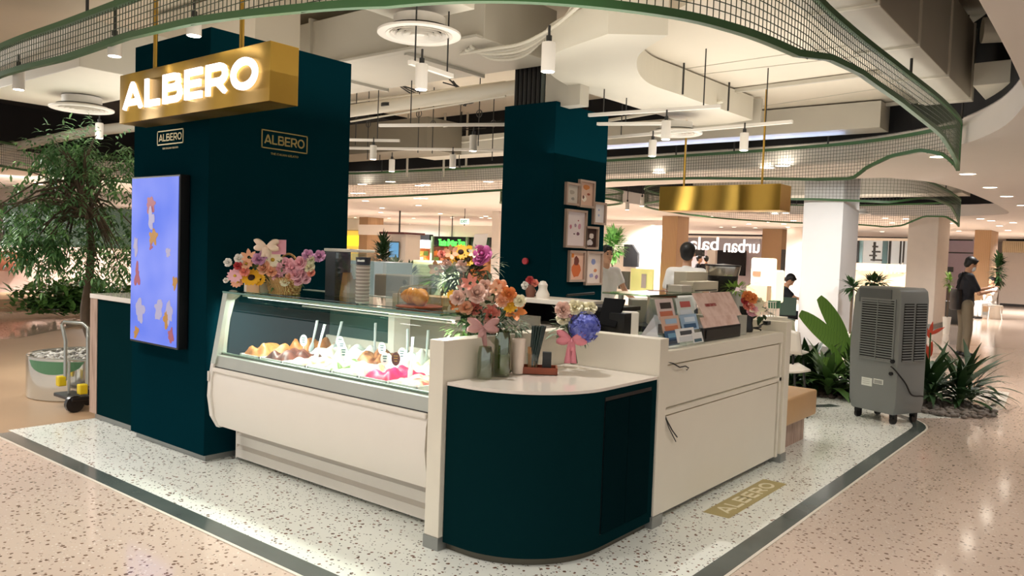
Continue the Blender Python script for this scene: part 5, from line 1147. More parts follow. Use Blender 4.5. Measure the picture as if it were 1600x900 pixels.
# pale counter with cream front further back
q = at(1000, 480, 6.6); c = thing('coffee_counter', 'pale grey box counter in the back of the kiosk', 'counter', (q.x, q.y, 0)); zc = onz(980, 466, 1.0).z
a1 = at(975, 466, 6.6); b1 = at(1037, 466, 6.6)
MB().obox(((a1.x+b1.x)/2, (a1.y+b1.y)/2+0.1, (a1.z+0.98)/2), (b1-a1)*1.0, (-0.15, 0.2, 0), (0, 0, a1.z-0.98)).build('hood', m_caseg, c, bev=0.008); lbox(((a1.x+b1.x)/2, (a1.y+b1.y)/2+0.12), (b1-a1)*1.0, 0.36, 0.22, 0.98, 0.0).build('base', m_whitel, c)
q = at(1018, 515, 5.3); c = thing('paper_bag', 'white paper bag folded to a point in front of the pale counter', 'bag', (q.x, q.y, 0.96))
m = MB(); o_ = Vector((q.x, q.y, 0.962)); m.add([o_+Vector((-0.1, -0.03, 0)), o_+Vector((0.10, -0.02, 0)), o_+Vector((0.1, 0.06, 0)), o_+Vector((-0.1, 0.05, 0)), o_+Vector((0.02, 0.0, 0.20)), o_+Vector((0.08, 0.03, 0.17))], [(0, 3, 2, 1), (0, 1, 5, 4), (1, 2, 5), (2, 3, 4, 5), (3, 0, 4)]); m.build('bag_body', M('paper_lilac', (222, 214, 218), 0.7), c, bev=0.004)
# brochure stand
q = onx(1055, 540, -2.22)
c = thing('brochure_stand', 'clear acrylic stand full of leaflets at the near end of the right counter', 'leaflet stand', (-2.25, 4.4, 1.01))
ya, yb = onx(1035, 540, -2.2).y, onx(1090, 535, -2.2).y
m = MB(); tl = 0.10
def tri(y0, y1, x0, z0_, x1, z1_, th=0.004): return MB().add([(x0, y0, z0_), (x0, y1, z0_), (x1, y1, z1_), (x1, y0, z1_), (x0-th, y0, z0_), (x0-th, y1, z0_), (x1-th, y1, z1_), (x1-th, y0, z1_)], [(0, 1, 2, 3), (7, 6, 5, 4), (0, 4, 5, 1), (1, 5, 6, 2), (2, 6, 7, 3), (3, 7, 4, 0)])
tri(4.14, 4.66, -2.165, 1.02, -2.25, 1.30).build('back_sheet', m_clear, c); tri(4.14, 4.66, -2.13, 1.02, -2.17, 1.10).build('front_lip', m_clear, c)
for yy in (4.14, 4.40, 4.655): MB().extr([(-2.13, 1.012), (-2.33, 1.012), (-2.25, 1.30), (-2.235, 1.30)], 'y', yy, yy+0.005).build('side_fin', m_clear, c)
def leaflet(label, y0, y1, t0, t1, off, cols):
    X = lambda t: -2.157-0.08*t+off; Z = lambda t: 1.022+0.28*t
    cc = thing('leaflet', label, 'leaflet', (X(t0), y0, Z(t0)), 'leaflets in the acrylic stand')
    tri(y0, y1, X(t0), Z(t0), X(t1), Z(t1), 0.002).build('sheet', M('sheet_%d_%d_%d' % cols[0], cols[0], 0.4), cc)
    for j, cl in enumerate(cols[1:]):
        a0 = t0+(t1-t0)*(0.1+0.42*j); a1_ = a0+(t1-t0)*0.3; w0 = y0+(y1-y0)*(0.12+0.1*j); w1 = y1-(y1-y0)*0.15
        tri(w0, w1, X(a0)+0.0015, Z(a0), X(a1_)+0.0015, Z(a1_), 0.001).build('printed_picture', M('print_%d_%d_%d' % cl, cl, 0.5), cc)
leaflet('pink and orange leaflet at the upper left of the stand', 4.16, 4.38, 0.55, 0.98, 0.004, [(232, 214, 210), (206, 120, 90), (60, 48, 44)])
leaflet('pale leaflet at the upper right of the stand', 4.42, 4.64, 0.55, 0.98, 0.004, [(214, 222, 218), (214, 224, 232), (190, 90, 84)])
leaflet('orange printed leaflet in the middle left of the stand', 4.17, 4.40, 0.28, 0.62, 0.010, [(226, 190, 170), (214, 130, 90), (170, 200, 226)])
leaflet('blue seaside leaflet in the middle right of the stand', 4.42, 4.65, 0.28, 0.62, 0.010, [(160, 190, 216), (40, 90, 130), (210, 226, 240)])
leaflet('dark blue card at the lower left of the stand', 4.17, 4.33, 0.02, 0.32, 0.018, [(50, 96, 136), (28, 60, 90), (120, 170, 200)])
leaflet('white card with black lines at the bottom of the stand', 4.30, 4.55, 0.05, 0.34, 0.022, [(246, 246, 244), (220, 224, 226), (70, 74, 80)])
leaflet('small white card at the lower right of the stand', 4.50, 4.64, 0.0, 0.22, 0.026, [(236, 236, 232), (60, 96, 110)])
# menu boards on black box
c = thing('menu_box', 'black box till drawer beneath the pink menu boards', 'box', (-2.3, 5.0, 1.01))
MB().box((-2.50, 4.72, 1.012), (-2.17, 5.32, 1.10)).build('body', m_blackp, c, bev=0.004); MB().box((-2.168, 4.75, 1.03), (-2.163, 5.3, 1.085)).build('front_face', m_darkm, c)
c = thing('menu_board', 'pale pink board with dark red lettering leaning above the black box', 'menu board', (-2.28, 5.05, 1.15))
m_pinkb = ramp_mat('board_pink', 'noise', [(0.35, (206, 168, 152)), (0.6, (226, 196, 184))], nscale=14, rough=0.6, detail=6)
tri(4.80, 5.40, -2.20, 1.155, -2.30, 1.315, 0.006).build('upper_board', m_pinkb, c)
tri(4.72, 5.30, -2.17, 1.10, -2.20, 1.165, 0.006).build('lower_board', m_pinkb, c)
text_mb('HANDCRAFTED', Vector((-2.241, 4.89, 1.228)), (0, 1, 0), Vector((-0.10, 0, 0.16)), 0.022, 0.002, 0.01, width=0.17).build('lettering', M('ink_red', (150, 50, 50), 0.5), c)
tag(MB().box((-2.40, 5.36, 1.012), (-2.20, 5.50, 1.15)).build('white_card_holder', m_caseg), 'pale grey block beside the black box on the right counter', 'box')
# dark boot shaped vase with orange flowers
q = onx(1178, 520, -2.22)
c = thing('flower_arrangement', 'orange and cream blooms in a black vase on the right counter', 'flower arrangement', (-2.28, q.y, 1.012)); vy = q.y
MB().lathe([(0.045, 1.012), (0.05, 1.03), (0.042, 1.08), (0.05, 1.15), (0.06, 1.20), (0.05, 1.20)], (-2.28, vy, 0), 18).build('vase', m_blackp, c, smooth=True)
dd_ = (Vector((-2.28, vy, 1.2))-CAM).dot(FW)
foliage(c, at(1188, 490, dd_), 0.07, 50, m_leafd, 0.05, 0.028)
for (px, py, k, c_, r_) in ((1168, 463, 'rose', 'orange', 8), (1176, 466, 'rose', 'orange', 8), (1170, 478, 'rose', 'coral', 8), (1176, 486, 'rose', 'pink', 8), (1181, 482, 'lily', 'cream', 12), (1186, 470, 'rose', 'cream', 5), (1164, 470, 'rose', 'red', 6)): bloom_at(c, px, py, dd_-0.06, k, c_, r_, stem=(-2.28, vy, 1.2))
c = thing('cable_coil', 'black plug and coiled lead beside the black vase', 'cable', (-2.25, vy+0.15, 1.012)); MB().tube([(-2.25+0.03*math.cos(t), vy+0.13+0.03*math.sin(t), 1.02+0.004*t) for t in [0.5*i for i in range(16)]]+[(-2.22, vy+0.2, 1.07), (-2.22, vy+0.26, 1.07)], 0.006, 6).build('lead', m_blackp, c, smooth=True); MB().box((-2.24, vy+0.22, 1.055), (-2.20, vy+0.30, 1.085)).build('plug', m_blackp, c, bev=0.005)
# glass shelf with cups and boxes
zs = 1.26
gs = thing('glass_shelf_unit', 'raised glass shelf behind the menu boards', 'shelf', (-2.95, 5.5, 0))
MB().box((-3.12, 5.0, zs), (-2.72, 5.95, zs+0.012)).build('glass_shelf', glass('shelf_glass2', (200, 222, 206), 0.8, 0.03), gs)
MB().box((-2.722, 5.0, zs-0.001), (-2.716, 5.95, zs+0.013)).build('shelf_edge', M('edge_dark', (74, 90, 70), 0.2), gs)
for y in (5.03, 5.9): MB().box((-3.0, y, 0.0), (-2.97, y+0.03, zs)).build('bracket_post', m_caseg, gs)
MB().box((-3.2, 5.45, 0.0), (-2.75, 5.9, 1.0)).build('equipment_body', m_darkm, gs)
for (px, py, w, hh, lb, mt) in ((1053, 0, 0, 0, '', None),):
    pass
def shelfitem(name, label, px0, px1, ytop, X_, H0, cat, mt, prt='body'):
    a = onx(px0, 455, X_); b = onx(px1, 455, X_); zt_ = onx((px0+px1)/2, ytop, X_).z
    cc = thing(name, label, cat, (X_, (a.y+b.y)/2, H0)); MB().box((X_-0.12, a.y, H0), (X_, b.y, zt_)).build(prt, mt, cc, bev=0.004); return cc, a.y, b.y, zt_
sb, ya, yb, zt_ = shelfitem('napkin_pack', 'stack of cream napkin packs on the raised glass shelf', 1083, 1122, 440, -2.80, zs+0.012, 'napkin pack', M('napkin_cream', (222, 214, 196), 0.7))
MB().box((-2.799, ya+0.03, zs+0.02), (-2.797, yb-0.03, zs+0.028)).build('printed_line', m_darkm, sb)
shelfitem('napkin_pack', 'taller rear stack of cream napkin packs on the raised shelf', 1072, 1105, 425, -2.98, zs+0.012, 'napkin pack', M('napkin_cream', (222, 214, 196), 0.7))
c, ya, yb, zt_ = shelfitem('bowl_stack', 'short stack of white paper bowls on the raised glass shelf', 1065, 1081, 446, -2.80, zs+0.012, 'bowl stack', M('cup_white', (234, 226, 216), 0.5))
for k in range(4): MB().box((-2.925, ya-0.004, zs+0.02+0.014*k), (-2.795, yb+0.004, zs+0.024+0.014*k)).build('bowl_rim', m_whitel, c)
q = at(1128, 455, 7.0)
c = thing('coffee_grinder', 'steel hopper with black lid and dark belly behind the napkins', 'grinder', (q.x, q.y, 0.0))
zt_ = at(1128, 414, 7.0).z; MB().lathe([(0.09, 1.20), (0.125, 1.32), (0.135, 1.40)], (q.x, q.y, 0), 28).build('dark_belly', m_blackp, c, smooth=True)
MB().lathe([(0.136, 1.40), (0.15, zt_-0.03), (0.15, zt_-0.01)], (q.x, q.y, 0), 28).build('steel_collar', M('steel', (190, 186, 176), 0.25, metal=0.9), c, smooth=True); MB().lathe([(0.155, zt_-0.012), (0.155, zt_+0.0), (0.001, zt_+0.012)], (q.x, q.y, 0), 28).build('lid', m_blackp, c, smooth=True)
lbox((q.x, q.y), (1, 0, 0), 0.3, 0.3, 1.2, 0.0).build('cabinet_base', m_offw, c)
q = at(1150, 452, 6.8); c = thing('herb_pot', 'small pot of bright green herbs on the raised shelf', 'plant', (q.x, q.y, 1.0)); foliage(c, (q.x, q.y, q.z), 0.12, 90, m_leafl, 0.06, 0.02, sq=(1, 1, 0.4), name='leaves'); MB().lathe([(0.05, 1.0), (0.07, q.z-0.02)], (q.x, q.y, 0), 16).build('pot', m_caseg, c, smooth=True)
q = at(1033, 458, 6.4); c = thing('wooden_crate', 'low brown wooden crate with black bottles behind the leaflet stand', 'crate', (q.x, q.y, 0)); lbox((q.x, q.y), (0.8, 0.6, 0), 0.22, 0.16, 0.05, q.z-0.03).build('crate', m_tray, c); lbox((q.x+0.08, q.y+0.08), (0.8, 0.6, 0), 0.12, 0.1, 0.05, q.z+0.02).build('black_box', m_blackp, c); lbox((q.x, q.y), (0.8, 0.6, 0), 0.2, 0.14, q.z-0.03, 0.0).build('stand', m_offw, c)
# picture frames on the middle column
def pic(label, px0, py0, px1, py1, inner_, marks):
    a = onx(px0, py0, -4.42); b = onx(px1, py1, -4.42); y0, y1, z1, z0_ = a.y, b.y, a.z, b.z; x = -4.42
    c = thing('picture_frame', label, 'picture', (x+0.01, (y0+y1)/2, z0_), 'framed pictures on the teal column'); t = 0.022
    m = MB()
    for (ya_, yb_, za, zb) in ((y0, y1, z0_, z0_+t), (y0, y1, z1-t, z1), (y0, y0+t, z0_+t, z1-t), (y1-t, y1, z0_+t, z1-t)): m.box((x+0.002, ya_, za), (x+0.035, yb_, zb))
    m.build('frame', M('frame_taupe', (176, 152, 138), 0.5), c)
    MB().box((x+0.002, y0+t, z0_+t), (x+0.012, y1-t, z1-t)).build('print', M('print_bg_%d_%d_%d' % inner_, inner_, 0.5), c)
    for j, (u, v, ru, rv, cl) in enumerate(marks):
        cy_, cz_ = y0+t+(y1-y0-2*t)*u, z0_+t+(z1-z0_-2*t)*v
        n = 12; MB().extr([(cy_+ru*(y1-y0)*math.cos(2*PI*i/n)*R.uniform(0.75, 1.1), cz_+rv*(z1-z0_)*math.sin(2*PI*i/n)*R.uniform(0.75, 1.1)) for i in range(n)], 'x', x+0.012, x+0.0125+0.0004*j).build('drawing', M('draw_%d_%d_%d' % cl, cl, 0.6), c)
pic('small pale grey framed sketch at the upper left of the group', 882, 284, 902, 322, (206, 198, 190), [(0.5, 0.6, 0.2, 0.1, (170, 160, 150)), (0.6, 0.25, 0.12, 0.08, (150, 146, 140))])
pic('framed picture with orange and cream food at the top of the group', 903, 280, 925, 326, (214, 178, 160), [(0.5, 0.8, 0.25, 0.1, (196, 120, 60)), (0.35, 0.3, 0.16, 0.12, (236, 226, 214)), (0.3, 0.35, 0.07, 0.07, (110, 60, 50)), (0.7, 0.5, 0.1, 0.05, (150, 70, 50))])
pic('framed white sheet with faint blue marks, rightmost of the group', 925, 315, 943, 352, (228, 224, 228), [(0.5, 0.7, 0.06, 0.05, (150, 160, 200)), (0.5, 0.4, 0.08, 0.06, (170, 180, 210))])
pic('largest framed print, white with small red figures', 882, 326, 912, 388, (232, 218, 222), [(0.25, 0.55, 0.05, 0.06, (190, 110, 130)), (0.5, 0.6, 0.06, 0.05, (170, 140, 160)), (0.72, 0.58, 0.07, 0.08, (206, 150, 170)), (0.45, 0.35, 0.05, 0.02, (80, 60, 70)), (0.65, 0.36, 0.08, 0.05, (110, 70, 90)), (0.65, 0.75, 0.03, 0.02, (160, 60, 80))])
pic('dark framed photo of a white sundae', 912, 353, 931, 390, (58, 34, 30), [(0.55, 0.6, 0.18, 0.14, (226, 214, 210)), (0.4, 0.25, 0.26, 0.14, (206, 196, 200))])
pic('framed orange picture at the lower left of the group', 887, 391, 910, 440, (232, 190, 170), [(0.5, 0.35, 0.3, 0.25, (206, 104, 56)), (0.5, 0.7, 0.16, 0.16, (120, 60, 50)), (0.2, 0.9, 0.1, 0.08, (226, 130, 40))])
pic('framed cream print with blue and orange drawings at the lower right', 913, 392, 937, 445, (232, 216, 208), [(0.5, 0.72, 0.14, 0.09, (140, 150, 200)), (0.65, 0.42, 0.1, 0.06, (206, 130, 90)), (0.4, 0.25, 0.12, 0.07, (150, 150, 190)), (0.75, 0.2, 0.09, 0.07, (150, 120, 150))])
# bench
c = thing('bench_seat', 'tan upholstered bench block on a wooden base at the end of the counter', 'bench', (-2.4, 6.6, 0))
xb = onx(1282, 640, -2.2); 
MB().box((-2.75, 6.10, 0.0), (-2.22, 6.95, 0.23)).build('wooden_base', m_pinkw, c, bev=0.003)
MB().box((-2.75, 6.10, 0.23), (-2.13, 6.98, 0.45)).build('cushion', M('tan_leather', (196, 156, 110), 0.45, bump=0.1, bscale=30), c, bev=0.02, bseg=3, smooth=True)
MB().box((-3.3, 6.087, 0.0), (-2.19, 6.10, 1.06)).build('back_panel', m_pinkw, c)
# chairs behind
def shell_chair(label, x, y, rz, seatm, legm, z=0.45):
    c = thing('shell_chair', label, 'chair', (x, y, 0)); mt = Matrix.Rotation(rz, 3, 'Z'); o_ = Vector((x, y, 0))
    def T(p): return o_+mt @ Vector(p)
    m = MB(); m.grid(lambda u, v: T(((u-0.5)*0.44, (v-0.5)*0.42, z+0.03*(abs(u-0.5)*2)**2+0.01*v)), 8, 8); m.build('seat', seatm, c, smooth=True, solid=0.02)
    m = MB(); m.grid(lambda u, v: T(((u-0.5)*0.44*(1-0.1*v), 0.20+0.05*v-0.10*(abs(u-0.5)*2)**2, z+0.14+0.26*v-0.03*(abs(u-0.5)*2)**2*v)), 10, 6); m.build('backrest', seatm, c, smooth=True, solid=0.022)
    for sx in (-1, 1):
        for sy in (-1, 1): MB().tube([T((sx*0.17, sy*0.16, z-0.005)), T((sx*0.21, sy*0.21, 0))], 0.012, 8).build('leg', legm, c)
        MB().tube([T((sx*0.15, 0.16, z)), T((sx*0.17, 0.235, z+0.2))], 0.012, 8).build('back_post', legm, c)
    return c
q = at(1222, 575, 8.0); shell_chair('white shell chair with black frame, just past the bench', q.x, q.y, 0.6, m_whitel, m_darkm)
q = at(1222, 560, 9.3); shell_chair('second white shell chair, farther back beside the plants', q.x, q.y, 0.8, m_whitel, m_darkm, 0.47)
# ================================================================ AIR COOLER
def cooler():
    pn = onz(1398, 650, 0.10); pl = onz(1327, 634, 0.10); pr_ = onz(1440, 632, 0.10)
    ux = Vector((pl.x-pn.x, pl.y-pn.y, 0)); uy = Vector((pr_.x-pn.x, pr_.y-pn.y, 0)); uw = 0.62; 
    u = ux.normalized(); v = Vector((-u.y, u.x, 0)); v = v if v.dot(uy) > 0 else -v
    return pn, u, v, ux.length, uy.dot(v)
pn, cu_, cv_, cw, cdp = cooler()
cdp = 0.42
m_cool = M('cooler_grey', (132, 136, 134), 0.45, var=0.03); m_cool2 = M('cooler_dark', (96, 100, 100), 0.45); m_slot = M('slot_black', (22, 22, 22), 0.8)
H0, H1 = 0.10, 1.33
ac = thing('air_cooler', 'tall grey portable air cooler with louvred panels on castors', 'air cooler', (pn.x, pn.y, 0))
def Q(a, b, z, o=0): return Vector((pn.x, pn.y, 0))+cu_*a+cv_*b+Vector((0, 0, z))
def qbox(a0, a1, b0, b1, z0_, z1_): return MB().obox(Q((a0+a1)/2, (b0+b1)/2, (z0_+z1_)/2), cu_*(a1-a0), cv_*(b1-b0), (0, 0, z1_-z0_))
prof = [(0.02, H0), (cw-0.02, H0), (cw+0.01, H0+0.1), (cw+0.035, 0.7), (cw+0.01, H1-0.10), (cw-0.03, H1-0.02), (cw-0.07, H1), (0.05, H1), (0.015, H1-0.03), (0, H1-0.12), (0, H0+0.1)]
m = MB(); n = len(prof); m.add([Q(p[0], 0, p[1]) for p in prof]+[Q(p[0], cdp, p[1]) for p in prof], [tuple(range(n)), tuple(range(2*n-1, n-1, -1))]+[(i, n+i, n+(i+1) % n, (i+1) % n) for i in range(n)])
m.build('body', m_cool, ac, bev=0.012, smooth=True)
qbox(0.10, cw-0.05, -0.012, 0, H1-0.16, H1-0.02).build('top_cap_panel', m_cool2, ac, bev=0.006)
# front louvres (faces the viewer's left) and side louvres
def louvres(face, a0, a1, z0_, z1_, n_):
    nm = MB(); bk = None
    if face == 'front': qbox(a0, a1, -0.004, 0.004, z0_, z1_).build('louvre_recess', m_slot, ac)
    else: qbox(-0.004, 0.004, a0, a1, z0_, z1_).build('louvre_recess', m_slot, ac)
    pitch = (z1_-z0_)/n_
    for k in range(n_):
        z = z0_+pitch*(k+0.35)
        if face == 'front': MB().obox(Q((a0+a1)/2, -0.008, z), cu_*(a1-a0), cv_*0.012, (0, 0, pitch*0.48)).build('louvre', m_cool, ac)
        else: MB().obox(Q(-0.008, (a0+a1)/2, z), cu_*0.012, cv_*(a1-a0), (0, 0, pitch*0.48)).build('louvre', m_cool, ac)
    if face == 'front':
        qbox((a0+a1)/2-0.003, (a0+a1)/2+0.003, -0.018, -0.008, z0_, z1_).build('louvre_rib', m_cool, ac)
        for (p0, p1, q0, q1) in ((a0-0.015, a0, z0_-0.015, z1_+0.015), (a1, a1+0.015, z0_-0.015, z1_+0.015), (a0, a1, z1_, z1_+0.015), (a0, a1, z0_-0.015, z0_)): qbox(p0, p1, -0.014, 0.0, q0, q1).build('louvre_frame', m_cool, ac)
louvres('front', 0.12*cw, 0.82*cw, 0.62, 1.20, 24)
louvres('side', cdp*0.12, cdp*0.46, 0.62, 1.18, 22); louvres('side', cdp*0.54, cdp*0.92, 0.62, 1.18, 22)
for (a, b) in ((0.06, 0.06), (cw-0.06, 0.06), (0.06, cdp-0.06), (cw-0.06, cdp-0.06)):
    MB().tube([Q(a-0.014, b, 0.042), Q(a+0.014, b, 0.042)], 0.042, 16).build('castor', m_blackp, ac, smooth=True)
    qbox(a-0.03, a+0.03, b-0.02, b+0.02, 0.06, 0.105).build('castor_fork', m_blackp, ac)
qbox(0.52*cw, 0.75*cw, -0.003, 0.001, 0.34, 0.42).build('white_label', m_tag, ac); qbox(0.28*cw, 0.49*cw, -0.003, 0.001, 0.375, 0.425).build('barcode_label', m_tag, ac)
for k in range(3): qbox(0.30*cw, 0.47*cw, -0.0045, -0.002, 0.383+0.012*k, 0.388+0.012*k).build('label_print', m_darkm, ac)
for k in range(3): qbox(0.57*cw, 0.72*cw, -0.0045, -0.002, 0.36+0.02*k, 0.364+0.02*k).build('label_print', m_caseg, ac)
MB().tube([Q(0.05, 0.0, 0.62), Q(0.05, -0.02, 0.62)], 0.02, 14).build('cable_inlet', m_blackp, ac); MB().tube([Q(0.06, 0.0, 0.50), Q(0.06, -0.02, 0.50)], 0.018, 14).build('cable_inlet', m_blackp, ac)
MB().tube(catmull([Q(0.055, -0.02, 0.57), Q(0.0, -0.03, 0.54), Q(-0.03, cdp*0.2, 0.42), Q(-0.03, cdp*0.45, 0.30), Q(-0.03, cdp*0.8, 0.28), Q(-0.02, cdp*0.9, 0.27)], 8), 0.008, 8).build('power_cord', m_blackp, ac, smooth=True)

# ================================================================ PLANTS
def broadleaf(label, px, py, spec, mt, cat='plant', name='broadleaf_plant', loc=None, z=0, stems=True):
    p = loc or onz(px, py, 0); c = thing(name, label, cat, (p[0], p[1], z)); m = MB(); st = MB()
    for (az, el, L_, w, dr) in spec:
        d = Vector((math.cos(az)*math.cos(el), math.sin(az)*math.cos(el), math.sin(el))); b0 = Vector((p[0], p[1], z+0.02)); b1 = b0+Vector((d.x*0.3, d.y*0.3, max(0.3, d.z)))*L_*0.45
        st.tube([b0, b1], [0.008, 0.005], 6); m.leaf(b1, d, L_, w, dr, 8, fold=0.12)
    m.build('leaves', mt, c, smooth=True, auto=False)
    if stems: st.build('stems', m_stem, c)
    return c
def rnd_spec(n, L_, w, el=(0.3, 1.3), dr=(0.6, 1.4)): return [(R.uniform(0, 2*PI), R.uniform(*el), L_*R.uniform(0.7, 1.2), w*R.uniform(0.8, 1.2), R.uniform(*dr)) for _ in range(n)]
RTv = Vector((RT.x, RT.y, 0)).normalized(); az_r = math.atan2(RTv.y, RTv.x)
m_ban = ramp_mat('banana_leaf', 'wave', [(0, (92, 140, 52)), (0.5, (128, 172, 76)), (1, (104, 152, 58))], nscale=14, rough=0.4, dist=1)
c = thing('banana_plant', 'big bright green banana leaves rising in front of the white pillar', 'plant', (-2.8, 9.6, 0)); m = MB(); st = MB()
r0 = at(1318, 600, 9.4); r0.z = 0.02
for (A_, B_, w_, dd0) in (((1322, 556), (1256, 488), 0.24, 9.5), ((1326, 548), (1284, 466), 0.23, 9.7), ((1318, 585), (1288, 560), 0.16, 9.3), ((1330, 560), (1345, 500), 0.2, 10.0), ((1322, 590), (1300, 540), 0.12, 9.2)):
    A, B = at(*A_, dd0), at(*B_, dd0-0.25); m.leaf(A, B-A, (B-A).length*1.05, w_, 0.12, 10, tip=0.4, up=(-FW+Vector((0, 0, 0.5))).normalized(), fold=0.18); st.tube([r0, (r0+A)/2, A], [0.02, 0.014, 0.009], 6)
m.build('leaves', m_ban, c, smooth=True, auto=False); st.build('stems', m_stem, c)
spots = [(-3.5, 9.5), (-3.15, 9.3), (-2.75, 9.4), (-3.7, 10.1), (-3.2, 10.0), (-2.6, 9.9), (-4.1, 9.7), (-3.9, 10.6), (-4.4, 10.3), (-2.4, 9.5), (-3.0, 9.65)]
lb = ['dark leafy plant at the front left of the plant bed', 'dense dark plant at the bed edge by the curved band', 'bushy dark plant left of the air cooler', 'spreading plant at the back left of the bed', 'leafy plant below the banana leaves', 'dark plant right behind the air cooler', 'bushy plant beside the white chairs', 'far plant in front of the white pillar', 'leftmost plant behind the white chairs', 'low plant hidden close to the cooler castors', 'fern like plant in the middle of the bed']
for i, (x, y) in enumerate(spots):
    broadleaf(lb[i], 0, 0, rnd_spec(60, 0.42 if i % 3 else 0.32, 0.06 if i % 2 else 0.09), (m_leafm, m_leafd, m_leafm)[i % 3], loc=(x, y, 0), name='bedding_plant')
spots2 = [(-1.75, 9.75), (-1.5, 9.95), (-1.85, 10.2), (-1.45, 10.4)]
lb2 = ['dark blade leaved plant right of the air cooler', 'spiky plant with leaves reaching right over the floor', 'taller dark plant behind the cooler on the right', 'rear dark plant of the right group']
for i, (x, y) in enumerate(spots2):
    sp = rnd_spec(34, 0.5, 0.07, (0.2, 1.25), (0.5, 1.3)); sp += [(az_r+R.uniform(-0.4, 0.4), R.uniform(0.3, 0.7), 0.5, 0.07, 1.2) for _ in range(4)]
    broadleaf(lb2[i], 0, 0, sp, m_leafd, loc=(x, y, 0), name='blade_leaf_plant')
# bird of paradise bloom
q = at(1452, 520, 9.6); c = thing('heliconia', 'red orange heliconia flower spikes standing right of the cooler', 'flower', (-1.7, 9.6, 0))
base_ = at(1450, 620, 9.5); MB().tube([(base_.x, base_.y, 0.0), at(1452, 560, 9.5), at(1454, 520, 9.5)], 0.01, 8).build('stem', m_stem, c)
m = MB()
for (a, b, w) in (((1453, 528), (1444, 505), 0.05), ((1453, 524), (1457, 504), 0.05), ((1455, 522), (1474, 511), 0.045), ((1450, 555), (1442, 530), 0.07), ((1450, 560), (1456, 535), 0.08), ((1449, 545), (1437, 528), 0.05)):
    A, B = at(*a, 9.5), at(*b, 9.5); m.leaf(A, B-A, (B-A).length*1.1, w, 0.1, 4, up=FW)
m.build('bracts', M('bract_red', (206, 74, 44), 0.5, var=0.2), c, solid=0.004)
# pebbles
m_peb = ramp_mat('pebble', 'noise', [(0.3, (92, 84, 78)), (0.7, (150, 140, 130))], nscale=9, rough=0.7)
def pebbles(label, cx, cy, rx, ry, n, z=0.0, s_=(0.02, 0.04), mt=None):
    m = MB()
    for _ in range(n):
        a_ = R.uniform(0, 2*PI); rr = math.sqrt(R.random()); r_ = R.uniform(*s_); m.sph((cx+rx*rr*math.cos(a_), cy+ry*rr*math.sin(a_), z+r_*0.4+R.uniform(0, r_*0.5)), r_, 6, 4, (1, R.uniform(0.6, 1), 0.55))
    tag(m.build('pebbles', mt or m_peb, smooth=True, auto=False), label, 'pebbles', kind='stuff')
pebbles('grey pebbles covering the bed right of the cooler', -1.6, 9.65, 0.5, 0.55, 420)
pebbles('dark pebbles and soil under the plants left of the cooler', -3.2, 9.8, 1.0, 0.7, 700, mt=M('soil', (64, 52, 44), 0.9))
# tree in planter on the left
def tree(label, base, pts, crown, n, seed_, lf=(0.12, 0.03)):
    rr = random.Random(seed_); c = thing('potted_tree', label, 'tree', base)
    MB().tube(catmull(pts, 6), [0.055-0.035*i/((len(pts)-1)*6) for i in range((len(pts)-1)*6+1)], 10).build('trunk', M('bark', (92, 76, 60), 0.8, bump=0.4), c, smooth=True)
    br = MB(); lv = MB(); lv2 = MB(); top = Vector(pts[-1]); mid = Vector(pts[-2])
    for k in range(n):
        cen, rad = rr.choice(crown); v = Vector((rr.gauss(0, 1), rr.gauss(0, 1), rr.gauss(0, 1))).normalized()*rad*rr.uniform(0.3, 1)**0.6; v.z *= 0.8; p = Vector(cen)+v
        if k % 9 == 0:
            s0 = mid.lerp(top, rr.random()); mm = (s0+p)/2+Vector((0, 0, 0.1)); br.tube([s0, mm, p], [0.018, 0.01, 0.004], 5)
        d = Vector((v.x, v.y, rr.uniform(-0.6, 0.3))).normalized(); side = d.cross(Vector((0, 0, 1))).normalized()
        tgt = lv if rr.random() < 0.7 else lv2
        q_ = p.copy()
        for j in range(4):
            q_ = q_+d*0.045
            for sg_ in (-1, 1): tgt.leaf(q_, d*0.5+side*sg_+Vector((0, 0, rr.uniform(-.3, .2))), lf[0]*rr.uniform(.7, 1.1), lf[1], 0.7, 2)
        tgt.leaf(q_, d, lf[0], lf[1], 0.7, 2)
    br.build('branches', M('bark', (92, 76, 60), 0.8), c); lv.build('leaves', M('leaf_tree', (84, 128, 76), 0.5, var=0.25), c); lv2.build('lit_tone_leaves', M('leaf_tree_lit', (136, 184, 116), 0.5, var=0.2), c)  # the paler second leaf tone paints lit foliage into the colour
tb = (-8.05, 3.3, 0)
pl_ = thing('round_planter', 'low white enamel planter drum with green patch, filled with pebbles', 'planter', (-8.1, 3.25, 0))
m_en = M('planter_enamel', (214, 212, 202), 0.12, var=0.04, metal=0.75)
MB().lathe([(0.46, 0.0), (0.47, 0.01), (0.47, 0.40), (0.46, 0.405), (0.44, 0.40), (0.44, 0.36), (0.001, 0.36)], (-8.12, 3.42, 0), 48).build('drum', m_en, pl_, smooth=True)
m = MB(); vs = []; n_ = 14
for i in range(n_+1):
    a_ = math.radians(-88+68*i/n_); dz = 0.12*math.sin(PI*i/n_)**0.5; vs += [(-8.12+0.4725*math.cos(a_), 3.42+0.4725*math.sin(a_), 0.375), (-8.12+0.4725*math.cos(a_), 3.42+0.4725*math.sin(a_), 0.375-dz-0.002)]
m.add(vs, [(2*i, 2*i+1, 2*i+3, 2*i+2) for i in range(n_)]).build('green_patch', M('patch_green', (92, 142, 104), 0.4), pl_, solid=0.003)
pebbles('white and grey pebbles filling the planter drum', -8.12, 3.42, 0.42, 0.42, 420, 0.365, (0.016, 0.03), mt=ramp_mat('pebble_pale', 'voronoi', [(0.3, (120, 116, 108)), (0.5, (200, 196, 186)), (0.9, (236, 232, 222))], nscale=14, rough=0.6))
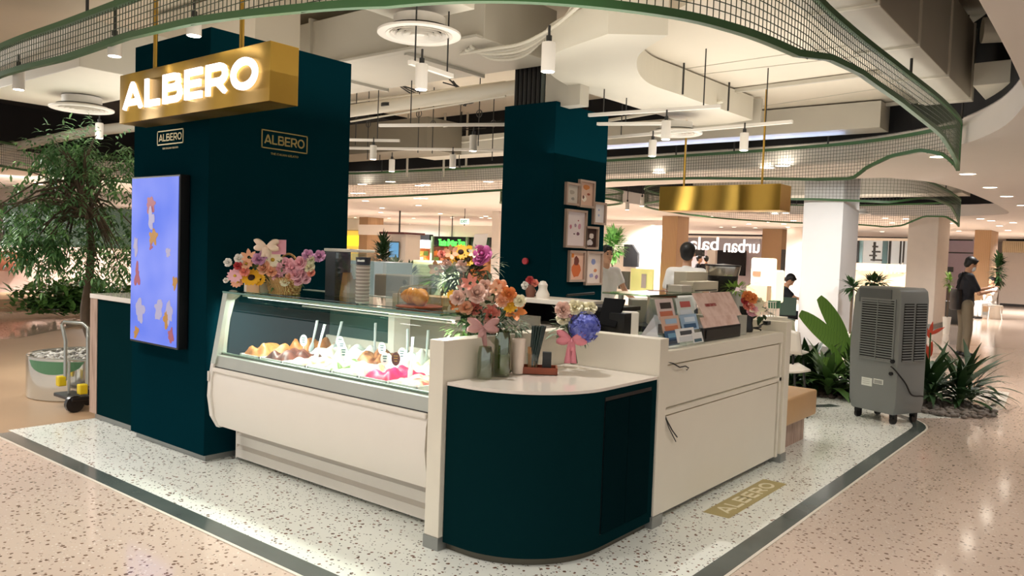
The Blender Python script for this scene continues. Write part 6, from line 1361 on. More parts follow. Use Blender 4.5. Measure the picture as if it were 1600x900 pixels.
T0 = at(133, 500, 9.0); 
dT = (Vector((-7.9, 3.5, 1.5))-CAM).dot(FW)
pts = [(-7.86, 3.5, 0.35), at(134, 500, dT), at(139, 440, dT), at(142, 385, dT), at(137, 340, dT), at(118, 280, dT)]
tree('large potted tree with feathery leaves left of the teal column', (-8.0, 3.4, 0.36), pts,
     [(at(60, 330, dT), 0.42), (at(20, 345, dT-0.3), 0.35), (at(110, 350, dT+0.2), 0.50), (at(150, 300, dT), 0.42), (at(100, 270, dT), 0.36), (at(160, 245, dT+0.1), 0.32), (at(185, 360, dT+0.4), 0.35), (at(85, 395, dT), 0.3), (at(165, 405, dT), 0.22), (at(60, 385, dT-.2), 0.18), (at(100, 235, dT), 0.2)], 760, 3, (0.078, 0.024))
# hand truck
ht = thing('hand_truck', 'grey folding hand truck with yellow clips leaning by the planter', 'hand truck', (-7.45, 3.1, 0))
m_alu = M('aluminium', (170, 172, 164), 0.3, metal=0.8)
fr = [(-7.50, 3.02, 0.25), (-7.52, 3.03, 0.60), (-7.60, 3.03, 0.74), (-7.58, 3.04, 0.77), (-7.38, 3.12, 0.77), (-7.33, 3.14, 0.73), (-7.28, 3.12, 0.60), (-7.27, 3.12, 0.22)]
MB().tube(fr, 0.016, 10).build('handle_frame', m_alu, ht, smooth=True)
MB().tube([(-7.47, 3.04, 0.10), (-7.47, 3.04, 0.44)], 0.012, 8).build('inner_post', m_alu, ht); MB().tube([(-7.30, 3.12, 0.10), (-7.30, 3.12, 0.44)], 0.012, 8).build('inner_post', m_alu, ht); MB().tube([(-7.47, 3.04, 0.44), (-7.30, 3.12, 0.44)], 0.012, 8).build('cross_bar', m_alu, ht)
for x, y, z in ((-7.52, 2.99, 0.24), (-7.28, 3.07, 0.19)): MB().box((x-0.035, y-0.03, z-0.04), (x+0.035, y+0.04, z+0.05)).build('yellow_clip', M('clip_yellow', (232, 204, 30), 0.4), ht, bev=0.01)
MB().box((-7.60, 2.96, 0.10), (-7.22, 3.14, 0.135)).build('folded_plate', m_blackp, ht, bev=0.01)
for x, y in ((-7.26, 3.0), (-7.5, 3.22)): MB().tube([(x-0.025, y, 0.075), (x+0.025, y, 0.075)], 0.075, 18).build('wheel', m_blackp, ht, smooth=True)
# hedge + stage at far left
c = thing('low_hedge', 'low clipped green hedge on a round tan plinth behind the tree', 'hedge', (-15.3, 6.9, 0))
hm = MB()
def hedgep(): 
    a = onz(28, 492, 0.1); b = onz(200, 485, 0.1); return a, b
ha_, hb_ = hedgep(); hdp = (ha_-CAM).dot(FW)
for _ in range(2600):
    t_ = R.random(); p = ha_.lerp(hb_, t_)+Vector((R.uniform(-.5, .5), R.uniform(-.2, 1.0), 0)); hgt = 0.45+0.15*math.sin(t_*5); p.z = 0.1+R.random()*hgt
    hm.leaf(p, (R.gauss(0, 1), R.gauss(0, 1), R.uniform(0.1, 1)), R.uniform(0.14, 0.26), 0.10, 0.5, 2)
hm.build('leaves', M('leaf_hedge', (96, 140, 66), 0.5, var=0.3), c)
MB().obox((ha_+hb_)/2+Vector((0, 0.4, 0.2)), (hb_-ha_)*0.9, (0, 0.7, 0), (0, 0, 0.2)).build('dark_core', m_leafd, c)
sw = MB(); qa, qb = at(-10, 400, 20), at(205, 400, 22)
c = thing('curved_stage_wall', 'mottled pinkish stone wall behind the hedge', 'wall', ((qa.x+qb.x)/2, (qa.y+qb.y)/2, 0)); dv = (qb-qa); dv.z = 0
MB().obox(((qa.x+qb.x)/2, (qa.y+qb.y)/2, 0.62), dv*1.1, Vector((-dv.y, dv.x, 0)).normalized()*0.3, (0, 0, 1.24)).build('stone_face', ramp_mat('pink_stone', 'noise', [(0.35, (192, 160, 146)), (0.6, (222, 196, 182))], nscale=1.5, rough=0.6, detail=6), c)
MB().obox(((qa.x+qb.x)/2-0.2, (qa.y+qb.y)/2+0.5, 1.8), dv*1.12, Vector((-dv.y, dv.x, 0)).normalized()*0.3, (0, 0, 1.1)).build('dark_green_band', M('band_green', (30, 52, 36), 0.6), c)
q = at(10, 408, 19.6); m = MB(); m.sph(q, 0.55, 20, 12, (1.4, 1, 0.45)); m.build('red_brown_lump', M('red_brown', (128, 72, 50), 0.5), c, smooth=True)
MB().obox(at(25, 268, 21), (dv*0.35), Vector((-dv.y, dv.x, 0)).normalized()*0.3, (0, 0, 0.7)).build('lime_green_panel', M('lime_panel', (176, 190, 110), 0.5), c)  # plain lime green panel, no emission
c = thing('stage_light', 'bright white lamp glowing through the tree', 'lamp', at(62, 278, 19)); MB().sph(at(62, 278, 19), 0.16, 16, 10).build('bulb', M('lamp_hot', (255, 255, 250), emit=(255, 246, 224), es=25), c, smooth=True)
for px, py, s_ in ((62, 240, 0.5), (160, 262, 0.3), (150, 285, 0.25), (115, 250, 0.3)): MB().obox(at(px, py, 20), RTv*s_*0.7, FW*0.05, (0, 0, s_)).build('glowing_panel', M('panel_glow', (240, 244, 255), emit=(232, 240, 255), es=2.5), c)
tag(MB().obox(at(120, 478, 17.5)+Vector((0, 0, -0.25)), dv.normalized()*7, Vector((-dv.y, dv.x, 0)).normalized()*2.2, (0, 0, 0.24)).build('tan_plinth', m_tan), 'low tan plinth under the hedge', 'plinth').location.z = 0.0

# ================================================================ PEOPLE
m_skin = M('skin', (196, 150, 120), 0.55, var=0.05); m_hair = M('hair_black', (18, 15, 14), 0.5); m_wt = M('shirt_white', (228, 226, 222), 0.75, bump=0.2, bscale=12); m_bt = M('shirt_black', (20, 22, 30), 0.8, bump=0.2, bscale=12); m_kh = M('trouser_khaki', (124, 112, 92), 0.8, bump=0.3, bscale=10); m_mask = M('face_mask', (226, 232, 236), 0.7)
def fuse(name, parts, mat, parent, voxel=0.012, it=4):
    m = MB()
    for q in parts:
        if q[0] == 's': m.sph(q[1], q[2], 14, 10, q[3] if len(q) > 3 else (1, 1, 1), q[4] if len(q) > 4 else None)
        else: m.capsule(q[1], q[2], q[3], q[4], 12)
    o = m.build(name, mat, parent, smooth=True, auto=False)
    md = o.modifiers.new('r', 'REMESH'); md.mode = 'VOXEL'; md.voxel_size = voxel; md.use_smooth_shade = True
    s_ = o.modifiers.new('s', 'SMOOTH'); s_.iterations = it; s_.factor = 0.5
    me = bpy.data.meshes.new_from_object(o.evaluated_get(bpy.context.evaluated_depsgraph_get())); old = o.data; o.modifiers.clear(); o.data = me; bpy.data.meshes.remove(old)
    for p in me.polygons: p.use_smooth = True
    if not me.materials: me.materials.append(mat)
    return o
def person(label, base, yaw, H, arms, shirt, trouser, sit=False, mask=False, sleeve=0.6, headtilt=0.0, hair_long=False, hair=True, legs=None, bag=False, shoes=True):
    """yaw: direction faced. local axes: f forward, s to the person's left, z up; arms: two (elbow, wrist) pairs in local metres from the floor"""
    b = Vector(base); f = Vector((math.cos(yaw), math.sin(yaw), 0)); s = Vector((-f.y, f.x, 0)); k = H/1.72
    def L(a, c_, z): return b+f*a*k+s*c_*k+Vector((0, 0, z*k))
    c = thing('person', label, 'person', tuple(b))
    hip = 0.90 if not sit else 0.50
    dz = hip-0.90
    hips = [L(0, sg*0.09, hip) for sg in (1, -1)]; sh = [L(-0.01, sg*0.17, 1.38+dz) for sg in (1, -1)]
    if legs: kn = [L(*p) for p in legs[:2]]; an = [L(*p) for p in legs[2:]]
    elif sit: kn = [L(0.42, sg*0.11, 0.49) for sg in (1, -1)]; an = [L(0.40, sg*0.11, 0.07) for sg in (1, -1)]
    else: kn = [L(0.03, sg*0.10, 0.48) for sg in (1, -1)]; an = [L(0.0, sg*0.11, 0.07) for sg in (1, -1)]
    P = []
    P += [('c', L(0, 0, hip+0.02), 0.13*k, L(0, 0, hip+0.20), 0.115*k), ('c', L(0, 0.05, hip+0.2), 0.10*k, L(0, 0.08, 1.28+dz), 0.105*k), ('c', L(0, -0.05, hip+0.2), 0.10*k, L(0, -0.08, 1.28+dz), 0.105*k), ('c', sh[0], 0.055*k, sh[1], 0.055*k)]
    P += [('c', L(0, 0, 1.38+dz), 0.055*k, L(0.02, 0, 1.50+dz), 0.052*k)]
    hc = L(0.03+headtilt*0.05, 0, 1.60+dz-headtilt*0.02); ff = (f*math.cos(headtilt)-Vector((0, 0, 1))*math.sin(headtilt)).normalized(); uu = s.cross(ff)*-1; uu = ff.cross(s)
    rot = Matrix((ff, s, uu)).transposed()
    def Hd(a, c_, z): return hc+(ff*a+s*c_+uu*z)*k
    P += [('s', Hd(-0.01, 0, 0.025), 0.098*k, (0.98, 0.80, 1.0), rot), ('s', Hd(0.03, 0, -0.045), 0.066*k, (0.9, 0.85, 1.05), rot), ('c', Hd(0.085, 0, 0.01), 0.008*k, Hd(0.105, 0, -0.025), 0.012*k), ('s', Hd(0.0, 0.078, -0.005), 0.026*k, (0.6, 0.4, 1.1), rot), ('s', Hd(0.0, -0.078, -0.005), 0.026*k, (0.6, 0.4, 1.1), rot), ('s', Hd(0.088, 0, -0.055), 0.016*k, (0.5, 1.4, 0.5), rot), ('s', Hd(0.075, 0, -0.095), 0.02*k, (0.8, 1.1, 0.8), rot)]
    el = []; wr_ = []
    for i, (e, w) in enumerate(arms):
        E_, W_ = L(*e), L(*w); el.append(E_); wr_.append(W_); P += [('c', sh[i], 0.047*k, E_, 0.037*k), ('c', E_, 0.037*k, W_, 0.025*k)]
        d = (W_-E_).normalized(); sd_ = d.cross(Vector((0, 0, 1))); sd_ = sd_.normalized() if sd_.length > 0.1 else s.copy(); nn_ = sd_.cross(d)
        pc_ = W_+d*0.045*k; P += [('s', pc_, 0.04*k, (0.75, 0.45, 1.1), Matrix((sd_, nn_, d)).transposed())]
        for j in range(4):
            o_ = sd_*(j-1.5)*0.019*k; a0 = W_+d*0.075*k+o_; ln = (0.040, 0.046, 0.042, 0.032)[j]*k; a1 = a0+d*ln-nn_*0.006*k; a2 = a1+d*ln*0.6-nn_*0.018*k; P += [('c', a0, 0.0095*k, a1, 0.0085*k), ('c', a1, 0.0085*k, a2, 0.0075*k)]
        th = (1 if i else -1); t0 = W_+d*0.03*k+sd_*th*0.028*k; t1 = t0+(d*0.6+sd_*th*0.8-nn_*0.3)*0.035*k; P += [('c', t0, 0.012*k, t1, 0.0095*k), ('c', t1, 0.0095*k, t1+d*0.025*k, 0.008*k)]
    for i in range(2): P += [('c', hips[i], 0.085*k, kn[i], 0.055*k), ('c', kn[i], 0.054*k, an[i], 0.035*k), ('c', an[i]-Vector((0, 0, 0.03*k)), 0.035*k, an[i]+f*0.14*k-Vector((0, 0, 0.042*k)), 0.026*k)]
    fuse('body', P, m_skin, c, 0.0085, 2)
    # eyes and brows
    for sg in (1, -1):
        MB().sph(Hd(0.082, sg*0.032, 0.012), 0.011*k, 8, 6, (0.6, 1.2, 0.7), rot).build('eye', m_blackp, c, smooth=True); MB().sph(Hd(0.088, sg*0.032, 0.034), 0.016*k, 8, 6, (0.35, 1.2, 0.22), rot).build('eyebrow', m_hair, c, smooth=True)
    MB().sph(Hd(0.093, 0, -0.057), 0.017*k, 8, 6, (0.35, 1.2, 0.25), rot).build('mouth', M('lips', (156, 92, 84), 0.5), c, smooth=True)
    if hair:
        HP = [('s', Hd(-0.022, 0, 0.045), 0.104*k, (0.98, 0.88, 0.92), rot), ('s', Hd(-0.05, 0, 0.0), 0.080*k, (0.75, 1.0, 1.0), rot), ('c', Hd(0.055, 0.03, 0.098), 0.025*k, Hd(0.06, -0.03, 0.098), 0.022*k)]
        if hair_long: HP += [('s', Hd(-0.10, 0, 0.07), 0.045*k)]
        fuse('hair', HP, m_hair, c, 0.012, 2)
    if mask: fuse('face_mask', [('s', Hd(0.062, 0, -0.05), 0.058*k, (0.85, 1.05, 0.95), rot)], m_mask, c, 0.01, 1)
    # shirt
    S_ = [('c', L(0, 0, hip+0.0), 0.145*k, L(0, 0, hip+0.20), 0.13*k), ('c', L(0, 0.05, hip+0.2), 0.115*k, L(0, 0.08, 1.28+dz), 0.12*k), ('c', L(0, -0.05, hip+0.2), 0.115*k, L(0, -0.08, 1.28+dz), 0.12*k), ('c', sh[0], 0.068*k, sh[1], 0.068*k), ('c', L(0, 0, 1.38+dz), 0.065*k, L(0, 0, 1.42+dz), 0.062*k)]
    for i in range(2): S_ += [('c', sh[i], 0.066*k, sh[i].lerp(el[i], sleeve), 0.058*k)]
    fuse('shirt', S_, shirt, c, 0.013, 4)
    T_ = [('c', L(0, 0.0, hip+0.03), 0.132*k, L(0, 0, hip-0.02), 0.135*k)]
    for i in range(2): T_ += [('c', hips[i], 0.10*k, kn[i], 0.075*k), ('c', kn[i], 0.076*k, an[i].lerp(kn[i], 0.1), 0.06*k)]
    fuse('trousers', T_, trouser, c, 0.013, 4)
    if shoes:
        for i in range(2): fuse('shoe', [('c', an[i]-Vector((0, 0, 0.028*k))-f*0.02, 0.043*k, an[i]+f*0.15*k-Vector((0, 0, 0.038*k)), 0.034*k)], m_blackp, c, 0.01, 2)
    return c
to_right = math.atan2(RTv.y, RTv.x); fwd = math.atan2(FW.y, FW.x)
pm = onz(1503, 556, 0)
person('standing person in black tee and khaki trousers with white mask looking at their hands', (pm.x, pm.y, 0), to_right-0.15, 1.73, [((0.16, 0.16, 1.12), (0.40, 0.05, 1.20)), ((0.14, -0.19, 1.10), (0.38, -0.05, 1.14))], m_bt, m_kh, mask=True, sleeve=0.75, headtilt=0.45)
c = thing('shoulder_bag', 'dark bag hanging at the back of the standing person', 'bag', (pm.x, pm.y, 0.75)); bp_ = Vector((pm.x, pm.y, 0.98))-RTv*0.17; MB().obox(bp_, RTv*0.10, FW*0.24, (0, 0, 0.36)).build('bag_body', m_blackp, c, bev=0.03, smooth=True)
MB().tube([bp_+Vector((0, 0, 0.2)), bp_+RTv*0.1+Vector((0, 0, 0.48)), bp_+RTv*0.2+Vector((0, 0, 0.42))], 0.015, 6).build('strap', m_blackp, c)
q = at(1072, 440, 9.0); person('staff person in white shirt with black hair seen from behind', (q.x, q.y, 0), fwd-0.35, 1.71, [((-0.02, 0.24, 1.12), (0.15, 0.2, 1.0)), ((-0.02, -0.24, 1.12), (0.15, -0.2, 1.0))], m_wt, m_bt)
q = at(945, 440, 10.2); person('staff person in white tee leaning one hand on the counter beside the teal column', (q.x, q.y, 0), fwd+PI+0.35, 1.66, [((0.10, 0.26, 1.12), (0.28, 0.36, 0.98)), ((-0.0, -0.24, 1.12), (0.1, -0.2, 0.95))], m_wt, m_bt, sleeve=0.5)
qc = onz(1545, 494, 0); qc = at(1548, 497, 24); 
person('seated person in white top with dark tied hair, behind the standing person', (qc.x, qc.y, 0), to_right+PI, 1.66, [((0.12, 0.2, 0.78), (0.35, 0.1, 0.80)), ((0.12, -0.2, 0.78), (0.35, -0.1, 0.80))], m_wt, m_wt, sit=True, hair_long=True, sleeve=0.9)
shell_chair('pale chair under the seated person in white', qc.x, qc.y, to_right+PI-PI/2, m_whitem, m_whitem, 0.40)
qe = at(1226, 480, 15.6); person('seated person in dark top bent forward, left of the white pillar', (qe.x, qe.y, 0), to_right-0.2, 1.70, [((0.15, 0.2, 0.85), (0.35, 0.1, 0.8)), ((0.15, -0.2, 0.85), (0.35, -0.1, 0.8))], m_bt, m_bt, sit=True, headtilt=0.8)
qf = at(1224, 500, 14.8)
gch = thing('green_chair', 'dark green framed chair back beside the white pillar', 'chair', (qf.x, qf.y, 0)); m_gch = M('chair_green', (64, 84, 74), 0.5)
MB().obox((qf.x, qf.y, 0.70), RTv*0.46, FW*0.03, (0, 0, 0.34)).build('backrest', m_gch, gch, bev=0.012); MB().obox(Vector((qf.x, qf.y, 0.45))+FW*0.22, RTv*0.46, Vector((FW.x, FW.y, 0))*0.44, (0, 0, 0.04)).build('seat', m_gch, gch, bev=0.01)
for sx in (-1, 1):
    for dd in (0.0, 0.4): MB().tube([Vector((qf.x, qf.y, 0.45))+RTv*0.2*sx+Vector((FW.x, FW.y, 0))*dd, Vector((qf.x, qf.y, 0))+RTv*0.22*sx+Vector((FW.x, FW.y, 0))*dd], 0.013, 6).build('leg', m_darkm, gch)
for (px, lb_, yw) in ((1090, 'distant dark dressed person beside the doorway', 0.3), (1102, 'distant person in dark clothes, right of the other in the doorway', 2.5)):
    q = at(px, 440, 26); person(lb_, (q.x, q.y, 0), yw, 1.62, [((0.0, 0.24, 1.12), (0.1, 0.2, 0.9)), ((0.0, -0.24, 1.12), (0.1, -0.2, 0.9))], m_bt, m_bt)
# ================================================================ PILLARS AND SHOPS
def pbox(px0, px1, py0, py1, dep, thick=0.4, d2=None):
    """a block standing square to the hall axes whose near face spans these columns; returns its corners in metres"""
    a, b = at(px0, (py0+py1)/2, dep), at(px1, (py0+py1)/2, dep); y = (a.y+b.y)/2
    a, b = ony(px0, (py0+py1)/2, y), ony(px1, (py0+py1)/2, y); m_ = (px0+px1)/2
    return a.x, b.x, y, ony(m_, py1, y).z, ony(m_, py0, y).z
def pillar(name, label, px0, pxm, px1, dep, mt, ztop=2.8):
    """pxm: photo column of the near corner between the two faces seen"""
    m_ = at(pxm, 430, dep)
    w = abs(ony(px0, 430, m_.y).x-m_.x); l = abs(onx(px1, 430, m_.x).y-m_.y)
    c = thing(name, label, 'pillar', (m_.x-w/2, m_.y+l/2, 0))
    MB().box((m_.x-w, m_.y, 0.0), (m_.x, m_.y+l, ztop)).build('shaft', mt, c, bev=0.01)
    MB().box((m_.x-w-0.01, m_.y-0.01, 0.0), (m_.x+0.01, m_.y+l+0.01, 0.1)).build('skirting', m_plinth, c); return c
pillar('white_pillar', 'big plain white pillar behind the banana leaves', 1250, 1312, 1337, 13.4, m_white_pillar, 4.0)
pillar('white_pillar', 'second pale pillar, right behind the air cooler', 1415, 1462, 1480, 19.6, M('beige_pillar_paint', (222, 210, 196), 0.6), 2.8)
pillar('wood_pillar', 'oak clad pillar behind the staff person in the white shirt', 1031, 1055, 1073, 24, m_wood)
pillar('wood_pillar', 'oak clad pillar right of the mirrored shop lettering', 1188, 1219, 1226, 31, m_wood)
pillar('wood_pillar', 'oak clad pillar at the far right behind the people', 1519, 1545, 1556, 26, m_wood)
pillar('wood_pillar', 'oak clad pillar at the far left, past the front teal column', 559, 572, 597, 34, m_wood)
pillar('pale_pillar', 'pale pillar partly hidden by the middle teal column', 766, 777, 800, 25, m_beige_wall)
pillar('pale_pillar', 'beige pillar left of the big white pillar', 1226, 1252, 1262, 29, m_beige_wall)
def panel(name, label, px0, px1, py0, py1, dep, mt, thick=0.1, cat='panel', parent=None, bev=0, floor=False):
    x0, x1, y, z0_, z1_ = pbox(px0, px1, py0, py1, dep)
    if floor: z0_ = 0
    z1_ = min(z1_, 2.79)
    m = MB().box((x0, y, z0_), (x1, y+thick, z1_))
    if parent is None: return tag(m.build(name, mt, bev=bev), label, cat)
    return m.build(name, mt, parent, bev=bev)
def shop(label, px, py, dep): p = at(px, py, dep); return thing('shop_front', label, 'shop', (p.x, p.y, 0))
# left: yellow shop, kiosk pillar with screen, green grocer
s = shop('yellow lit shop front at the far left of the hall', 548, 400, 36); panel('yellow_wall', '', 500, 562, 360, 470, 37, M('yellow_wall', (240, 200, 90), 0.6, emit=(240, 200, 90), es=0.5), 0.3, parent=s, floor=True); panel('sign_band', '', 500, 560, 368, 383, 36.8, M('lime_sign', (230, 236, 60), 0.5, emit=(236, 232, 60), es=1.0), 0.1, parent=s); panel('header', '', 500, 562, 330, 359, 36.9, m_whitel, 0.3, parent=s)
m = MB(); q = at(546, 415, 36.6); MB().tube([q+RTv*0.7*math.cos(t)+Vector((0, 0, 0.7*math.sin(t))) for t in [PI*i/14 for i in range(15)]], 0.1, 8).build('white_arch', m_whitel, s)
s = thing('info_pillar', 'square white pillar with dark red cap and blue screen', 'pillar', at(620, 440, 27)); x0, x1, y, z0_, z1_ = pbox(609, 633, 366, 440, 27)
MB().box((x0-0.15, y, 0), (x1, y+0.7, z1_)).build('shaft', m_whitel, s); MB().box((x0-0.35, y-0.2, z1_), (x1+0.12, y+0.8, z1_+0.07)).build('cap', M('cap_red', (96, 44, 40), 0.5), s)
panel('screen', '', 608, 621, 379, 402, 26.9, M('screen_teal', (30, 60, 70), emit=(110, 170, 214), es=0.9), 0.05, parent=s); panel('screen_frame', '', 607, 622, 377, 404, 26.95, m_band, 0.05, parent=s); q = at(624, 364, 27); MB().tube([q, (q.x, q.y, 2.8)], 0.03, 6).build('hanger', m_darkm, s)
s = shop('fruit shop with green lit lettering and dark lintel', 700, 400, 30)
panel('back_wall', '', 634, 790, 386, 470, 31.5, ramp_mat('shop_stock', 'voronoi', [(0.2, (96, 50, 30)), (0.4, (206, 112, 50)), (0.6, (150, 84, 46)), (0.85, (232, 168, 90))], nscale=3.0, rough=0.6), 0.2, parent=s, floor=True)
panel('header', '', 560, 800, 352, 369, 30.4, m_whitel, 0.3, parent=s); panel('white_band', '', 656, 702-30, 375, 388, 30.2, M('band_glow', (255, 255, 255), emit=(240, 250, 255), es=1.2), 0.1, parent=s); panel('white_band', '', 638, 670, 375, 387, 30.1, M('band_glow', (255, 255, 255), emit=(240, 250, 255), es=1.2), 0.1, parent=s)
panel('dark_lintel', '', 636, 671, 366, 376, 30.3, m_blackp, 0.2, parent=s); panel('dark_lintel', '', 675, 765, 369, 384, 30.3, m_blackp, 0.2, parent=s)
for px in (673, 728): panel('green_post', '', px-1.5, px+1.5, 369, 440, 30.0, m_leafg, 0.1, parent=s)
for k in range(4):
    for j in range(9):
        q = at(682+j*9.5, 396+k*9, 30.8); MB().obox(q, RTv*0.17, FW*0.2, (0, 0, 0.16)).build('stock_item', M('stock_%d' % ((k*3+j) % 5), [(216, 120, 40), (180, 60, 50), (230, 190, 90), (110, 140, 60), (236, 150, 120)][(k*3+j) % 5], 0.6, emit=None), s)
for k in range(3):
    for j in range(4): q = at(645+j*7, 396+k*9, 30.6); MB().obox(q, RTv*0.15, FW*0.2, (0, 0, 0.17)).build('stock_item', M('stock_%d' % ((k*2+j) % 5), (216, 120, 40), 0.6), s)
q0 = at(686, 384, 29.9); tx = text_mb('Taste Better Tara', q0, (1, 0, 0), (0, 0, 1), 0.26, 0.05, 0.02, width=(ony(727, 384, q0.y).x-q0.x))
tx.build('green_lettering', M('neon_green', (20, 80, 20), emit=(70, 255, 70), es=2.2), s)
for px in (686, 706, 725): q = at(px, 370, 29.8); MB().tube([q, (q.x, q.y, 2.8)], 0.02, 5).build('hanger', m_darkm, s)
panel('pale_green_counter', 'pale green rounded counter in front of the fruit shop', 634, 690, 407, 470, 22, M('counter_green', (206, 220, 176), 0.4), 0.8, 'counter', bev=0.15, floor=True)
panel('blue_glass_case', 'pale blue glass display case behind the cup stack', 520, 598, 408, 462, 12, M('case_blue', (186, 208, 216), 0.3), 0.6, 'display case', floor=True)
def bush(label, px, py, dep, rpx, rpy, n, mt, lf=(0.14, 0.05), cat='plant', name='potted_plant', potw=0.2):
    q = at(px, py, dep); rx, rz = rpx*dep/FPX, rpy*dep/FPX; c = thing(name, label, cat, (q.x, q.y, 0)); m = MB()
    for _ in range(n):
        v = Vector((R.gauss(0, 1), R.gauss(0, 1), R.gauss(0, 1))).normalized()*R.uniform(0.35, 1); m.leaf(q+Vector((v.x*rx, v.y*rx, v.z*rz)), v+Vector((0, 0, 0.4)), lf[0]*R.uniform(.7, 1.2), lf[1], 0.6, 2)
    m.build('leaves', mt, c); zb_ = max(0.35, q.z-rz*0.8)
    MB().tube([(q.x, q.y, 0.3), (q.x, q.y, zb_+rz*0.6)], 0.02, 6).build('stem', M('bark', (92, 76, 60), 0.8), c); MB().lathe([(potw*0.7, 0), (potw, 0.4), (potw*0.9, 0.4), (potw*0.8, 0.36), (0.001, 0.36)], (q.x, q.y, 0), 18, cap=False).build('pot', m_whitel, c, smooth=True); return c
bush('dark upright shrub in front of the info pillar', 598, 405, 14, 14, 40, 420, m_leafd); bush('lower grey green shrub right of the dark shrub', 618, 425, 13.5, 14, 18, 200, m_leafg); bush('loose leafy stems beside the pale green counter', 640, 430, 13, 14, 14, 90, m_leafd)
bush('bright green leafy tree peeping past the right edge of the middle column', 958, 382, 17, 18, 24, 420, M('leaf_bright', (120, 176, 90), 0.5, var=0.2), (0.16, 0.06), 'tree', 'potted_tree')
bush('dark leafy plant at the far right behind the oak pillar', 1560, 420, 24, 5, 26, 160, m_leafd, (0.25, 0.1)); bush('dark shrub behind the top of the air cooler', 1366, 440, 15, 18, 6, 110, m_leafd, (0.16, 0.07)); bush('low dark plant at the upper left corner of the cooler', 1332, 448, 13, 6, 8, 40, m_leafd, (0.2, 0.08)); bush('green sprigs on the stand behind the standing person', 1483, 440, 18, 4, 12, 80, m_leafl, (0.12, 0.05), potw=0.09)
# exit sign
q = at(726, 346, 24); c = thing('exit_sign', 'small hanging green and white exit sign', 'sign', (q.x, q.y, q.z-0.1)); MB().obox(q, (0.34, 0, 0), (0, 0.03, 0), (0, 0, 0.16)).build('panel', M('exit_glow', (230, 250, 240), emit=(225, 250, 238), es=1.0), c)
text_mb('EXIT', (q.x-0.13, q.y-0.017, q.z-0.045), (1, 0, 0), (0, 0, 1), 0.09, 0.006, 0.02, width=0.26).build('lettering', M('exit_green', (30, 110, 90), 0.5), c); MB().tube([(q.x, q.y, q.z+0.08), (q.x, q.y, 2.8)], 0.01, 6).build('hanger', m_darkm, c)
# middle: white shop with dark pentagon, lime poster
s = shop('white shop front with black five sided opening and lime poster', 990, 420, 27)
panel('white_wall', '', 935, 1040, 352, 480, 28, m_whitel, 0.3, parent=s, floor=True); panel('header_line', '', 976, 1032, 366, 368, 27.8, m_blackp, 0.1, parent=s)
x0, x1, y, z0_, z1_ = pbox(975, 997, 382, 417, 27.8); MB().extr([(x0, z0_), (x1, z0_), (x1, z0_+(z1_-z0_)*0.62), (x0+(x1-x0)*0.55, z1_), (x0, z1_)], 'y', y-0.03, y+0.1).build('black_opening', m_black, s)
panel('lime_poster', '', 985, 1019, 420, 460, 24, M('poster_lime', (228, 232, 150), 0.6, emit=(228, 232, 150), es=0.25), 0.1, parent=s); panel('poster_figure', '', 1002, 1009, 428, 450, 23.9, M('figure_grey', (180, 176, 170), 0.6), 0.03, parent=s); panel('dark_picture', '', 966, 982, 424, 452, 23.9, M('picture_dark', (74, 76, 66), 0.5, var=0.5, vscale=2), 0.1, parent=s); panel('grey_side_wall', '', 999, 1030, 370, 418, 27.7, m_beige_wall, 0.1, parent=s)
# glass shop with mirrored lettering
s = shop('shop with white mirrored lettering on glass over a dark doorway', 1130, 400, 31)
panel('back_wall', '', 1066, 1240, 366, 470, 34, M('lilac_wall', (226, 214, 220), 0.6), 0.3, parent=s, floor=True); panel('top_line', '', 1073, 1190, 366, 368.5, 31, m_blackp, 0.1, parent=s); panel('white_line', '', 1073, 1190, 369, 372, 31, m_whitel, 0.1, parent=s); panel('grey_fascia', '', 1073, 1187, 372, 391, 31.2, M('fascia_grey', (150, 146, 152), 0.4), 0.1, parent=s)
panel('doorway', '', 1117, 1163, 390, 430, 33.6, m_black, 0.2, parent=s); panel('doorway_edge', '', 1104, 1117, 388, 440, 33.4, m_whitel, 0.2, parent=s); panel('lower_dark_shelf', '', 1073, 1098, 388, 400, 33.3, m_darkm, 0.2, parent=s)
q0 = at(1077, 390, 30.8); q1_ = ony(1187, 386, q0.y); m_lw = M('letter_white', (255, 255, 255), emit=(255, 255, 255), es=0.9); wd = (q1_.x-q0.x)
text_mb('bala', q0, (1, 0, 0), (0, 0, 1), 0.50, 0.05, 0.004, width=wd*0.43, mirror=True).build('mirrored_word', m_lw, s); text_mb('urban', q0+Vector((wd*0.51, 0, -0.06)), (1, 0, 0), (0, 0, 1), 0.50, 0.05, 0.004, width=wd*0.49, mirror=True).build('mirrored_word', m_lw, s)
panel('dark_side_opening', 'narrow dark gap right of the oak pillar with goods inside', 1219, 1229, 390, 470, 30, m_darkm, 0.2, 'opening', floor=True)
# lit display stand
s = thing('lit_display_stand', 'cream glowing display stand with poster near the oak pillar', 'display', at(1188, 470, 13)); 
for (a, b, c0, d0, e_) in ((1172, 1200, 403, 468, 13.0), (1198, 1212, 422, 474, 12.7)):
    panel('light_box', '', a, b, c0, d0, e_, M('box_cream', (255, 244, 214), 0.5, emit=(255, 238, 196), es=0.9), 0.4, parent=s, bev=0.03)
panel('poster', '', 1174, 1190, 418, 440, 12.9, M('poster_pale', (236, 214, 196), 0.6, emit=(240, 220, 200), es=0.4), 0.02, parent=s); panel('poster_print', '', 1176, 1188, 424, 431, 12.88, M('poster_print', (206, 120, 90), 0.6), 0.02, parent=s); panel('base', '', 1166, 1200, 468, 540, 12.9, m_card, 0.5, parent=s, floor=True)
panel('shelf_box', '', 1166, 1198, 446, 470, 12.6, M('box_warm', (244, 214, 176), 0.5), 0.2, parent=s)
s = thing('wire_rack', 'white wire rack with green baskets behind the orange flowers', 'rack', at(1200, 480, 11)); 
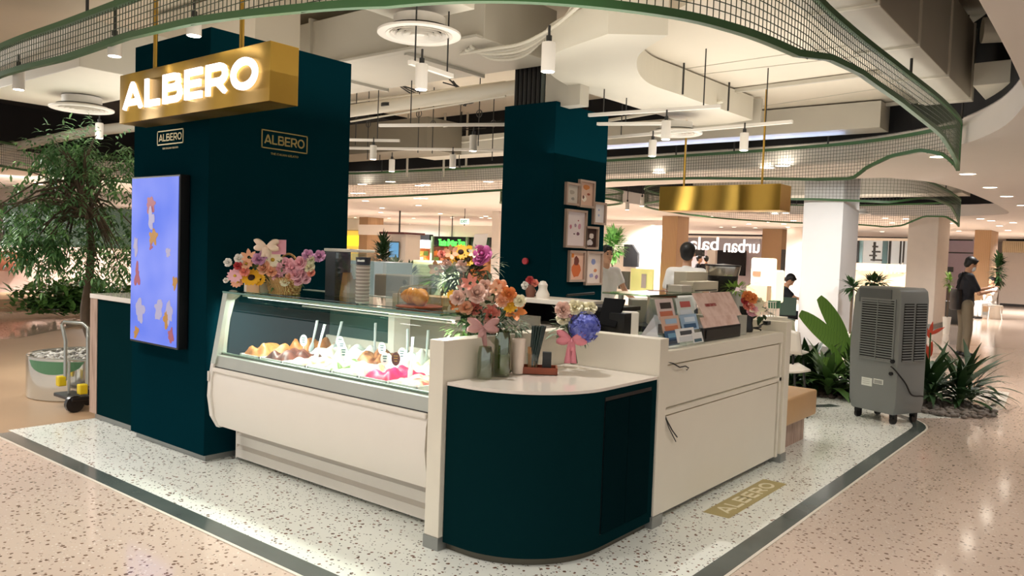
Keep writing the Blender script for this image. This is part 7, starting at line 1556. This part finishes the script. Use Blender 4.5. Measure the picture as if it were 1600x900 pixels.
for k in range(7): A = at(1188+k*4, 472, 11); B = at(1188+k*4, 495, 11); MB().tube([A, B], 0.006, 5).build('wire', m_whitem, s)
for py in (472, 484, 495): MB().tube([at(1186, py, 11), at(1214, py, 11)], 0.006, 5).build('wire', m_whitem, s)
panel('green_basket', '', 1200, 1212, 470, 482, 11.2, M('basket_green', (70, 120, 90), 0.6), 0.2, parent=s); panel('white_base', '', 1184, 1218, 495, 540, 11.1, m_whitel, 0.3, parent=s, floor=True)
# shop window between the white pillars
s = shop('cosmetics shop window with bottles between the two white pillars', 1375, 410, 28)
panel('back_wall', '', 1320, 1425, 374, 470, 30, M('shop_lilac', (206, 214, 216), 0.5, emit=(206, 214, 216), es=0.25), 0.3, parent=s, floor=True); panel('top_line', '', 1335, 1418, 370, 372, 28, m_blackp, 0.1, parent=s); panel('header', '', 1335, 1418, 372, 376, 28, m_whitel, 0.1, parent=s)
for (a, b, mt_) in ((1336, 1341, m_blackp), (1341, 1347, M('glass_blue', (130, 170, 180), 0.3)), (1378, 1386, M('glass_teal', (92, 126, 134), 0.3)), (1388, 1391, m_darkm), (1405, 1407, m_darkm), (1410, 1412, m_darkm)): panel('mullion', '', a, b, 376, 424, 29, mt_, 0.1, parent=s)
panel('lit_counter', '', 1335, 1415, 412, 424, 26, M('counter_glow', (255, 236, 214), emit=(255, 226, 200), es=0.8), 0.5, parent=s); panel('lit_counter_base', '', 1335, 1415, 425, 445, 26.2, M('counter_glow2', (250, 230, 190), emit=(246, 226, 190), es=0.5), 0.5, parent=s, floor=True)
panel('dark_figure', '', 1364, 1367, 378, 408, 28.5, m_darkm, 0.1, parent=s); [panel('dark_shelf', '', a_, b_, y_, y_+2.5, 28.4, m_darkm, 0.2, parent=s) for a_, b_, y_ in ((1362, 1374, 392), (1358, 1368, 398), (1360, 1376, 405), (1363, 1370, 384))]
for k, px in enumerate((1381, 1386, 1392, 1398, 1404, 1410)):
    q = at(px, 423, 25.7); tag(MB().lathe([(0.035, q.z-0.1), (0.035, q.z+0.12+0.03*(k % 3)), (0.015, q.z+0.16+0.03*(k % 3)), (0.015, q.z+0.2+0.03*(k % 3))], (q.x, q.y, 0), 10).build('bottle', (m_whitel, m_card)[k % 2], smooth=True), ['first pale bottle on the lit counter, leftmost', 'second bottle from the left on the lit counter', 'third bottle from the left on the lit counter', 'third bottle from the right on the lit counter', 'second bottle from the right on the lit counter', 'rightmost bottle on the lit counter'][k], 'bottle', 'bottles in the shop window')
# right: lilac shop, blind, beige wall
s = shop('lilac walled shop behind the standing person', 1500, 420, 32); panel('back_wall', '', 1478, 1530, 374, 482, 36, M('wall_lilac', (206, 190, 206), 0.6), 0.3, parent=s, floor=True); panel('top_line', '', 1478, 1520, 374, 376, 32, m_blackp, 0.1, parent=s); panel('second_line', '', 1478, 1520, 394, 396, 32, m_blackp, 0.1, parent=s); panel('dark_screen', '', 1480, 1489, 417, 425, 31, m_blackp, 0.1, parent=s); panel('wood_stand', '', 1478, 1486, 450, 492, 22, M('stand_dark', (60, 40, 32), 0.5), 0.2, parent=s, floor=True)
s = shop('plain pale shop front with ivory blind at the far right edge', 1585, 430, 32); panel('beige_front', '', 1562, 1640, 395, 478, 33, m_beige_wall, 0.3, parent=s, floor=True); panel('blind', '', 1566, 1640, 377, 395, 32.5, M('blind_ivory', (226, 206, 170), 0.6), 0.1, parent=s); panel('black_slot', '', 1572, 1640, 371, 377, 32.4, m_black, 0.1, parent=s); panel('dark_base', '', 1562, 1640, 476, 480, 32.3, m_blackp, 0.1, parent=s)
for k in range(24): panel('fringe', '', 1567+k*3, 1567.6+k*3, 378, 395, 32.4, M('fringe_line', (176, 150, 110), 0.7), 0.03, parent=s)
tag(MB().box((onz(1495, 500).x, 24, 0.0), (onz(1495, 500).x+0.5, 24.3, 0.62)).build('low_table', m_darkm), 'dark low table in front of the seated person in white', 'table')
